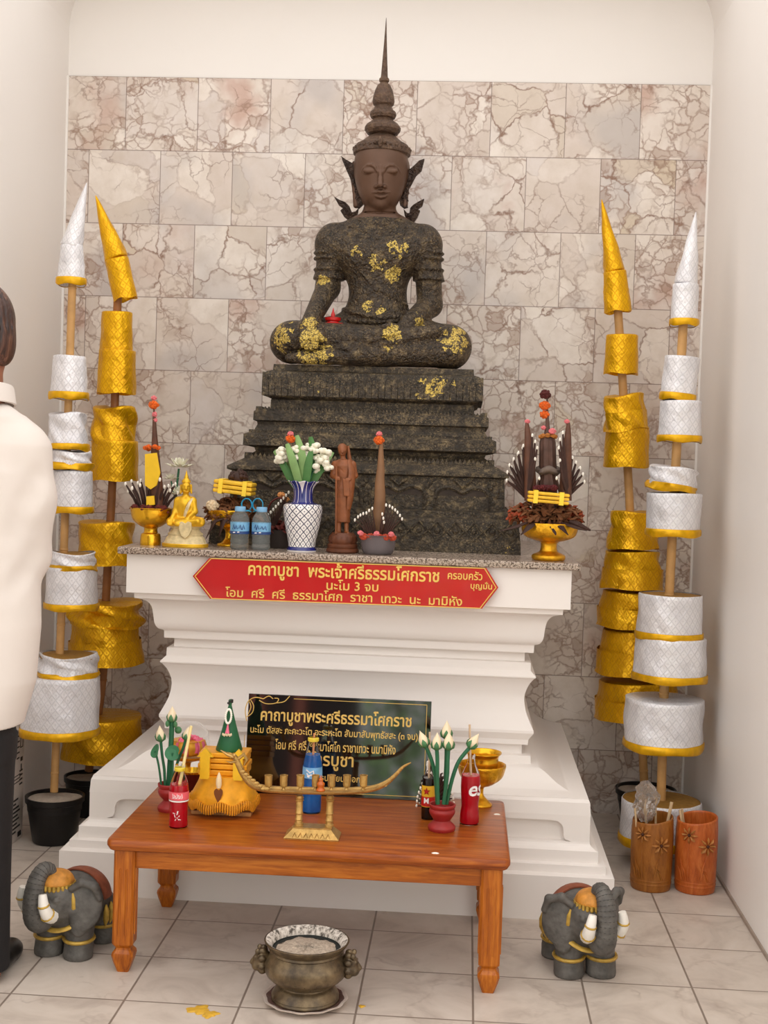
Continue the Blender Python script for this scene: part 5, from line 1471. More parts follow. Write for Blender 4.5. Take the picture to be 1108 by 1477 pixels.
# -- small golden seated statue on a pale stepped base
Y = 4.265; k = Y/F_PX; b = at_slab(267, 793, Y)
t = thing('small_golden_statue', 'small golden seated statue on a pale stepped base at the altar left', 'statue', b)
M_GST = pm('gold painted figure', S(228, 178, 40), .3, .55, var=.14, nscale=40, bump=.2, bscale=90)
M_PLB = pm('pale gold speckled base', S(216, 196, 150), .5, .2, var=.2, nscale=60, bump=.4, bscale=110)
q = lambda u, v, dy=0: V(P(u, v, Y+dy)-b)
ring = []
for r, z in ((33, 0), (33.5, 5), (31, 7), (28, 14), (25, 17), (26, 20), (22, 23), (20, 27), (24, 31), (24.5, 35), (22, 37)): ring.append((r, z))
def oval(th, kk, r, h): return r*(1-.28*abs(math.sin(th))**2), h
obj('base', lathe([(r*k, z*k) for r, z in ring], 40, mod=oval), M_PLB, t, smooth=.5)
obj('base_band', lathe([(33.2*k, .5*k), (34*k, 1.5*k), (34*k, 5*k), (33*k, 6*k)], 40, mod=oval, cap0=False, cap1=False), M_GST, t, smooth=.5, label='gold lower band of the base')
sh = [(258, 754), (262, 752), (267, 755), (271, 752), (276, 754), (276, 765), (272, 773), (267, 777), (261, 773), (258, 765)]
obj('shield', prism([q(u, v, -.052) for u, v in sh], (0, .014, 0)), M_PLB, t, smooth=0, bevel=.002)
f = Field(rng(-.085, .085, .0021), rng(-.06, .05, .0024), rng(.07, .25, .0021))
C_ = lambda a, b_, r1, r2, kk=.008: f.cap(q(*a), q(*b_), r1*k, r2*k, kk)
C_((267, 745, .01), (267, 728, .005), 12, 13, .01); C_((258, 722, .005), (277, 722, .005), 6, 6, .01); C_((268, 718, 0), (268.5, 708, 0), 4, 4)
f.ell(q(268.5, 703, -.002), (7.2*k, .019, 9*k), .006)
C_((256, 723, 0), (253, 738, -.005), 4.8, 4.2); C_((253, 738, -.005), (247, 750, -.035), 4, 3); C_((279, 723, 0), (281, 738, 0), 4.8, 4.2); C_((281, 738, 0), (270, 748, -.035), 4, 3)
C_((262, 750, 0), (246, 752, -.02), 7, 6); C_((274, 750, 0), (290, 752, -.02), 7, 6); C_((246, 754, -.03), (285, 752, -.042), 5, 4); C_((290, 755, -.03), (255, 756, -.045), 5, 4)
f.ell(q(268, 752, 0), (20*k, .035, 6*k), .01)
for i in range(3): C_((243+i*2.4, 750, -.042), (242+i*2.4, 757, -.047), 1.4, 1.1, .002)
C_((268.5, 700, -.019), (268.5, 705, -.023), 1.0, 1.8, .003)
f.chain([q(265, 708.5, -.018), q(268.5, 709.3, -.021), q(272, 708.5, -.018)], 1.0*k, .002)
for s in (-1, 1): f.chain([q(268.5+s*6, 701, -.012), q(268.5+s*3.6, 699.6, -.0185), q(268.5+s*1.2, 701, -.020)], .8*k, .002); C_((268.5+s*7.4, 700, .0), (268.5+s*7.6, 711, .0), 1.5, 1.7, .003)
fobj('figure', f, M_GST, t)
obj('flame_topknot', lathe(catmull([(6.6*k, 0), (6.2*k, 3*k), (3.6*k, 6*k), (3.2*k, 8*k), (1.8*k, 12*k), (.3*k, 18*k)], 3), 14, (q(268.7, 696), q(269.5, 680)-q(268.7, 696))), M_GST, t, smooth=1)
obj('shoulder_sash', tube([q(277, 719, -.026), q(272, 728, -.041), q(268, 738, -.040), q(266, 745, -.036)], [.005, .007, .007, .005], 8, .4), M_PLB, t, smooth=1, label='pale sash over the shoulder')
# -- gold bowl with dried flowers and folded yellow robe
Y = 4.40; k = Y/F_PX; b = at_slab(330, 792, Y)
footed_bowl('offering_bowl', 'gold footed bowl behind the two water bottles, heaped with dried flowers', b, k,
    [(17, 0), (17, 3), (10, 7), (6, 12), (6, 22), (12, 26), (24, 34), (31, 46), (33, 52), (31, 52), (28, 46), (1, 36)], M_GOLD)
cb = b+V((0, 0, 49*k)); q = lambda u, v, dy=0: V(P(u, v, Y+dy)-cb)
t = thing('flower_offering', 'heap of dried brown flowers with a dark bun and blue bows behind the water bottles', 'offering', cb)
_tag(obj('dried_flowers', join(clump(q(336, 750), 40*k, 300, .015, (1, .75, .95), 4), clump(q(338, 744), 30*k, 160, .013, (1, .8, 1.0), 5)), M_DRYB, t), kind='stuff')
obj('dark_leaves', join(*[tube([q(340, 742, -.04), q(340+c, 752, -.075), q(345+c*1.6, 768+abs(c)*.3, -.088)], [.010, .016, .002], 7, .35) for c in (-18, -4, 8, -30)]), M_DRY, t, smooth=1)
obj('leaf_bun', pompon(q(344, 690, .02), 15*k, 8, .9), M_DRY, t)
obj('garland_ball', pompon(q(307, 729, -.05), 10*k, 3, .8), pm('cream garland', S(226, 204, 170), .6, var=.1), t)
M_BLUEB = pm('bright blue ribbon', S(60, 170, 214), .4, var=.1)
gs = []
for s, cx in ((-1, 356), (1, 372)):
    pts = [q(364+s*2, 738, -.075)]+[q(cx+7.5*math.cos(a), 728+9*math.sin(a), -.08) for a in np.linspace(1.2, 1.2+2*PI*.95, 12)]
    gs.append(tube(pts, .007, 8, .3, up=(0, 1, 0)))
obj('blue_bow', join(*gs), M_BLUEB, t, smooth=1)
t2p = q(339, 703, -.03)+cb
def robe(label, c, w, h, d, tilt, pr=None):
    t = thing('folded_robe', label, 'robe', c)
    M = Matrix.Rotation(tilt, 4, 'Y')
    M_RB = pm('yellow robe cloth', S(232, 184, 44), .5, .05, var=.14, nscale=40, bump=.3, bscale=50)
    gs = [box(-w, w, -d, d, -h+2*h*i/3+.001, -h+2*h*(i+1)/3-.001) for i in range(3)]
    obj('cloth', xf(join(*gs), M), M_RB, t, smooth=0, bevel=.004)
    for x in (-.62*w, .62*w): obj('ribbon', xf(box(x-.11*w, x+.11*w, -d-.003, d+.003, -h-.002, h+.003), M), pm('bright yellow ribbon', S(248, 210, 60), .35, .1, var=.06), t, smooth=0)
    return t
robe('folded yellow robe with two ribbons tilted on dried flowers at the altar left', t2p, 28*k, 9.5*k, .05, math.radians(5))
# -- two water bottles
def water_bottle(label, u, Y, seed):
    k = Y/F_PX; b = at_slab(u, 797, Y)
    t = thing('water_bottle', label, 'bottle', b)
    pr = [(11, 0), (13.2, 2), (13.4, 6), (12.8, 9), (13.4, 12), (12.8, 16), (13.4, 20), (13.2, 26), (13.4, 40), (13.2, 45), (10.5, 51), (7, 56), (6.6, 58)]
    obj('plastic_bottle', lathe([(r*k, h*k) for r, h in catmull(pr, 2)], 32, mod=lambda th, kk, r, h: (r*(1+.015*math.cos(10*th)), h)), pm('clear water bottle', S(232, 236, 234), .06, var=0, trans=.88, ior=1.09), t, smooth=1)
    rad = lambda h: 13.4*k
    lb = label_band(t, rad, 23*k, 40*k, pm('sky blue label', S(120, 176, 214), .35, var=.25, nscale=50))
    M_NAVY = pm('navy print', S(40, 70, 128), .4, var=.1)
    label_band(lb, rad, 23*k, 27*k, M_NAVY, 'label_stripe', add=.0017)
    rr = random.Random(seed)
    gs = [tube([V(((x)*k, 0, (29+rr.uniform(0, 3))*k)), V(((x+2)*k, 0, (34+rr.uniform(0, 3))*k)), V(((x+4)*k, 0, (29+rr.uniform(0, 2))*k))], .0016, 4) for x in (-9, -5, 1, 6)]
    obj('print', wrap(join(*gs), rad(0)+.003), M_NAVY, lb, smooth=0)
    obj('white_print', wrap(tube([V((-8*k, 0, 25*k)), V((2*k, 0, 26*k))], .0016, 4), rad(0)+.0032), M_WHITE_PRINT, lb, smooth=0)
    obj('cap', lathe([(7.6*k, 55.5*k), (7.8*k, 56*k), (7.8*k, 61.5*k), (7.2*k, 62.5*k)], 28, mod=lambda th, kk, r, h: (r*(1+.02*math.cos(24*th)), h)), pm('light blue cap', S(128, 178, 216), .4, var=.06), t, smooth=.6)
water_bottle('clear water bottle with blue label next to the yellow robe bowl, left of the pair', 345, 4.262, 1)
water_bottle('clear water bottle with blue label nearer the blue and white vase', 376, 4.268, 2)
# -- dark plastic pot with dried red offering, half hidden behind the vase
Y = 4.40; k = Y/F_PX; b = at_slab(404, 791, Y)
pot_ = obj('plastic_tub', lathe([(r*k, z*k) for r, z in [(17, 0), (18, 1), (21, 26), (22, 27), (20, 27), (17, 4), (1, 3)]], 36), pm('dark tinted plastic tub', S(62, 54, 52), .25, var=.1, coat=.3), None, smooth=.8)
pot_.location = b; _tag(pot_, 'dark grey plastic tub half hidden behind the blue and white vase', 'tub')
cb = b+V((0, 0, 24*k)); q = lambda u, v, dy=0: V(P(u, v, Y+dy)-cb)
t = thing('flower_offering', 'dried red flowers with white-tipped stems between water bottle and vase', 'offering', cb)
_tag(obj('dried_flowers', clump((0, 0, 0), 21*k, 90, .012, (1, .9, .7), 6), M_DRYR, t), kind='stuff')
obj('red_ribbon', tube(catmull([tuple(q(386, 738, -.03)), tuple(q(392, 724, -.03)), tuple(q(404, 718, -.03)), tuple(q(412, 724, -.03))], 5), .010, 8, .3), M_DRYR, t, smooth=1)
arms = []
for i in range(9):
    arms.append([(-10*k, -.02, 0), ((-12+i*2.2)*k, -.035, (14+i*3)*k), ((-16+i*3.6)*k, -.045, (24+i*4.2)*k)])
leaf_fan(t, (0, 0, 0), arms, M_DRY, M_JAS, .0026, .0046)
obj('marigold', join(pompon(q(406, 714, -.01), 6*k, 2), pompon(q(413, 720, -.01), 5*k, 3)), pm('pale orange flower', S(206, 140, 80), .6, var=.2), t)
# -- blue and white vase with flowers
def m_vase():
    n = NT('blue and white porcelain'); uv = n.tc('UV'); p = n.tc('Object'); x, y, z = n.sep(p)
    ang = n.math('DIVIDE', n.math('ARCTAN2', x, n.math('MULTIPLY', y, -1)), 2*PI)
    k_ = 4.27/F_PX
    a = n.math('MULTIPLY', ang, 15); bb_ = n.math('DIVIDE', z, 11.8*k_)
    u1 = n.math('ADD', a, bb_); u2 = n.math('SUBTRACT', a, bb_)
    d1 = n.math('ABSOLUTE', n.math('SUBTRACT', n.math('FRACT', u1), .5)); d2 = n.math('ABSOLUTE', n.math('SUBTRACT', n.math('FRACT', u2), .5))
    ln = n.math('GREATER_THAN', n.math('ADD', n.math('MAXIMUM', d1, d2), n.math('MULTIPLY', n.noise(p, 90, 2), .06)), .455)
    dt = n.math('LESS_THAN', n.math('ADD', d1, n.math('MULTIPLY', d2, 1.0)), .13)
    pat = n.math('MAXIMUM', ln, dt)
    c = n.mix(pat, S(236, 232, 230), S(40, 42, 74))
    zz = n.math('DIVIDE', z, k_)
    neck = n.math('GREATER_THAN', zz, 70.5); base = n.math('LESS_THAN', zz, 7.2); foot = n.math('LESS_THAN', zz, 2.2)
    vz = n.math('MULTIPLY', n.math('ABSOLUTE', n.math('SUBTRACT', n.math('FRACT', n.math('ADD', n.math('MULTIPLY', ang, 5), .5)), .5)), 44)
    wedge = n.math('GREATER_THAN', n.math('SUBTRACT', zz, n.math('MULTIPLY', vz, 2.2)), 84)
    line = n.math('LESS_THAN', n.math('ABSOLUTE', n.math('SUBTRACT', vz, 14)), .9)
    blue = n.mix(n.noise(p, 20, 3), S(26, 30, 96), S(44, 50, 128))
    nk = n.mix(n.math('MAXIMUM', wedge, line), blue, S(222, 218, 222))
    c = n.mix(neck, c, nk)
    band = n.math('MULTIPLY', n.math('GREATER_THAN', zz, 69.2), n.math('LESS_THAN', zz, 71))
    c = n.mix(band, c, S(44, 50, 128)); c = n.mix(base, c, blue); c = n.mix(foot, c, S(226, 220, 216))
    n.set(col=c, rough=.14, coat=.4); return n.m
Y = 4.27; k = Y/F_PX; b = at_slab(435, 798, Y)
t = thing('porcelain_vase', 'blue and white lattice patterned porcelain vase in the middle left of the altar', 'vase', b)
pf = [(21, 0), (21.5, 2), (20.5, 5), (19.5, 7), (20.5, 16), (25, 36), (28, 56), (28.4, 64), (26, 68.5), (18, 70.5), (15, 73), (14, 80), (14.5, 90), (18, 97), (22, 101), (21, 101.5), (13, 91), (11, 70), (.5, 68)]
obj('vase_body', lathe([(r*k, z*k) for r, z in catmull(pf, 3)], 60, mod=lambda th, kk, r, h: (r*(1+.03*math.cos(9*th)*(1 if h > 96*k else 0)), h+(.8*k*math.cos(9*th) if h > 97*k else 0))), m_vase(), t, smooth=1)
fb = b+V((0, 0, 92*k)); q = lambda u, v, dy=0: V(P(u, v, Y+dy)-fb)
t = thing('flower_bunch', 'bunch of white blossoms with long green leaves in the porcelain vase', 'flowers', fb)
M_BLADE = pm('long green leaf', S(74, 122, 62), .5, var=.2, nscale=16)
M_BLADE2 = pm('yellow green leaf', S(126, 160, 96), .5, var=.18, nscale=16)
for m_, lst in ((M_BLADE, [[(441, 704, -.02), (444, 675, -.03), (449, 650, -.03)], [(427, 704, 0), (414, 680, .0), (402, 658, .0)], [(432, 704, -.01), (428, 675, -.02), (426, 650, -.02)], [(450, 704, .01), (452, 660, .02), (448, 630, .02)], [(445, 704, 0), (460, 680, .01), (472, 672, .02)]]),
                (M_BLADE2, [[(433, 704, -.025), (424, 670, -.04), (414, 640, -.035)], [(437, 704, -.015), (436, 660, -.03), (428, 628, -.02)], [(447, 704, .0), (462, 678, .03), (480, 652, .06)], [(429, 704, .02), (412, 668, .03), (396, 650, .04)]])):
    for pts in lst:
        c = catmull([tuple(q(*p_)) for p_ in pts], 5); n_ = len(c)
        obj('leaf', tube(c, [(.004+.0095*math.sin(PI*min(1, .15+.85*i/n_))) for i in range(n_)], 8, .22, up=(1, 0, .2)), m_, t, smooth=1)
rr = random.Random(4); gs = []
for (u, v, n_, s) in ((414, 655, 13, 12), (434, 652, 10, 11), (449, 648, 8, 9), (464, 658, 15, 13), (402, 664, 4, 6), (474, 672, 3, 5), (458, 676, 4, 6)):
    for i in range(int(n_*1.7)): gs.append(ball(q(u+rr.uniform(-s, s), v+rr.uniform(-s, s)*.75, rr.uniform(-.03, .03)), rr.uniform(.008, .013), 7, 5, (1, 1, .8)))
_tag(obj('white_blossoms', join(*gs), pm('white blossom', S(238, 234, 214), .6, var=.08), t), kind='stuff')
gs = [tube(catmull([tuple(q(436+x, 704)), tuple(q(434+x*2.2, 680)), tuple(q(436+x*3.6, 660))], 4), .0026, 6) for x in (-8, -5, -2, 2, 5, 8)]
obj('stem', join(*gs), M_STEM, t)
obj('marigold', pompon(q(419, 633, -.02), 7.5*k, 4), M_MARI, t); obj('pink_flower', pompon(q(419, 626, -.02), 5*k, 5), M_PINKF, t)
# -- standing wooden monk figure
Y = 4.285; k = Y/F_PX; b = at_slab(494, 797, Y)
M_TEAK = pm('carved reddish wood', S(134, 78, 44), .42, .1, var=.22, nscale=40, bump=.35, bscale=100)
t = thing('standing_figurine', 'carved brown wooden figurine standing with staff between vase and cone offering', 'figurine', b)
q = lambda u, v, dy=0: V(P(u, v, Y+dy)-b)
def lob(th, kk, r, h): return r*(1+(.04*math.cos(14*th) if 12*k < h < 24*k else 0)), h
obj('lotus_base', lathe([(r*k, z*k) for r, z in [(22, 0), (24, 2), (24, 5), (21, 7), (22, 9), (22, 12), (19, 14), (21, 18), (20, 24), (17, 27), (16, 29)]], 44, mod=lob), pm('dark carved wood', S(100, 56, 34), .45, .1, var=.25, nscale=40, bump=.3), t, smooth=.6)
f = Field(rng(-.065, .065, .0018), rng(-.05, .05, .002), rng(.055, .37, .0019))
C_ = lambda a, b_, r1, r2, kk=.006: f.cap(q(*a), q(*b_), r1*k, r2*k, kk)
C_((489, 770, -.006), (489, 752, 0), 3, 3.4); C_((500, 770, -.006), (500, 752, 0), 3, 3.4)
C_((488, 769, -.004), (486.5, 769.5, -.022), 3, 2.4); C_((500.5, 769, -.004), (502, 769.5, -.022), 3, 2.4)
f.column([q(495, v_).z for v_ in (753, 735, 705, 692, 672, 663)], *([q(495, 753).x, q(495, 735).x, q(495.5, 705).x, q(495.5, 692).x, q(496, 672).x, q(496, 663).x], [0]*6, [10*k, 10.5*k, 12.5*k, 12*k, 14*k, 8*k], [.018, .020, .024, .022, .024, .016]), k=.006)
C_((484, 669, 0), (508, 669, 0), 5, 5, .008); C_((495, 664, 0), (494.5, 656, 0), 3.8, 3.6)
f.ell(q(494, 650, -.002), (6.2*k, .0165, 8*k), .004); f.ell(q(494, 646, .002), (6.8*k, .017, 6.6*k), .003)
C_((494, 649, -.0165), (494, 652.5, -.020), .8, 1.5, .002); f.chain([q(491.5, 655, -.016), q(494, 655.6, -.0185), q(496.5, 655, -.016)], .8*k, .0015)
for s in (-1, 1): f.chain([q(494+s*4.6, 649.6, -.012), q(494+s*1.2, 649.6, -.0168)], .7*k, .0015)
C_((482, 671, 0), (480, 686, -.010), 4.6, 3.8); C_((480, 686, -.010), (486, 690, -.032), 3.6, 2.6)
C_((509, 671, 0), (512, 686, 0), 5, 4.4); C_((512, 686, 0), (504, 692, -.028), 4, 2.8)
for i in range(4): C_((486+.3*i, 688+i*1.3, -.034), (490+.2*i, 688.5+i*1.3, -.036), 1.1, .9, .0015)
for i in range(4): C_((503, 690+i*1.2, -.030), (499, 690.5+i*1.2, -.033), 1.1, .9, .0015)
for i in range(5): f.chain([q(486+i*4.5, 700, -.028), q(486+i*4.2, 725, -.026), q(487+i*4, 750, -.022)], .9*k, .004, 'sub')
for i in range(4): f.chain([q(484+i*3, 672+i*2, -.024), q(494+i*2, 680+i*2.5, -.028), q(505, 676+i*3, -.024)], .8*k, .003, 'sub')
fobj('figure', f, M_TEAK, t)
obj('shoulder_cloth', tube([q(505, 664, -.008), q(508, 680, -.018), q(507, 700, -.022), q(505, 722, -.020), q(503, 735, -.016)], [.010, .014, .014, .012, .008], 10, .4), M_TEAK, t, smooth=1)
obj('waist_cloth', prism([q(u, v, -.034) for u, v in [(494, 690), (504, 692), (505, 716), (496, 716)]], (0, .012, 0)), M_TEAK, t, smooth=0, bevel=.003)
obj('staff', tube([q(484.5, 770, -.034), q(485, 690, -.037), q(485.5, 672, -.036)], .0028, 8), M_TEAK, t)
obj('umbrella_roll', tube([q(507, 716, .012), q(505, 670, .012), q(502, 643, .012)], [.008, .009, .004], 9), M_TEAK, t)
# -- clear plastic tub with cone offering
Y = 4.275; k = Y/F_PX; b = at_slab(545, 800, Y)
n = NT('grey translucent plastic'); M_TUB = n.set(col=S(150, 140, 142), rough=.15, trans=.55, ior=1.2)
tub = obj('plastic_tub', lathe([(r*k, z*k) for r, z in catmull([(18, 0), (21, 1), (24, 8), (26.5, 24), (28, 27), (28.5, 28), (26, 27.5), (24, 20), (20, 5), (1, 3)], 2)], 40), M_TUB, None, smooth=1)
tub.location = b; _tag(tub, 'see-through greyish plastic tub holding the brown cone offering in mid altar', 'tub')
cb = b+V((0, 0, 25*k)); q = lambda u, v, dy=0: V(P(u, v, Y+dy)-cb)
t = thing('flower_offering', 'tall brown paper cone with orange marigold top in the see-through tub', 'offering', cb)
def spi(th, kk, r, h): return r*(1+.07*math.sin(th+h*60)), h
obj('paper_cone', lathe([(r*k, z*k) for r, z in catmull([(9, -10), (9.5, 0), (8.6, 20), (8.2, 50), (7, 80), (5, 105), (3.2, 130), (2.2, 142)], 3)], 24, mod=spi), pm('brown banana leaf cone', S(128, 92, 62), .6, var=.2, nscale=14, bump=.3), t, smooth=1)
obj('marigold', pompon(q(547, 635), 8*k, 3, .8), M_MARI, t); obj('pink_flower', pompon(q(547, 626), 4.8*k, 5), M_PINKF, t)
arms = []
for u, v in ((512, 750), (516.5, 745.5), (520, 743), (524, 741), (528.5, 740), (532.5, 736.5), (537, 733.5), (557, 728.5), (562, 730), (566, 732.5), (570, 735.5), (573.5, 739), (577, 743.5), (580, 748.5), (551.5, 741.5), (553, 747.5), (554, 753.5)):
    d_ = -.05 if 550 < u < 555 else -.042
    arms.append([tuple(q(545+(u-545)*.35, 776, -.03)), tuple(q(545+(u-545)*.7, (776+v)/2-4, d_)), tuple(q(u, v, d_))])
leaf_fan(t, (0, 0, 0), arms, M_DRY, M_JAS, .0026, .0044)
obj('red_flower_base', join(*[pompon((x*k, -.045, 1*k), 6.5*k, i) for i, x in enumerate((-20, -10, 2, 12, 21))]), pm('orange red petals', S(178, 70, 44), .7, var=.3, nscale=60), t)
obj('pink_flower', join(*[pompon((x*k, -.062, 6*k), 4.6*k, i+4, .8) for i, x in enumerate((-24, -1, 20))]), M_PINKF, t)
# -- large arrangement in the embossed gold bowl, right end
Y = 4.285; k = Y/F_PX; b = at_slab(791, 809, Y)
footed_bowl('offering_bowl', 'embossed wide gold footed bowl at the right end of the granite slab', b, k,
    [(22, 0), (24, 3), (23, 8), (14, 12), (11.5, 16), (12, 26), (22, 29), (34, 34), (38.5, 42), (39, 50), (38, 54), (36, 52), (35, 44), (1, 34)], M_GOLDD, 26, .03)
cb = b+V((0, 0, 50*k)); q = lambda u, v, dy=0: V(P(u, v, Y+dy)-cb)
t = thing('flower_offering', 'large dark dried fan arrangement with orange flowers in the embossed gold bowl', 'offering', cb)
_tag(obj('dried_flowers', join(clump(q(787, 754), 50*k, 330, .016, (1, .62, .85), 7)), M_DRYB, t), kind='stuff')
_tag(obj('dried_red_flowers', join(clump(q(752, 752), 20*k, 100, .015, (.9, 1, 1.4), 8), clump(q(823, 752), 18*k, 90, .015, (.9, 1, 1.4), 9)), pm('rusty dried flowers', S(148, 62, 30), .8, var=.35, nscale=70, bump=.5), t), kind='stuff')
obj('dark_leaves', join(*[tube([q(787+c*.5, 752, -.05), q(790+c, 760, -.085), q(790+c*1.5, 764+(8 if abs(c) < 30 else 2), -.09)], [.008, .014, .002], 7, .35) for c in (-46, -26, 8, 20, 38)]), M_DRY, t, smooth=1)
obj('dark_leaf_roll', tube([q(822, 752, -.05), q(834, 757, -.06), q(852, 765, -.055)], [.008, .011, .003], 8), M_DRY, t)
obj('centre_column', lathe([(12*k, -10*k), (12.5*k, 60*k), (10*k, 70*k), (12*k, 76*k), (11*k, 116*k), (9.5*k, 122*k), (5*k, 126*k), (3*k, 140*k), (1.6*k, 160*k), (1.2*k, 184*k)], 24, (q(791, 755), q(790, 640)-q(791, 755)), mod=lambda th, kk, r, h: (r*(1+.06*math.cos(12*th)), h)), pm('grey brown leaf column', S(88, 62, 52), .65, var=.3, nscale=30, bump=.3), t, smooth=.8)
for side, cx in ((-1, 762), (1, 819)):
    top = q(cx-side*-1 if False else cx+(-2 if side < 0 else 1), 610)
    obj('leaf_spire', tube(catmull([tuple(q(cx+side*-4, 722, -.02)), tuple(q(cx+side*-2, 670, -.02)), tuple(q(cx, 635, -.015)), tuple(top)], 4), [9*k*(1-i/13)**.7+.002 for i in range(13)], 10), M_BROWNL, t, smooth=1)
    obj('pink_flower', pompon(q(cx-1, 608, -.0), 4.2*k, 3), M_PINKF, t)
    arms = []
    tips = ((731, 693), (732, 681), (735, 671), (741, 662), (748, 653), (755, 643)) if side < 0 else ((843, 695), (841, 684), (837, 675), (831, 667), (826, 660), (821, 648))
    rt_ = (758, 716) if side < 0 else (818, 716)
    for i, (u, v) in enumerate(tips):
        for e in (0, 1):
            du, dv = (0, 0) if e == 0 else (side*-6, -7)
            arms.append([tuple(q(rt_[0], rt_[1]-2*i, .02*e)), tuple(q((rt_[0]*.45+(u+du)*.55), (rt_[1]*.4+(v+dv)*.6), -.015+.02*e)), tuple(q(u+du, v+dv, -.02+.025*e))])
    for u, v in (((768, 628), (772, 637), (775, 646), (772, 662), (778, 690)) if side < 0 else ((812, 624), (808, 634), (806, 646), (808, 664), (803, 690))):
        arms.append([tuple(q(cx, 716, -.03)), tuple(q((cx+u)/2-side*2, v+26, -.05)), tuple(q(u, v, -.055))])
    leaf_fan(t, (0, 0, 0), arms, M_DRY, M_JAS, .0056, .0050)
obj('dark_red_heap', join(*[pompon(q(775+8*i, 704, -.05), 6.5*k, i) for i in range(4)]), pm('dark red dried flowers', S(86, 26, 28), .8, var=.3, nscale=60), t)
obj('marigold', pompon(q(786, 585), 8.5*k, 3, .72), M_MARI, t); obj('marigold', pompon(q(785.5, 598), 7.5*k, 4, .75), M_MARI, t)
obj('dark_flower', pompon(q(787, 569), 8.5*k, 6, .8), pm('dark dried flower', S(74, 24, 22), .8, var=.3), t)
obj('grey_band', lathe([(14*k, 0), (18*k, 3*k), (17*k, 8*k), (13*k, 10*k)], 26, (q(791, 684), (0, 0, 1)), mod=lambda th, kk, r, h: (r*(1+.1*math.sin(5*th)), h+.006*math.sin(3*th))), pm('grey dried petals', S(112, 96, 86), .7, var=.25), t, smooth=1)
obj('orange_ring', join(*[pompon(q(790.5+10*math.cos(a), 630+2*math.sin(a), .022*math.sin(a)), 4.2*k, i) for i, a in enumerate(np.linspace(0, 2*PI, 9)[:-1])]), pm('orange yellow flowers', S(190, 120, 50), .7, var=.3, nscale=50), t)
obj('pink_flower', join(pompon(q(797, 622, -.02), 5.5*k, 3), pompon(q(784, 617, -.005), 4*k, 4)), M_PINKF, t)
robe('yellow ribbon-tied cloth packet in front of the large right arrangement', q(791, 718, -.095)+cb, 29*k, 8*k, .022, math.radians(3))
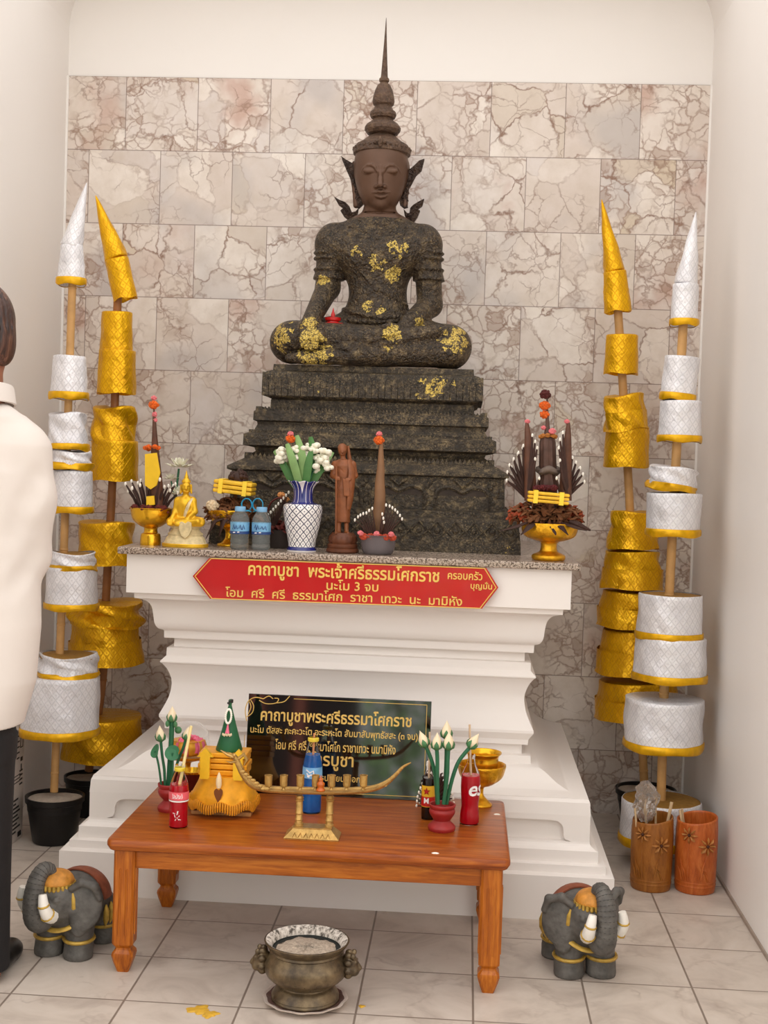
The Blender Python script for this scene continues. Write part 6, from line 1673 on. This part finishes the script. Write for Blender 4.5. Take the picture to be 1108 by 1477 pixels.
# ================================================================== elephants, incense pot, bamboo vases, box
M_EL = pm('dark grey painted stone', S(88, 84, 79), .6, var=.34, nscale=34, bump=.6, bscale=70)
M_IV = pm('white tusk', S(236, 230, 220), .4, var=.06)
M_EG = pm('old gold paint', S(182, 146, 62), .45, .3, var=.25, nscale=60, bump=.3)
M_EO = pm('orange gold cap', S(196, 132, 52), .5, .15, var=.25, nscale=50, bump=.6, bscale=70)
M_ER = pm('rust red saddle', S(132, 70, 46), .6, var=.25, nscale=40, bump=.5, bscale=60)
def elephant(label, loc, rot, mirror, head_turn, s=1.0):
    t = thing('elephant_figurine', label, 'elephant figurine', loc, rot)
    g = mirror
    A = lambda x, y, z: V((x*g*s, y*s, z*s))
    f = Field(rng(-.15*s, .15*s, .0026), rng(-.23*s, .20*s, .0028), rng(-.006, .32*s, .0026))
    cp = lambda a, b, ra, rb, k=.02, op='add': f.cap(A(*a), A(*b), ra*s, rb*s, k*s, op)
    el = lambda c, r, k=.02, rot=None: f.ell(A(*c), [q*s for q in r], k*s, rot=rot)
    el((0, .030, .140), (.086, .095, .088), .02); el((0, -.03, .125), (.076, .07, .07), .03)
    for x in (-.047, .047):
        cp((x, -.045, .12), (x*1.02, -.055, .035), .042, .039, .02); cp((x*1.02, -.057, .03), (x*1.02, -.060, .012), .041, .043, .01)
        cp((x, .080, .11), (x*1.05, .088, .035), .043, .037, .02); cp((x*1.05, .088, .03), (x*1.05, .086, .012), .039, .041, .01)
    # head turned on the neck
    H = Matrix.Translation(A(0, -.05, .17)) @ Matrix.Rotation(head_turn*g, 4, 'Z') @ Matrix.Translation(-A(0, -.05, .17))
    h = lambda x, y, z: H @ A(x, y, z)
    R4 = Matrix.Rotation(head_turn*g, 4, 'Z')
    f.ell(h(0, -.085, .178), [.066*s, .058*s, .066*s], .03*s, rot=R4); f.ell(h(0, -.105, .150), [.045*s, .05*s, .045*s], .03*s, rot=R4)
    for x in (-1, 1): f.cap(h(x*.030, -.125, .150), h(x*.036, -.145, .160), .019*s, .017*s, .012*s)
    pts = catmull([tuple(h(0, -.118, .150)), tuple(h(0, -.138, .122)), tuple(h(0, -.156, .132)), tuple(h(0, -.164, .168)), tuple(h(0, -.162, .208)), tuple(h(0, -.152, .244)), tuple(h(0, -.132, .266)), tuple(h(0, -.112, .262)), tuple(h(0, -.106, .246))], 6)
    n = len(pts)
    f.chain(pts, [(.036-.021*i/n)*s*(1+.07*(i % 2 == 0)) for i in range(n)], .0015*s)
    for x in (-1, 1):     # ears folded forward at the top
        R = R4 @ Matrix.Rotation(x*-.75, 4, 'Z') @ Matrix.Rotation(x*-.12, 4, 'Y')
        f.ell(h(x*.092, -.050, .166), [.012*s, .048*s, .068*s], .012*s, rot=R)
        f.chain([h(x*.066, -.080, .216), h(x*.090, -.064, .236), h(x*.118, -.040, .226), h(x*.124, -.026, .190)], [.009*s, .011*s, .011*s, .009*s], .008*s)
        f.ell(h(x*.080, -.062, .108), [.012*s, .026*s, .034*s], .012*s, rot=R)
        f.ell(h(x*.047, -.120, .186), [.012*s, .010*s, .008*s], .006*s)
        f.chain([h(x*.050, -.128, .192), h(x*.055, -.118, .196), h(x*.057, -.106, .192)], .0026*s, .003*s)
        for j in range(4): f.chain([A(x*.075, -.06+j*.012, .125-j*.012), A(x*.088, -.02+j*.012, .095-j*.010)], .0022*s, .004*s, 'sub')
    cp((0, .120, .15), (0, .135, .07), .012, .008, .01)
    f.floor(.001)
    fobj('body', f, M_EL, t)
    gs = []
    for i in range(10, n-6, 2):
        d = (V(pts[i+1])-V(pts[i-1])).normalized(); ax_, ay_, _ = frame_of(d); r = (.036-.021*i/n)*s*1.045
        gs.append(tube([V(pts[i])+ax_*(r*math.cos(a))+ay_*(r*math.sin(a)) for a in np.linspace(0, 2*PI, 15)], .0017*s, 5))
    obj('trunk_ridge', join(*gs), pm('dark trunk creases', S(58, 55, 52), .65, var=.2), t, smooth=1)
    for x in (-1, 1):
        pp = [h(x*.040, -.128, .140), h(x*.050, -.150, .152), h(x*.053, -.166, .182), h(x*.047, -.166, .214)]
        c = catmull([tuple(p) for p in pp], 4)
        tk = obj('tusk', tube(c, [(.021-.010*(i/12)**1.5)*s for i in range(len(c))], 12), M_IV, t, smooth=1.2)
        gs = []
        for i in (4, 8):
            d = (V(c[i+1])-V(c[i-1])).normalized(); p = V(c[i]); r = (.021-.010*(i/12)**1.5)*s
            gs.append(tube([p-d*.003, p, p+d*.003], [r*1.02, r*1.16, r*1.02], 12))
        obj('tusk_ring', join(*gs), M_EG, tk)
    c0 = h(0, -.088, .214)
    cap = lathe([(x*s, z*s) for x, z in catmull([(.050, .004), (.053, .010), (.050, .022), (.038, .036), (.018, .043), (.001, .044)], 3)], 32)
    cap = xf(cap, Matrix.Translation(c0) @ R4)
    cp_o = obj('head_cap', cap, M_EO, t, smooth=1)
    gs = []
    for i in range(26):
        a = 2*PI*i/26; p = c0+R4 @ V((.051*s*math.cos(a), .051*s*math.sin(a), 0)); gs.append(tube([p+V((0, 0, .010*s)), p+V((0, 0, -.004*s)), p+V((0, 0, -.010*s))], [.006*s, .006*s, .001], 6))
    obj('cap_fringe', join(*gs), M_EG, cp_o)
    for x in (-1, 1):
        obj('ear_tassel', tube([h(x*.062, -.075, .212), h(x*.070, -.076, .185), h(x*.072, -.075, .160), h(x*.070, -.072, .140)], [.003*s, .008*s, .010*s, .002*s], 8), M_EG, t, smooth=1)
    # chest collar and ankle bands
    pp = [A(-.080, -.030, .150), A(-.066, -.080, .118), A(-.035, -.110, .098), A(0, -.119, .092), A(.035, -.110, .098), A(.066, -.080, .118), A(.080, -.030, .150)]
    obj('collar', tube(catmull([tuple(p) for p in pp], 5), .009*s, 8, .6), M_EG, t, smooth=1)
    for x in (-.048, .048):
        for y, zz, r in ((-.056, .056, .043), (.088, .056, .041)):
            ring = [A(x+r*math.cos(a), y+r*math.sin(a), zz+.002*math.sin(a)) for a in np.linspace(0, 2*PI, 22)]
            obj('ankle_band', tube(ring, .0055*s, 6), M_EG, t, smooth=1)
    # saddle blanket with gold tassels
    vs, fs = [], []
    nu, nv = 16, 9
    for lay, e in ((0, 1.0), (1, 1.05)):
        for i in range(nu+1):
            a = -1.45+2.9*i/nu
            for j in range(nv+1):
                y = .015+.075*j/nv; q = math.sqrt(max(.05, 1-((y-.030)/.095)**2))
                vs.append(A(.086*e*q*math.sin(a)*1.03, y, .140+.088*e*q*math.cos(a)*1.02))
    o = (nu+1)*(nv+1)
    for i in range(nu):
        for j in range(nv):
            q = [i*(nv+1)+j, i*(nv+1)+j+1, (i+1)*(nv+1)+j+1, (i+1)*(nv+1)+j]
            fs.append(q[::-1]); fs.append([z+o for z in q])
    edge = [(i*(nv+1)) for i in range(nu+1)]+[(nu*(nv+1)+j) for j in range(1, nv+1)]+[(i*(nv+1)+nv) for i in range(nu-1, -1, -1)]+[j for j in range(nv-1, 0, -1)]
    for a, b in zip(edge, edge[1:]+edge[:1]): fs.append([a, b, b+o, a+o])
    sd = obj('saddle_cloth', (vs, fs), M_ER, t, smooth=1)
    for x in (-1, 1):
        for y in (.02, .05, .082):
            obj('saddle_tassel', tube([A(x*.092, y, .135), A(x*.094, y, .115), A(x*.093, y, .090), A(x*.090, y, .070)], [.003*s, .009*s, .009*s, .002*s], 8), M_EG, sd, smooth=1)
    return t
b = G(92, 1372); elephant('dark grey elephant figurine with raised trunk left of the table, facing left', (b.x+.020, b.y+.03, 0), math.radians(-13), 1, math.radians(-24), .96)
b = G(838, 1402); elephant('dark grey elephant figurine with raised trunk right of the table, before the plinth corner', (b.x-.002, b.y+.04, 0), math.radians(11), 1, math.radians(14), .97)

# ---- bronze incense pot on a scalloped saucer
n = NT('tarnished bronze pot'); p = n.tc('Object')
c = n.ramp(n.noise(p, 22, 5, .65), [(.3, S(60, 50, 40)), (.5, S(100, 84, 62)), (.72, S(138, 118, 88))])
M_POT = n.set(col=c, metal=.55, rough=n.maprange(n.noise(p, 40, 3), .3, .7, .26, .5), normal=n.bump(n.noise(p, 70, 3), .15, .003))
b = G(440, 1446); Y = b.y; k = Y/F_PX
sa = thing('saucer', 'pale scalloped saucer under the bronze incense pot', 'saucer', b)
obj('plate', lathe([(r*k, z*k) for r, z in [(34, 0), (36, 1), (52, 4), (62, 9), (62.5, 10.5), (60, 10.5), (50, 6.5), (34, 4.5), (1, 4)]], 60, mod=lambda th, kk, r, h: (r*(1+.02*math.cos(12*th)), h)), pm('cream glazed saucer', S(206, 190, 178), .3, var=.14, nscale=30), sa, smooth=1)
vs = [V((r*k*(1+.02*math.cos(12*t_))*math.cos(t_), r*k*(1+.02*math.cos(12*t_))*math.sin(t_), z*k)) for r, z in ((48, 6.6), (57, 9.6)) for t_ in np.linspace(0, 2*PI, 49)[:-1]]
fs = [(i, (i+1) % 48, 48+(i+1) % 48, 48+i) for i in range(48)]
obj('rim_pattern', (vs, fs), pm('brown saucer pattern', S(112, 84, 76), .35, var=.35, nscale=60), sa, smooth=1, label='brown patterned inner rim')
bz = V((b.x, b.y, 6.9*k))
t = thing('incense_pot', 'round bronze incense pot with lion-mask handles on the floor before the table', 'incense pot', bz)
pf = [(49, 0), (50, 2), (48, 6), (50, 7), (47, 13), (42, 20), (38, 24), (46, 29), (58, 40), (62, 52), (61, 62), (55, 71), (52, 75), (54, 77), (52, 79), (58, 86), (62, 92), (62.5, 94), (60, 94), (55, 90), (52, 82), (51, 76), (1, 74)]
obj('pot_body', lathe([(r*k, z*k*.93) for r, z in catmull(pf, 3)], 64), M_POT, t, smooth=.9)
n = NT('flaking white ash lining'); p = n.tc('Object')
M_ASH = n.set(col=n.ramp(n.noise(n.vmath('MULTIPLY', p, (1, 1, .25)), 90, 4, .7), [(.38, S(84, 76, 68)), (.5, S(190, 180, 168)), (.65, S(222, 214, 204))]), rough=.8)
obj('inner_lining', lathe([(r*k, z*k*.93) for r, z in [(60.2, 94.6), (56, 92.2), (52.5, 88.5), (50.6, 83), (49.8, 78)]], 64, cap0=False, cap1=False), M_ASH, t, smooth=1, label='whitish flaking inner wall')
obj('dark_rim', lathe([(r*k, z*k*.93) for r, z in [(50.2, 81.5), (49.4, 79), (47.5, 79.6), (45, 80), (43, 79.5)]], 64, cap0=False, cap1=False), pm('black inner ring', S(34, 36, 32), .8, var=.3), t, smooth=1)  # near-black ring between the lining and the ash
_tag(obj('ash', lathe([(48*k, 76.5*k*.93), (44*k, 79.5*k*.93), (30*k, 81.5*k*.93), (.5*k, 82.5*k*.93)], 64, ((0, -1.2*k, 0), (0, 0, 1)), mod=lambda th, kk, r, h: (r, h+.0025*math.sin(5*th+r*300)+.0015*math.sin(13*th+r*500)), cap0=False), pm('grey grainy ash', S(176, 160, 142), .9, var=.3, nscale=150, bump=.8, bscale=200), t, smooth=1), kind='stuff')
for s in (-1, 1):
    c0 = V((s*62*k, -.01, 54*k)); gs = []
    f = Field(rng(min(0, s*.16), max(0, s*.16), .0022), rng(-.06, .05, .0024), rng(.03, .15, .0022))
    f.ell(c0+V((s*.004, 0, .004)), (.022, .024, .030), .01); f.ell(c0+V((s*.018, -.004, -.010)), (.013, .016, .014), .008)
    for a in range(9):
        t_ = 2*PI*a/9; f.ell(c0+V((s*.002, .024*math.cos(t_), .004+.030*math.sin(t_))), (.010, .008, .008), .004)
    for e in (-1, 1): f.ell(c0+V((s*.020, e*.010, .014)), (.006, .005, .005), .003); f.ell(c0+V((s*.014, e*.017, .030)), (.007, .006, .008), .003)
    f.cap(c0+V((s*.024, 0, .010)), c0+V((s*.030, 0, -.004)), .004, .007, .004)
    fobj('lion_handle', f, M_POT, t)

# ---- carved terracotta coloured bamboo vases with sticks
def bamboo_vase(label, loc, k, h, mat, spin):
    t = thing('bamboo_vase', label, 'vase', loc, spin)
    R = 29*k
    pf = catmull([(.92*R, 0), (.97*R, .004), (1.0*R, h*.10), (1.0*R, h*.17), (1.03*R, h*.5), (1.03*R, h*.8), (1.0*R, h*.95), (.99*R, h), (.90*R, h), (.88*R, h*.9), (.86*R, h*.4), (.85*R, .03), (.002, .03)], 3)
    def vm(th, kk, r, z): return r, z+(.010*math.sin(th+1) if z > h*.9 else 0)
    obj('vase_body', lathe(pf, 48, mod=vm), mat, t, smooth=.8)
    for zz in (.105, .155): obj('groove_ring', lathe([(R*1.004, h*zz-.003), (R*1.022, h*zz), (R*1.004, h*zz+.003)], 48, cap0=False, cap1=False), mat, t, smooth=1)
    def on(a, z, e=0): return V(((1.03*R+e)*math.sin(a), -(1.03*R+e)*math.cos(a), z))
    gs = []
    for (a0, z0, s_) in ((-.55, h*.82, 1.0), (.35, h*.68, 1.15)):
        for i in range(8):
            d = 2*PI*i/8; rr = .017*s_
            p0 = on(a0+.006*math.cos(d)/R, z0+.006*math.sin(d), .001); p1 = on(a0+rr*math.cos(d)/R, z0+rr*math.sin(d), .0045); p2 = on(a0+1.55*rr*math.cos(d)/R, z0+1.55*rr*math.sin(d), .001)
            gs.append(tube([p0, p1, p2], [.002, 0.0080*s_, .003], 8, .5))
        obj('flower_centre', ball(on(a0, z0, .002), .0055, 8, 6), pm('dark flower centre', S(74, 36, 18), .6), t)
    obj('carved_flower', join(*gs), pm('lightened carved petals', S(176, 116, 56), .5, var=.15), t, smooth=1)  # petals meant to match the vase, coloured lighter as they rendered dark
    gs = []
    for a0, a1, z1 in ((-.55, -.52, .72), (.34, .05, .55), (-1.0, -.75, .48), (.0, .5, .40), (-.85, -.62, .38), (-.2, -.05, .44), (.15, .42, .33), (-1.15, -.85, .36)):
        gs.append(tube([on(a1, h*.19, .001), on((a0*.4+a1*.6), h*(.19+z1)*.55, .002), on(a0, h*z1, .001)], [.0022, .0026, .0012], 6))
    obj('carved_stem', join(*gs), mat, t, smooth=1)
    return t
M_TER1 = m_wood('brown bamboo vase', S(128, 74, 26), S(152, 92, 34), S(168, 108, 46), sx=(40, 40, 10), rough=.4)
M_TER2 = m_wood('orange bamboo vase', S(160, 74, 26), S(184, 92, 36), S(198, 112, 54), sx=(40, 40, 10), rough=.36)
k = 4.43/F_PX; hv = .238
b1 = G(938, 1278); b1.y = 4.43; b1.x = P(938, 1280, 4.43).x; b1.z = 0
b2 = V((P(1002, 1280, 4.43).x, 4.43, 0))
bamboo_vase('carved brown bamboo vase holding sticks and a crumpled plastic bag', b1, k, hv, M_TER1, -.05)
bamboo_vase('carved orange bamboo vase next to the right wall', b2, k, hv*1.03, M_TER2, .02)
M_STICK = pm('pale incense stick', S(210, 180, 140), .6, var=.12)
for lab, vb_, pts in (('thin pale stick at the left inside the brown bamboo vase', b1, ((920, 1185, -.03), (916, 1166, -.03))), ('upright pale stick in the middle of the brown bamboo vase', b1, ((933, 1186, -.01), (931, 1153, -.01))),
                      ('thick pale stick leaning right in the brown bamboo vase', b1, ((958, 1188, 0), (969, 1157, 0))), ('thin stick right of the plastic bag in the brown vase', b1, ((946, 1188, .01), (946, 1150, .01)))):
    p0, p1 = P(pts[0][0], pts[0][1]+25, 4.43+pts[0][2]), P(pts[1][0], pts[1][1], 4.43+pts[1][2])
    w = .0055 if 'thick' in lab else .0036
    o = obj('incense_stick', tube([p0-p0, p1-p0], [w, w], 8), M_STICK, None); o.location = p0; _tag(o, lab, 'stick', 'sticks in the bamboo vases')
for lab, a, c in (('shorter stick inside the orange bamboo vase', (988, 1192), (981, 1168)), ('longer stick inside the orange bamboo vase', (990, 1192), (984, 1166))):
    d = .012 if 'longer' in lab else -.01
    p0, p1 = P(a[0], a[1]+25, 4.43+d), P(c[0], c[1], 4.43+d)
    o = obj('incense_stick', tube([p0-p0, p1-p0], [.0038, .0038], 8), M_STICK, None); o.location = p0; _tag(o, lab, 'stick', 'sticks in the bamboo vases')
p0 = P(932, 1160, 4.43)
def crump(th, kk, r, h):
    return r*(1+.18*math.sin(3*th+h*90)+.12*math.sin(7*th-h*140)), h+.008*math.sin(4*th+h*60)
bg = obj('plastic_bag', lathe(catmull([(.014, -.055), (.026, -.04), (.034, -.015), (.037, .015), (.034, .04), (.026, .058), (.014, .068), (.003, .074)], 4), 40, mod=crump), pm('clear crinkled plastic', S(232, 226, 220), .15, var=0, trans=.85, ior=1.12, bump=.8, bscale=50), None, smooth=.5)
bg.location = p0; _tag(bg, 'crumpled clear plastic bag stuffed over sticks in the brown bamboo vase', 'bag')

# ---- printed carton by the left wall
bx0, bx1, by0, by1, bh = XL+.004, -1.578, 4.22, 4.64, .405
bx = thing('cardboard_box', 'white printed carton standing against the left wall behind the person', 'box', ((bx0+bx1)/2, (by0+by1)/2, 0))
obj('carton', box(bx0, bx1, by0, by1, 0, bh), pm('pale carton', S(204, 192, 182), .7, var=.06), bx, smooth=0, bevel=.003, off=tuple(bx.location))
gs = []; xf_ = bx1
M_INK = pm('black print', S(44, 38, 36), .7, var=.1)
rr = random.Random(2)
def rect(y0, y1, z0, z1): gs.append(box(xf_, xf_+.0012, y0, y1, z0, z1))
for (y0, y1, z0, z1) in ((4.595, 4.622, .335, .338), (4.595, 4.622, .392, .395), (4.595, 4.598, .335, .395), (4.619, 4.622, .335, .395)): rect(y0, y1, z0, z1)
for i in range(4): rect(4.592, 4.622, .20+i*.016, .206+i*.016)
rect(4.6, 4.62, .285, .30); rect(4.604, 4.612, .25, .275)
for i in range(9): rect(4.47+rr.uniform(0, .02), 4.61-rr.uniform(0, .05), .035+i*.0145, .041+i*.0145)
for i in range(3): rect(4.5, 4.6, .215+i*.012, .218+i*.012)
for i in range(5): rect(4.55+rr.uniform(0, .02), 4.585, .30+i*.02, .305+i*.02)
for i in range(10): rect(4.585+i*.0035, 4.587+i*.0035, .012, .03)
obj('print', join(*gs), M_INK, bx, smooth=0, off=tuple(bx.location))
# ---- dried wax spots on the floor
M_WAXF = pm('yellow wax spill', S(206, 160, 50), .5, var=.2, nscale=60)
for lab, u, v, r in (('larger yellow wax spill on the floor left of the incense pot', 287, 1457, .028), ('smaller yellow wax spill right beside the larger one', 302, 1463, .022), ('faint small yellow wax spot right of the incense pot', 522, 1452, .008)):
    c = G(u, v); o = obj('wax_spill', lathe([(r, .0004), (r*.9, .0022), (r*.4, .003), (.001, .0028)], 30, mod=lambda th, kk, q, h: (q*(1+.22*math.sin(3*th+u)+.14*math.sin(7*th)), h)), M_WAXF, None, smooth=1)
    o.location = c; _tag(o, lab, 'wax')
# ================================================================== the person at the left edge, seen from behind
YQ = 3.36
pb = P(-26, 1428, YQ); pb.z = 0
kp_ = YQ/F_PX
q = lambda u, v, dy=0: V(P(u, v, YQ+dy)-pb)
zz = lambda v: q(-26, v).z
M_SKIN = pm('warm brown skin', S(150, 98, 74), .5, var=.08, sss=.1)
M_HAIR = NT('dark brown hair'); p_ = M_HAIR.tc('Object')
hs = M_HAIR.noise(M_HAIR.vmath('MULTIPLY', p_, (90, 90, 10)), 1.0, 4, .6, 1.0)
M_HAIR = M_HAIR.set(col=M_HAIR.ramp(hs, [(.35, S(34, 20, 16)), (.55, S(74, 44, 34)), (.72, S(120, 82, 62))]), rough=.38, normal=M_HAIR.bump(hs, .6, .006))
M_SHIRT = pm('cream white shirt cloth', S(218, 208, 200), .8, var=.03, nscale=6, bump=.12, bscale=9)
M_TROUS = pm('black trousers', S(24, 21, 22), .75, var=.15, nscale=20, bump=.2, bscale=60)
M_SHOE = pm('black shoe leather', S(18, 16, 16), .35, var=.1)
pe = thing('person', 'person in cream white shirt and black trousers standing at the left edge, back turned', 'person', pb)
cx = q(-26, 600).x; X = lambda u, v: q(u, v).x
f = Field(rng(-.42, .30, .0055), rng(-.26, .34, .0055), rng(.0, 1.86, .0055))
hc_ = q(-28, 478)
f.ell(hc_+V((0, 0, .025)), (.078, .098, .098), .02); f.ell(hc_+V((0, .025, -.045)), (.062, .078, .075), .03)
f.cap(hc_+V((0, .105, -.015)), hc_+V((0, .118, -.035)), .010, .016, .01)                     # nose
f.chain([hc_+V((-.022, .092, -.072)), hc_+V((0, .10, -.074)), hc_+V((.022, .092, -.072))], .008, .006)
for s in (-1, 1): f.ell(hc_+V((s*.078, .0, -.015)), (.012, .020, .032), .008); f.ell(hc_+V((s*.03, .09, .005)), (.014, .01, .007), .005)
f.cap(hc_+V((0, -.008, -.06)), q(-28, 590, -.02), .056, .062, .03)
f.cap(q(-70, 640), q(16, 640), .035, .035, .05)
f.column([zz(1010), zz(900), zz(800), zz(680), zz(630)], [X(-28, v) for v in (1010, 900, 800, 680, 630)], [0]*5, [.075, .11, .125, .145, .11], [.08, .09, .09, .10, .07], .03)
LEG = ((-68, -58, -56), (8, -18, -20))
for i, (u0, u1, u2) in enumerate(((-60, -62, -60), (-4, -18, -20))):
    f.chain([q(u0*.6-12, 1010), q(u1*.85-4, 1210, .01), q(u2, 1390, -.01)], [.060, .045, .038], .03)
    f.chain([q(u2, 1405, -.02), q(u2, 1412, .10), q(u2, 1414, .16)], [.036, .036, .026], .02)
# arms bent forward, palms together in front of the chest
hands = q(-30, 700, .27)
for s, us in ((-1, -82), (1, 36)):
    sh_, el_ = q(us, 640), q(us+s*8, 800, .03); wr = hands+V((s*.026, -.05, -.06))
    f.chain([sh_, el_], [.045, .036], .03); f.chain([el_, wr], [.034, .026], .02)
    f.ell(hands+V((s*.017, -.015, -.01)), (.014, .035, .042), .012)
    for j, ln in enumerate((.075, .085, .08, .062)):
        a = hands+V((s*.013, -.035+j*.017, .025)); f.chain([a, a+V((0, .004, ln*.55)), a+V((-s*.004, .008, ln))], [.009, .0085, .0065], .003)
    f.chain([hands+V((s*.02, -.04, -.02)), hands+V((s*.022, -.058, .01)), hands+V((s*.014, -.060, .035))], [.011, .010, .008], .006)
f.floor(.002)
fobj('body', f, M_SKIN, pe)
# hair
f = Field(rng(-.13, .13, .0045)+hc_.x, rng(-.14, .12, .0045)+hc_.y, rng(-.13, .16, .0045)+hc_.z)
f.ell(hc_+V((.002, -.006, .026)), (.086, .106, .108), .01); f.ell(hc_+V((.002, -.045, -.035)), (.074, .066, .072), .02)
f.cap(hc_+V((0, -.05, -.07)), hc_+V((0, -.05, -.085)), .048, .040, .02)
f.ell(hc_+V((0, .095, -.04)), (.09, .06, .10), .015, 'sub')
f.ell(hc_+V((-.088, .01, -.02)), (.022, .026, .04), .01, 'sub')
f.ell(hc_+V((.066, -.012, -.028)), (.028, .056, .062), .015)
for i in range(14):
    a = PI+PI*(i+.5)/14
    f.chain([hc_+V((.088*math.cos(a)*r_, -.006+.108*math.sin(a)*r_, .026+z_)) for r_, z_ in ((.55, .092), (.88, .05), (1.0, 0), (.95, -.045), (.82, -.09))], .0035, .004, 'sub')
fobj('hair', f, M_HAIR, pe)
# shirt
f = Field(rng(-.42, .30, .005), rng(-.26, .34, .005), rng(zz(1065), zz(545), .005))
vv = (1043, 980, 900, 800, 720, 680, 640, 610)
f.column([zz(v) for v in vv], [X(-30, v) for v in vv], [.0, .0, 0, 0, 0, 0, 0, -.005], [.112, .148, .162, .160, .166, .172, .160, .10], [.142, .140, .134, .126, .128, .126, .108, .075], .03)
f.cap(q(-78, 640, -.01), q(24, 640, -.01), .062, .062, .05); f.cap(q(-50, 606, -.02), q(-6, 606, -.02), .05, .05, .05)
for s, us in ((-1, -92), (1, 34)):
    sh_, el_ = q(us, 652), q(us+s*4, 800, .04); wr = hands+V((s*.03, -.085, -.09))
    f.chain([sh_, q(us+s*4, 720, .005), el_], [.068, .070, .062], .035); f.chain([el_, wr], [.060, .042], .02)
# drape folds and seams
for pts, r in (([(30, 640, -.13), (18, 760, -.15), (6, 900, -.15), (0, 1040, -.15)], .012), ([(-20, 700, -.15), (-16, 860, -.15), (-24, 1040, -.16)], .010), ([(60, 690, -.07), (44, 720, -.09), (22, 770, -.11)], .010), ([(62, 800, -.05), (42, 830, -.08), (20, 850, -.11)], .008)):
    f.chain([q(*p) for p in pts], r, .05, 'sub')
for pts in ([(-60, 622, -.12), (-10, 628, -.125), (18, 642, -.12), (42, 680, -.10)], [(36, 600, -.05), (46, 640, -.085), (46, 690, -.09), (36, 760, -.08)]):
    f.chain([q(*p) for p in pts], .0035, .004, 'sub')
f.cap(q(-28, 600, -.02), q(-28, 540, -.01), .060, .064, .004, 'sub')
fobj('shirt', f, M_SHIRT, pe)
# collar: folded band round the neck
vs, fs = [], []; m = 40
sec = [(.066, 0), (.070, .034), (.075, .036), (.079, .032), (.086, -.012), (.080, -.014), (.073, .02), (.069, -.004)]
for i in range(m):
    a = 2*PI*i/m
    for r, z in sec:
        vs.append(q(-27, 578, -.012)+V((r*1.02*math.cos(a), r*1.05*math.sin(a)+.004, z+.010*(-math.sin(a))+.008*abs(math.cos(a)))))
for i in range(m):
    for j in range(len(sec)):
        a, b_ = i*len(sec)+j, i*len(sec)+(j+1) % len(sec); c, d = ((i+1) % m)*len(sec)+(j+1) % len(sec), ((i+1) % m)*len(sec)+j
        fs.append((a, b_, c, d))
obj('collar', (vs, fs), M_SHIRT, pe, smooth=.9)
# trousers
f = Field(rng(-.30, .24, .0055), rng(-.2, .2, .0055), rng(.03, zz(1000), .0055))
f.column([zz(1090), zz(1000)], [X(-30, 1090), X(-30, 1000)], [0, 0], [.088, .100], [.10, .10], .02)
for u0, u1, u2 in ((-64, -66, -64), (-19, -20, -18)):
    va = (1424, 1390, 1340, 1260, 1180, 1110, 1060)
    us = np.interp(va, [1060, 1240, 1424], [u0, u1, u2])
    f.column([zz(v) for v in va], [q(u, v).x for u, v in zip(us, va)], [.0]*7, [.054, .056, .058, .062, .066, .070, .074], [.075, .072, .07, .075, .08, .09, .095], .02)
fobj('trousers', f, M_TROUS, pe)
for u in (-62, -17):
    c = q(u, 1424); f = Field(rng(-.06, .06, .004)+c.x, rng(-.11, .21, .004), rng(.0, .09, .004))
    f.ell(V((c.x, -.035, .035)), (.037, .05, .036), .02); f.ell(V((c.x, .07, .028)), (.043, .11, .03), .03); f.ell(V((c.x, .14, .024)), (.040, .06, .028), .02)
    f.floor(.002); fobj('shoe', f, M_SHOE, pe)
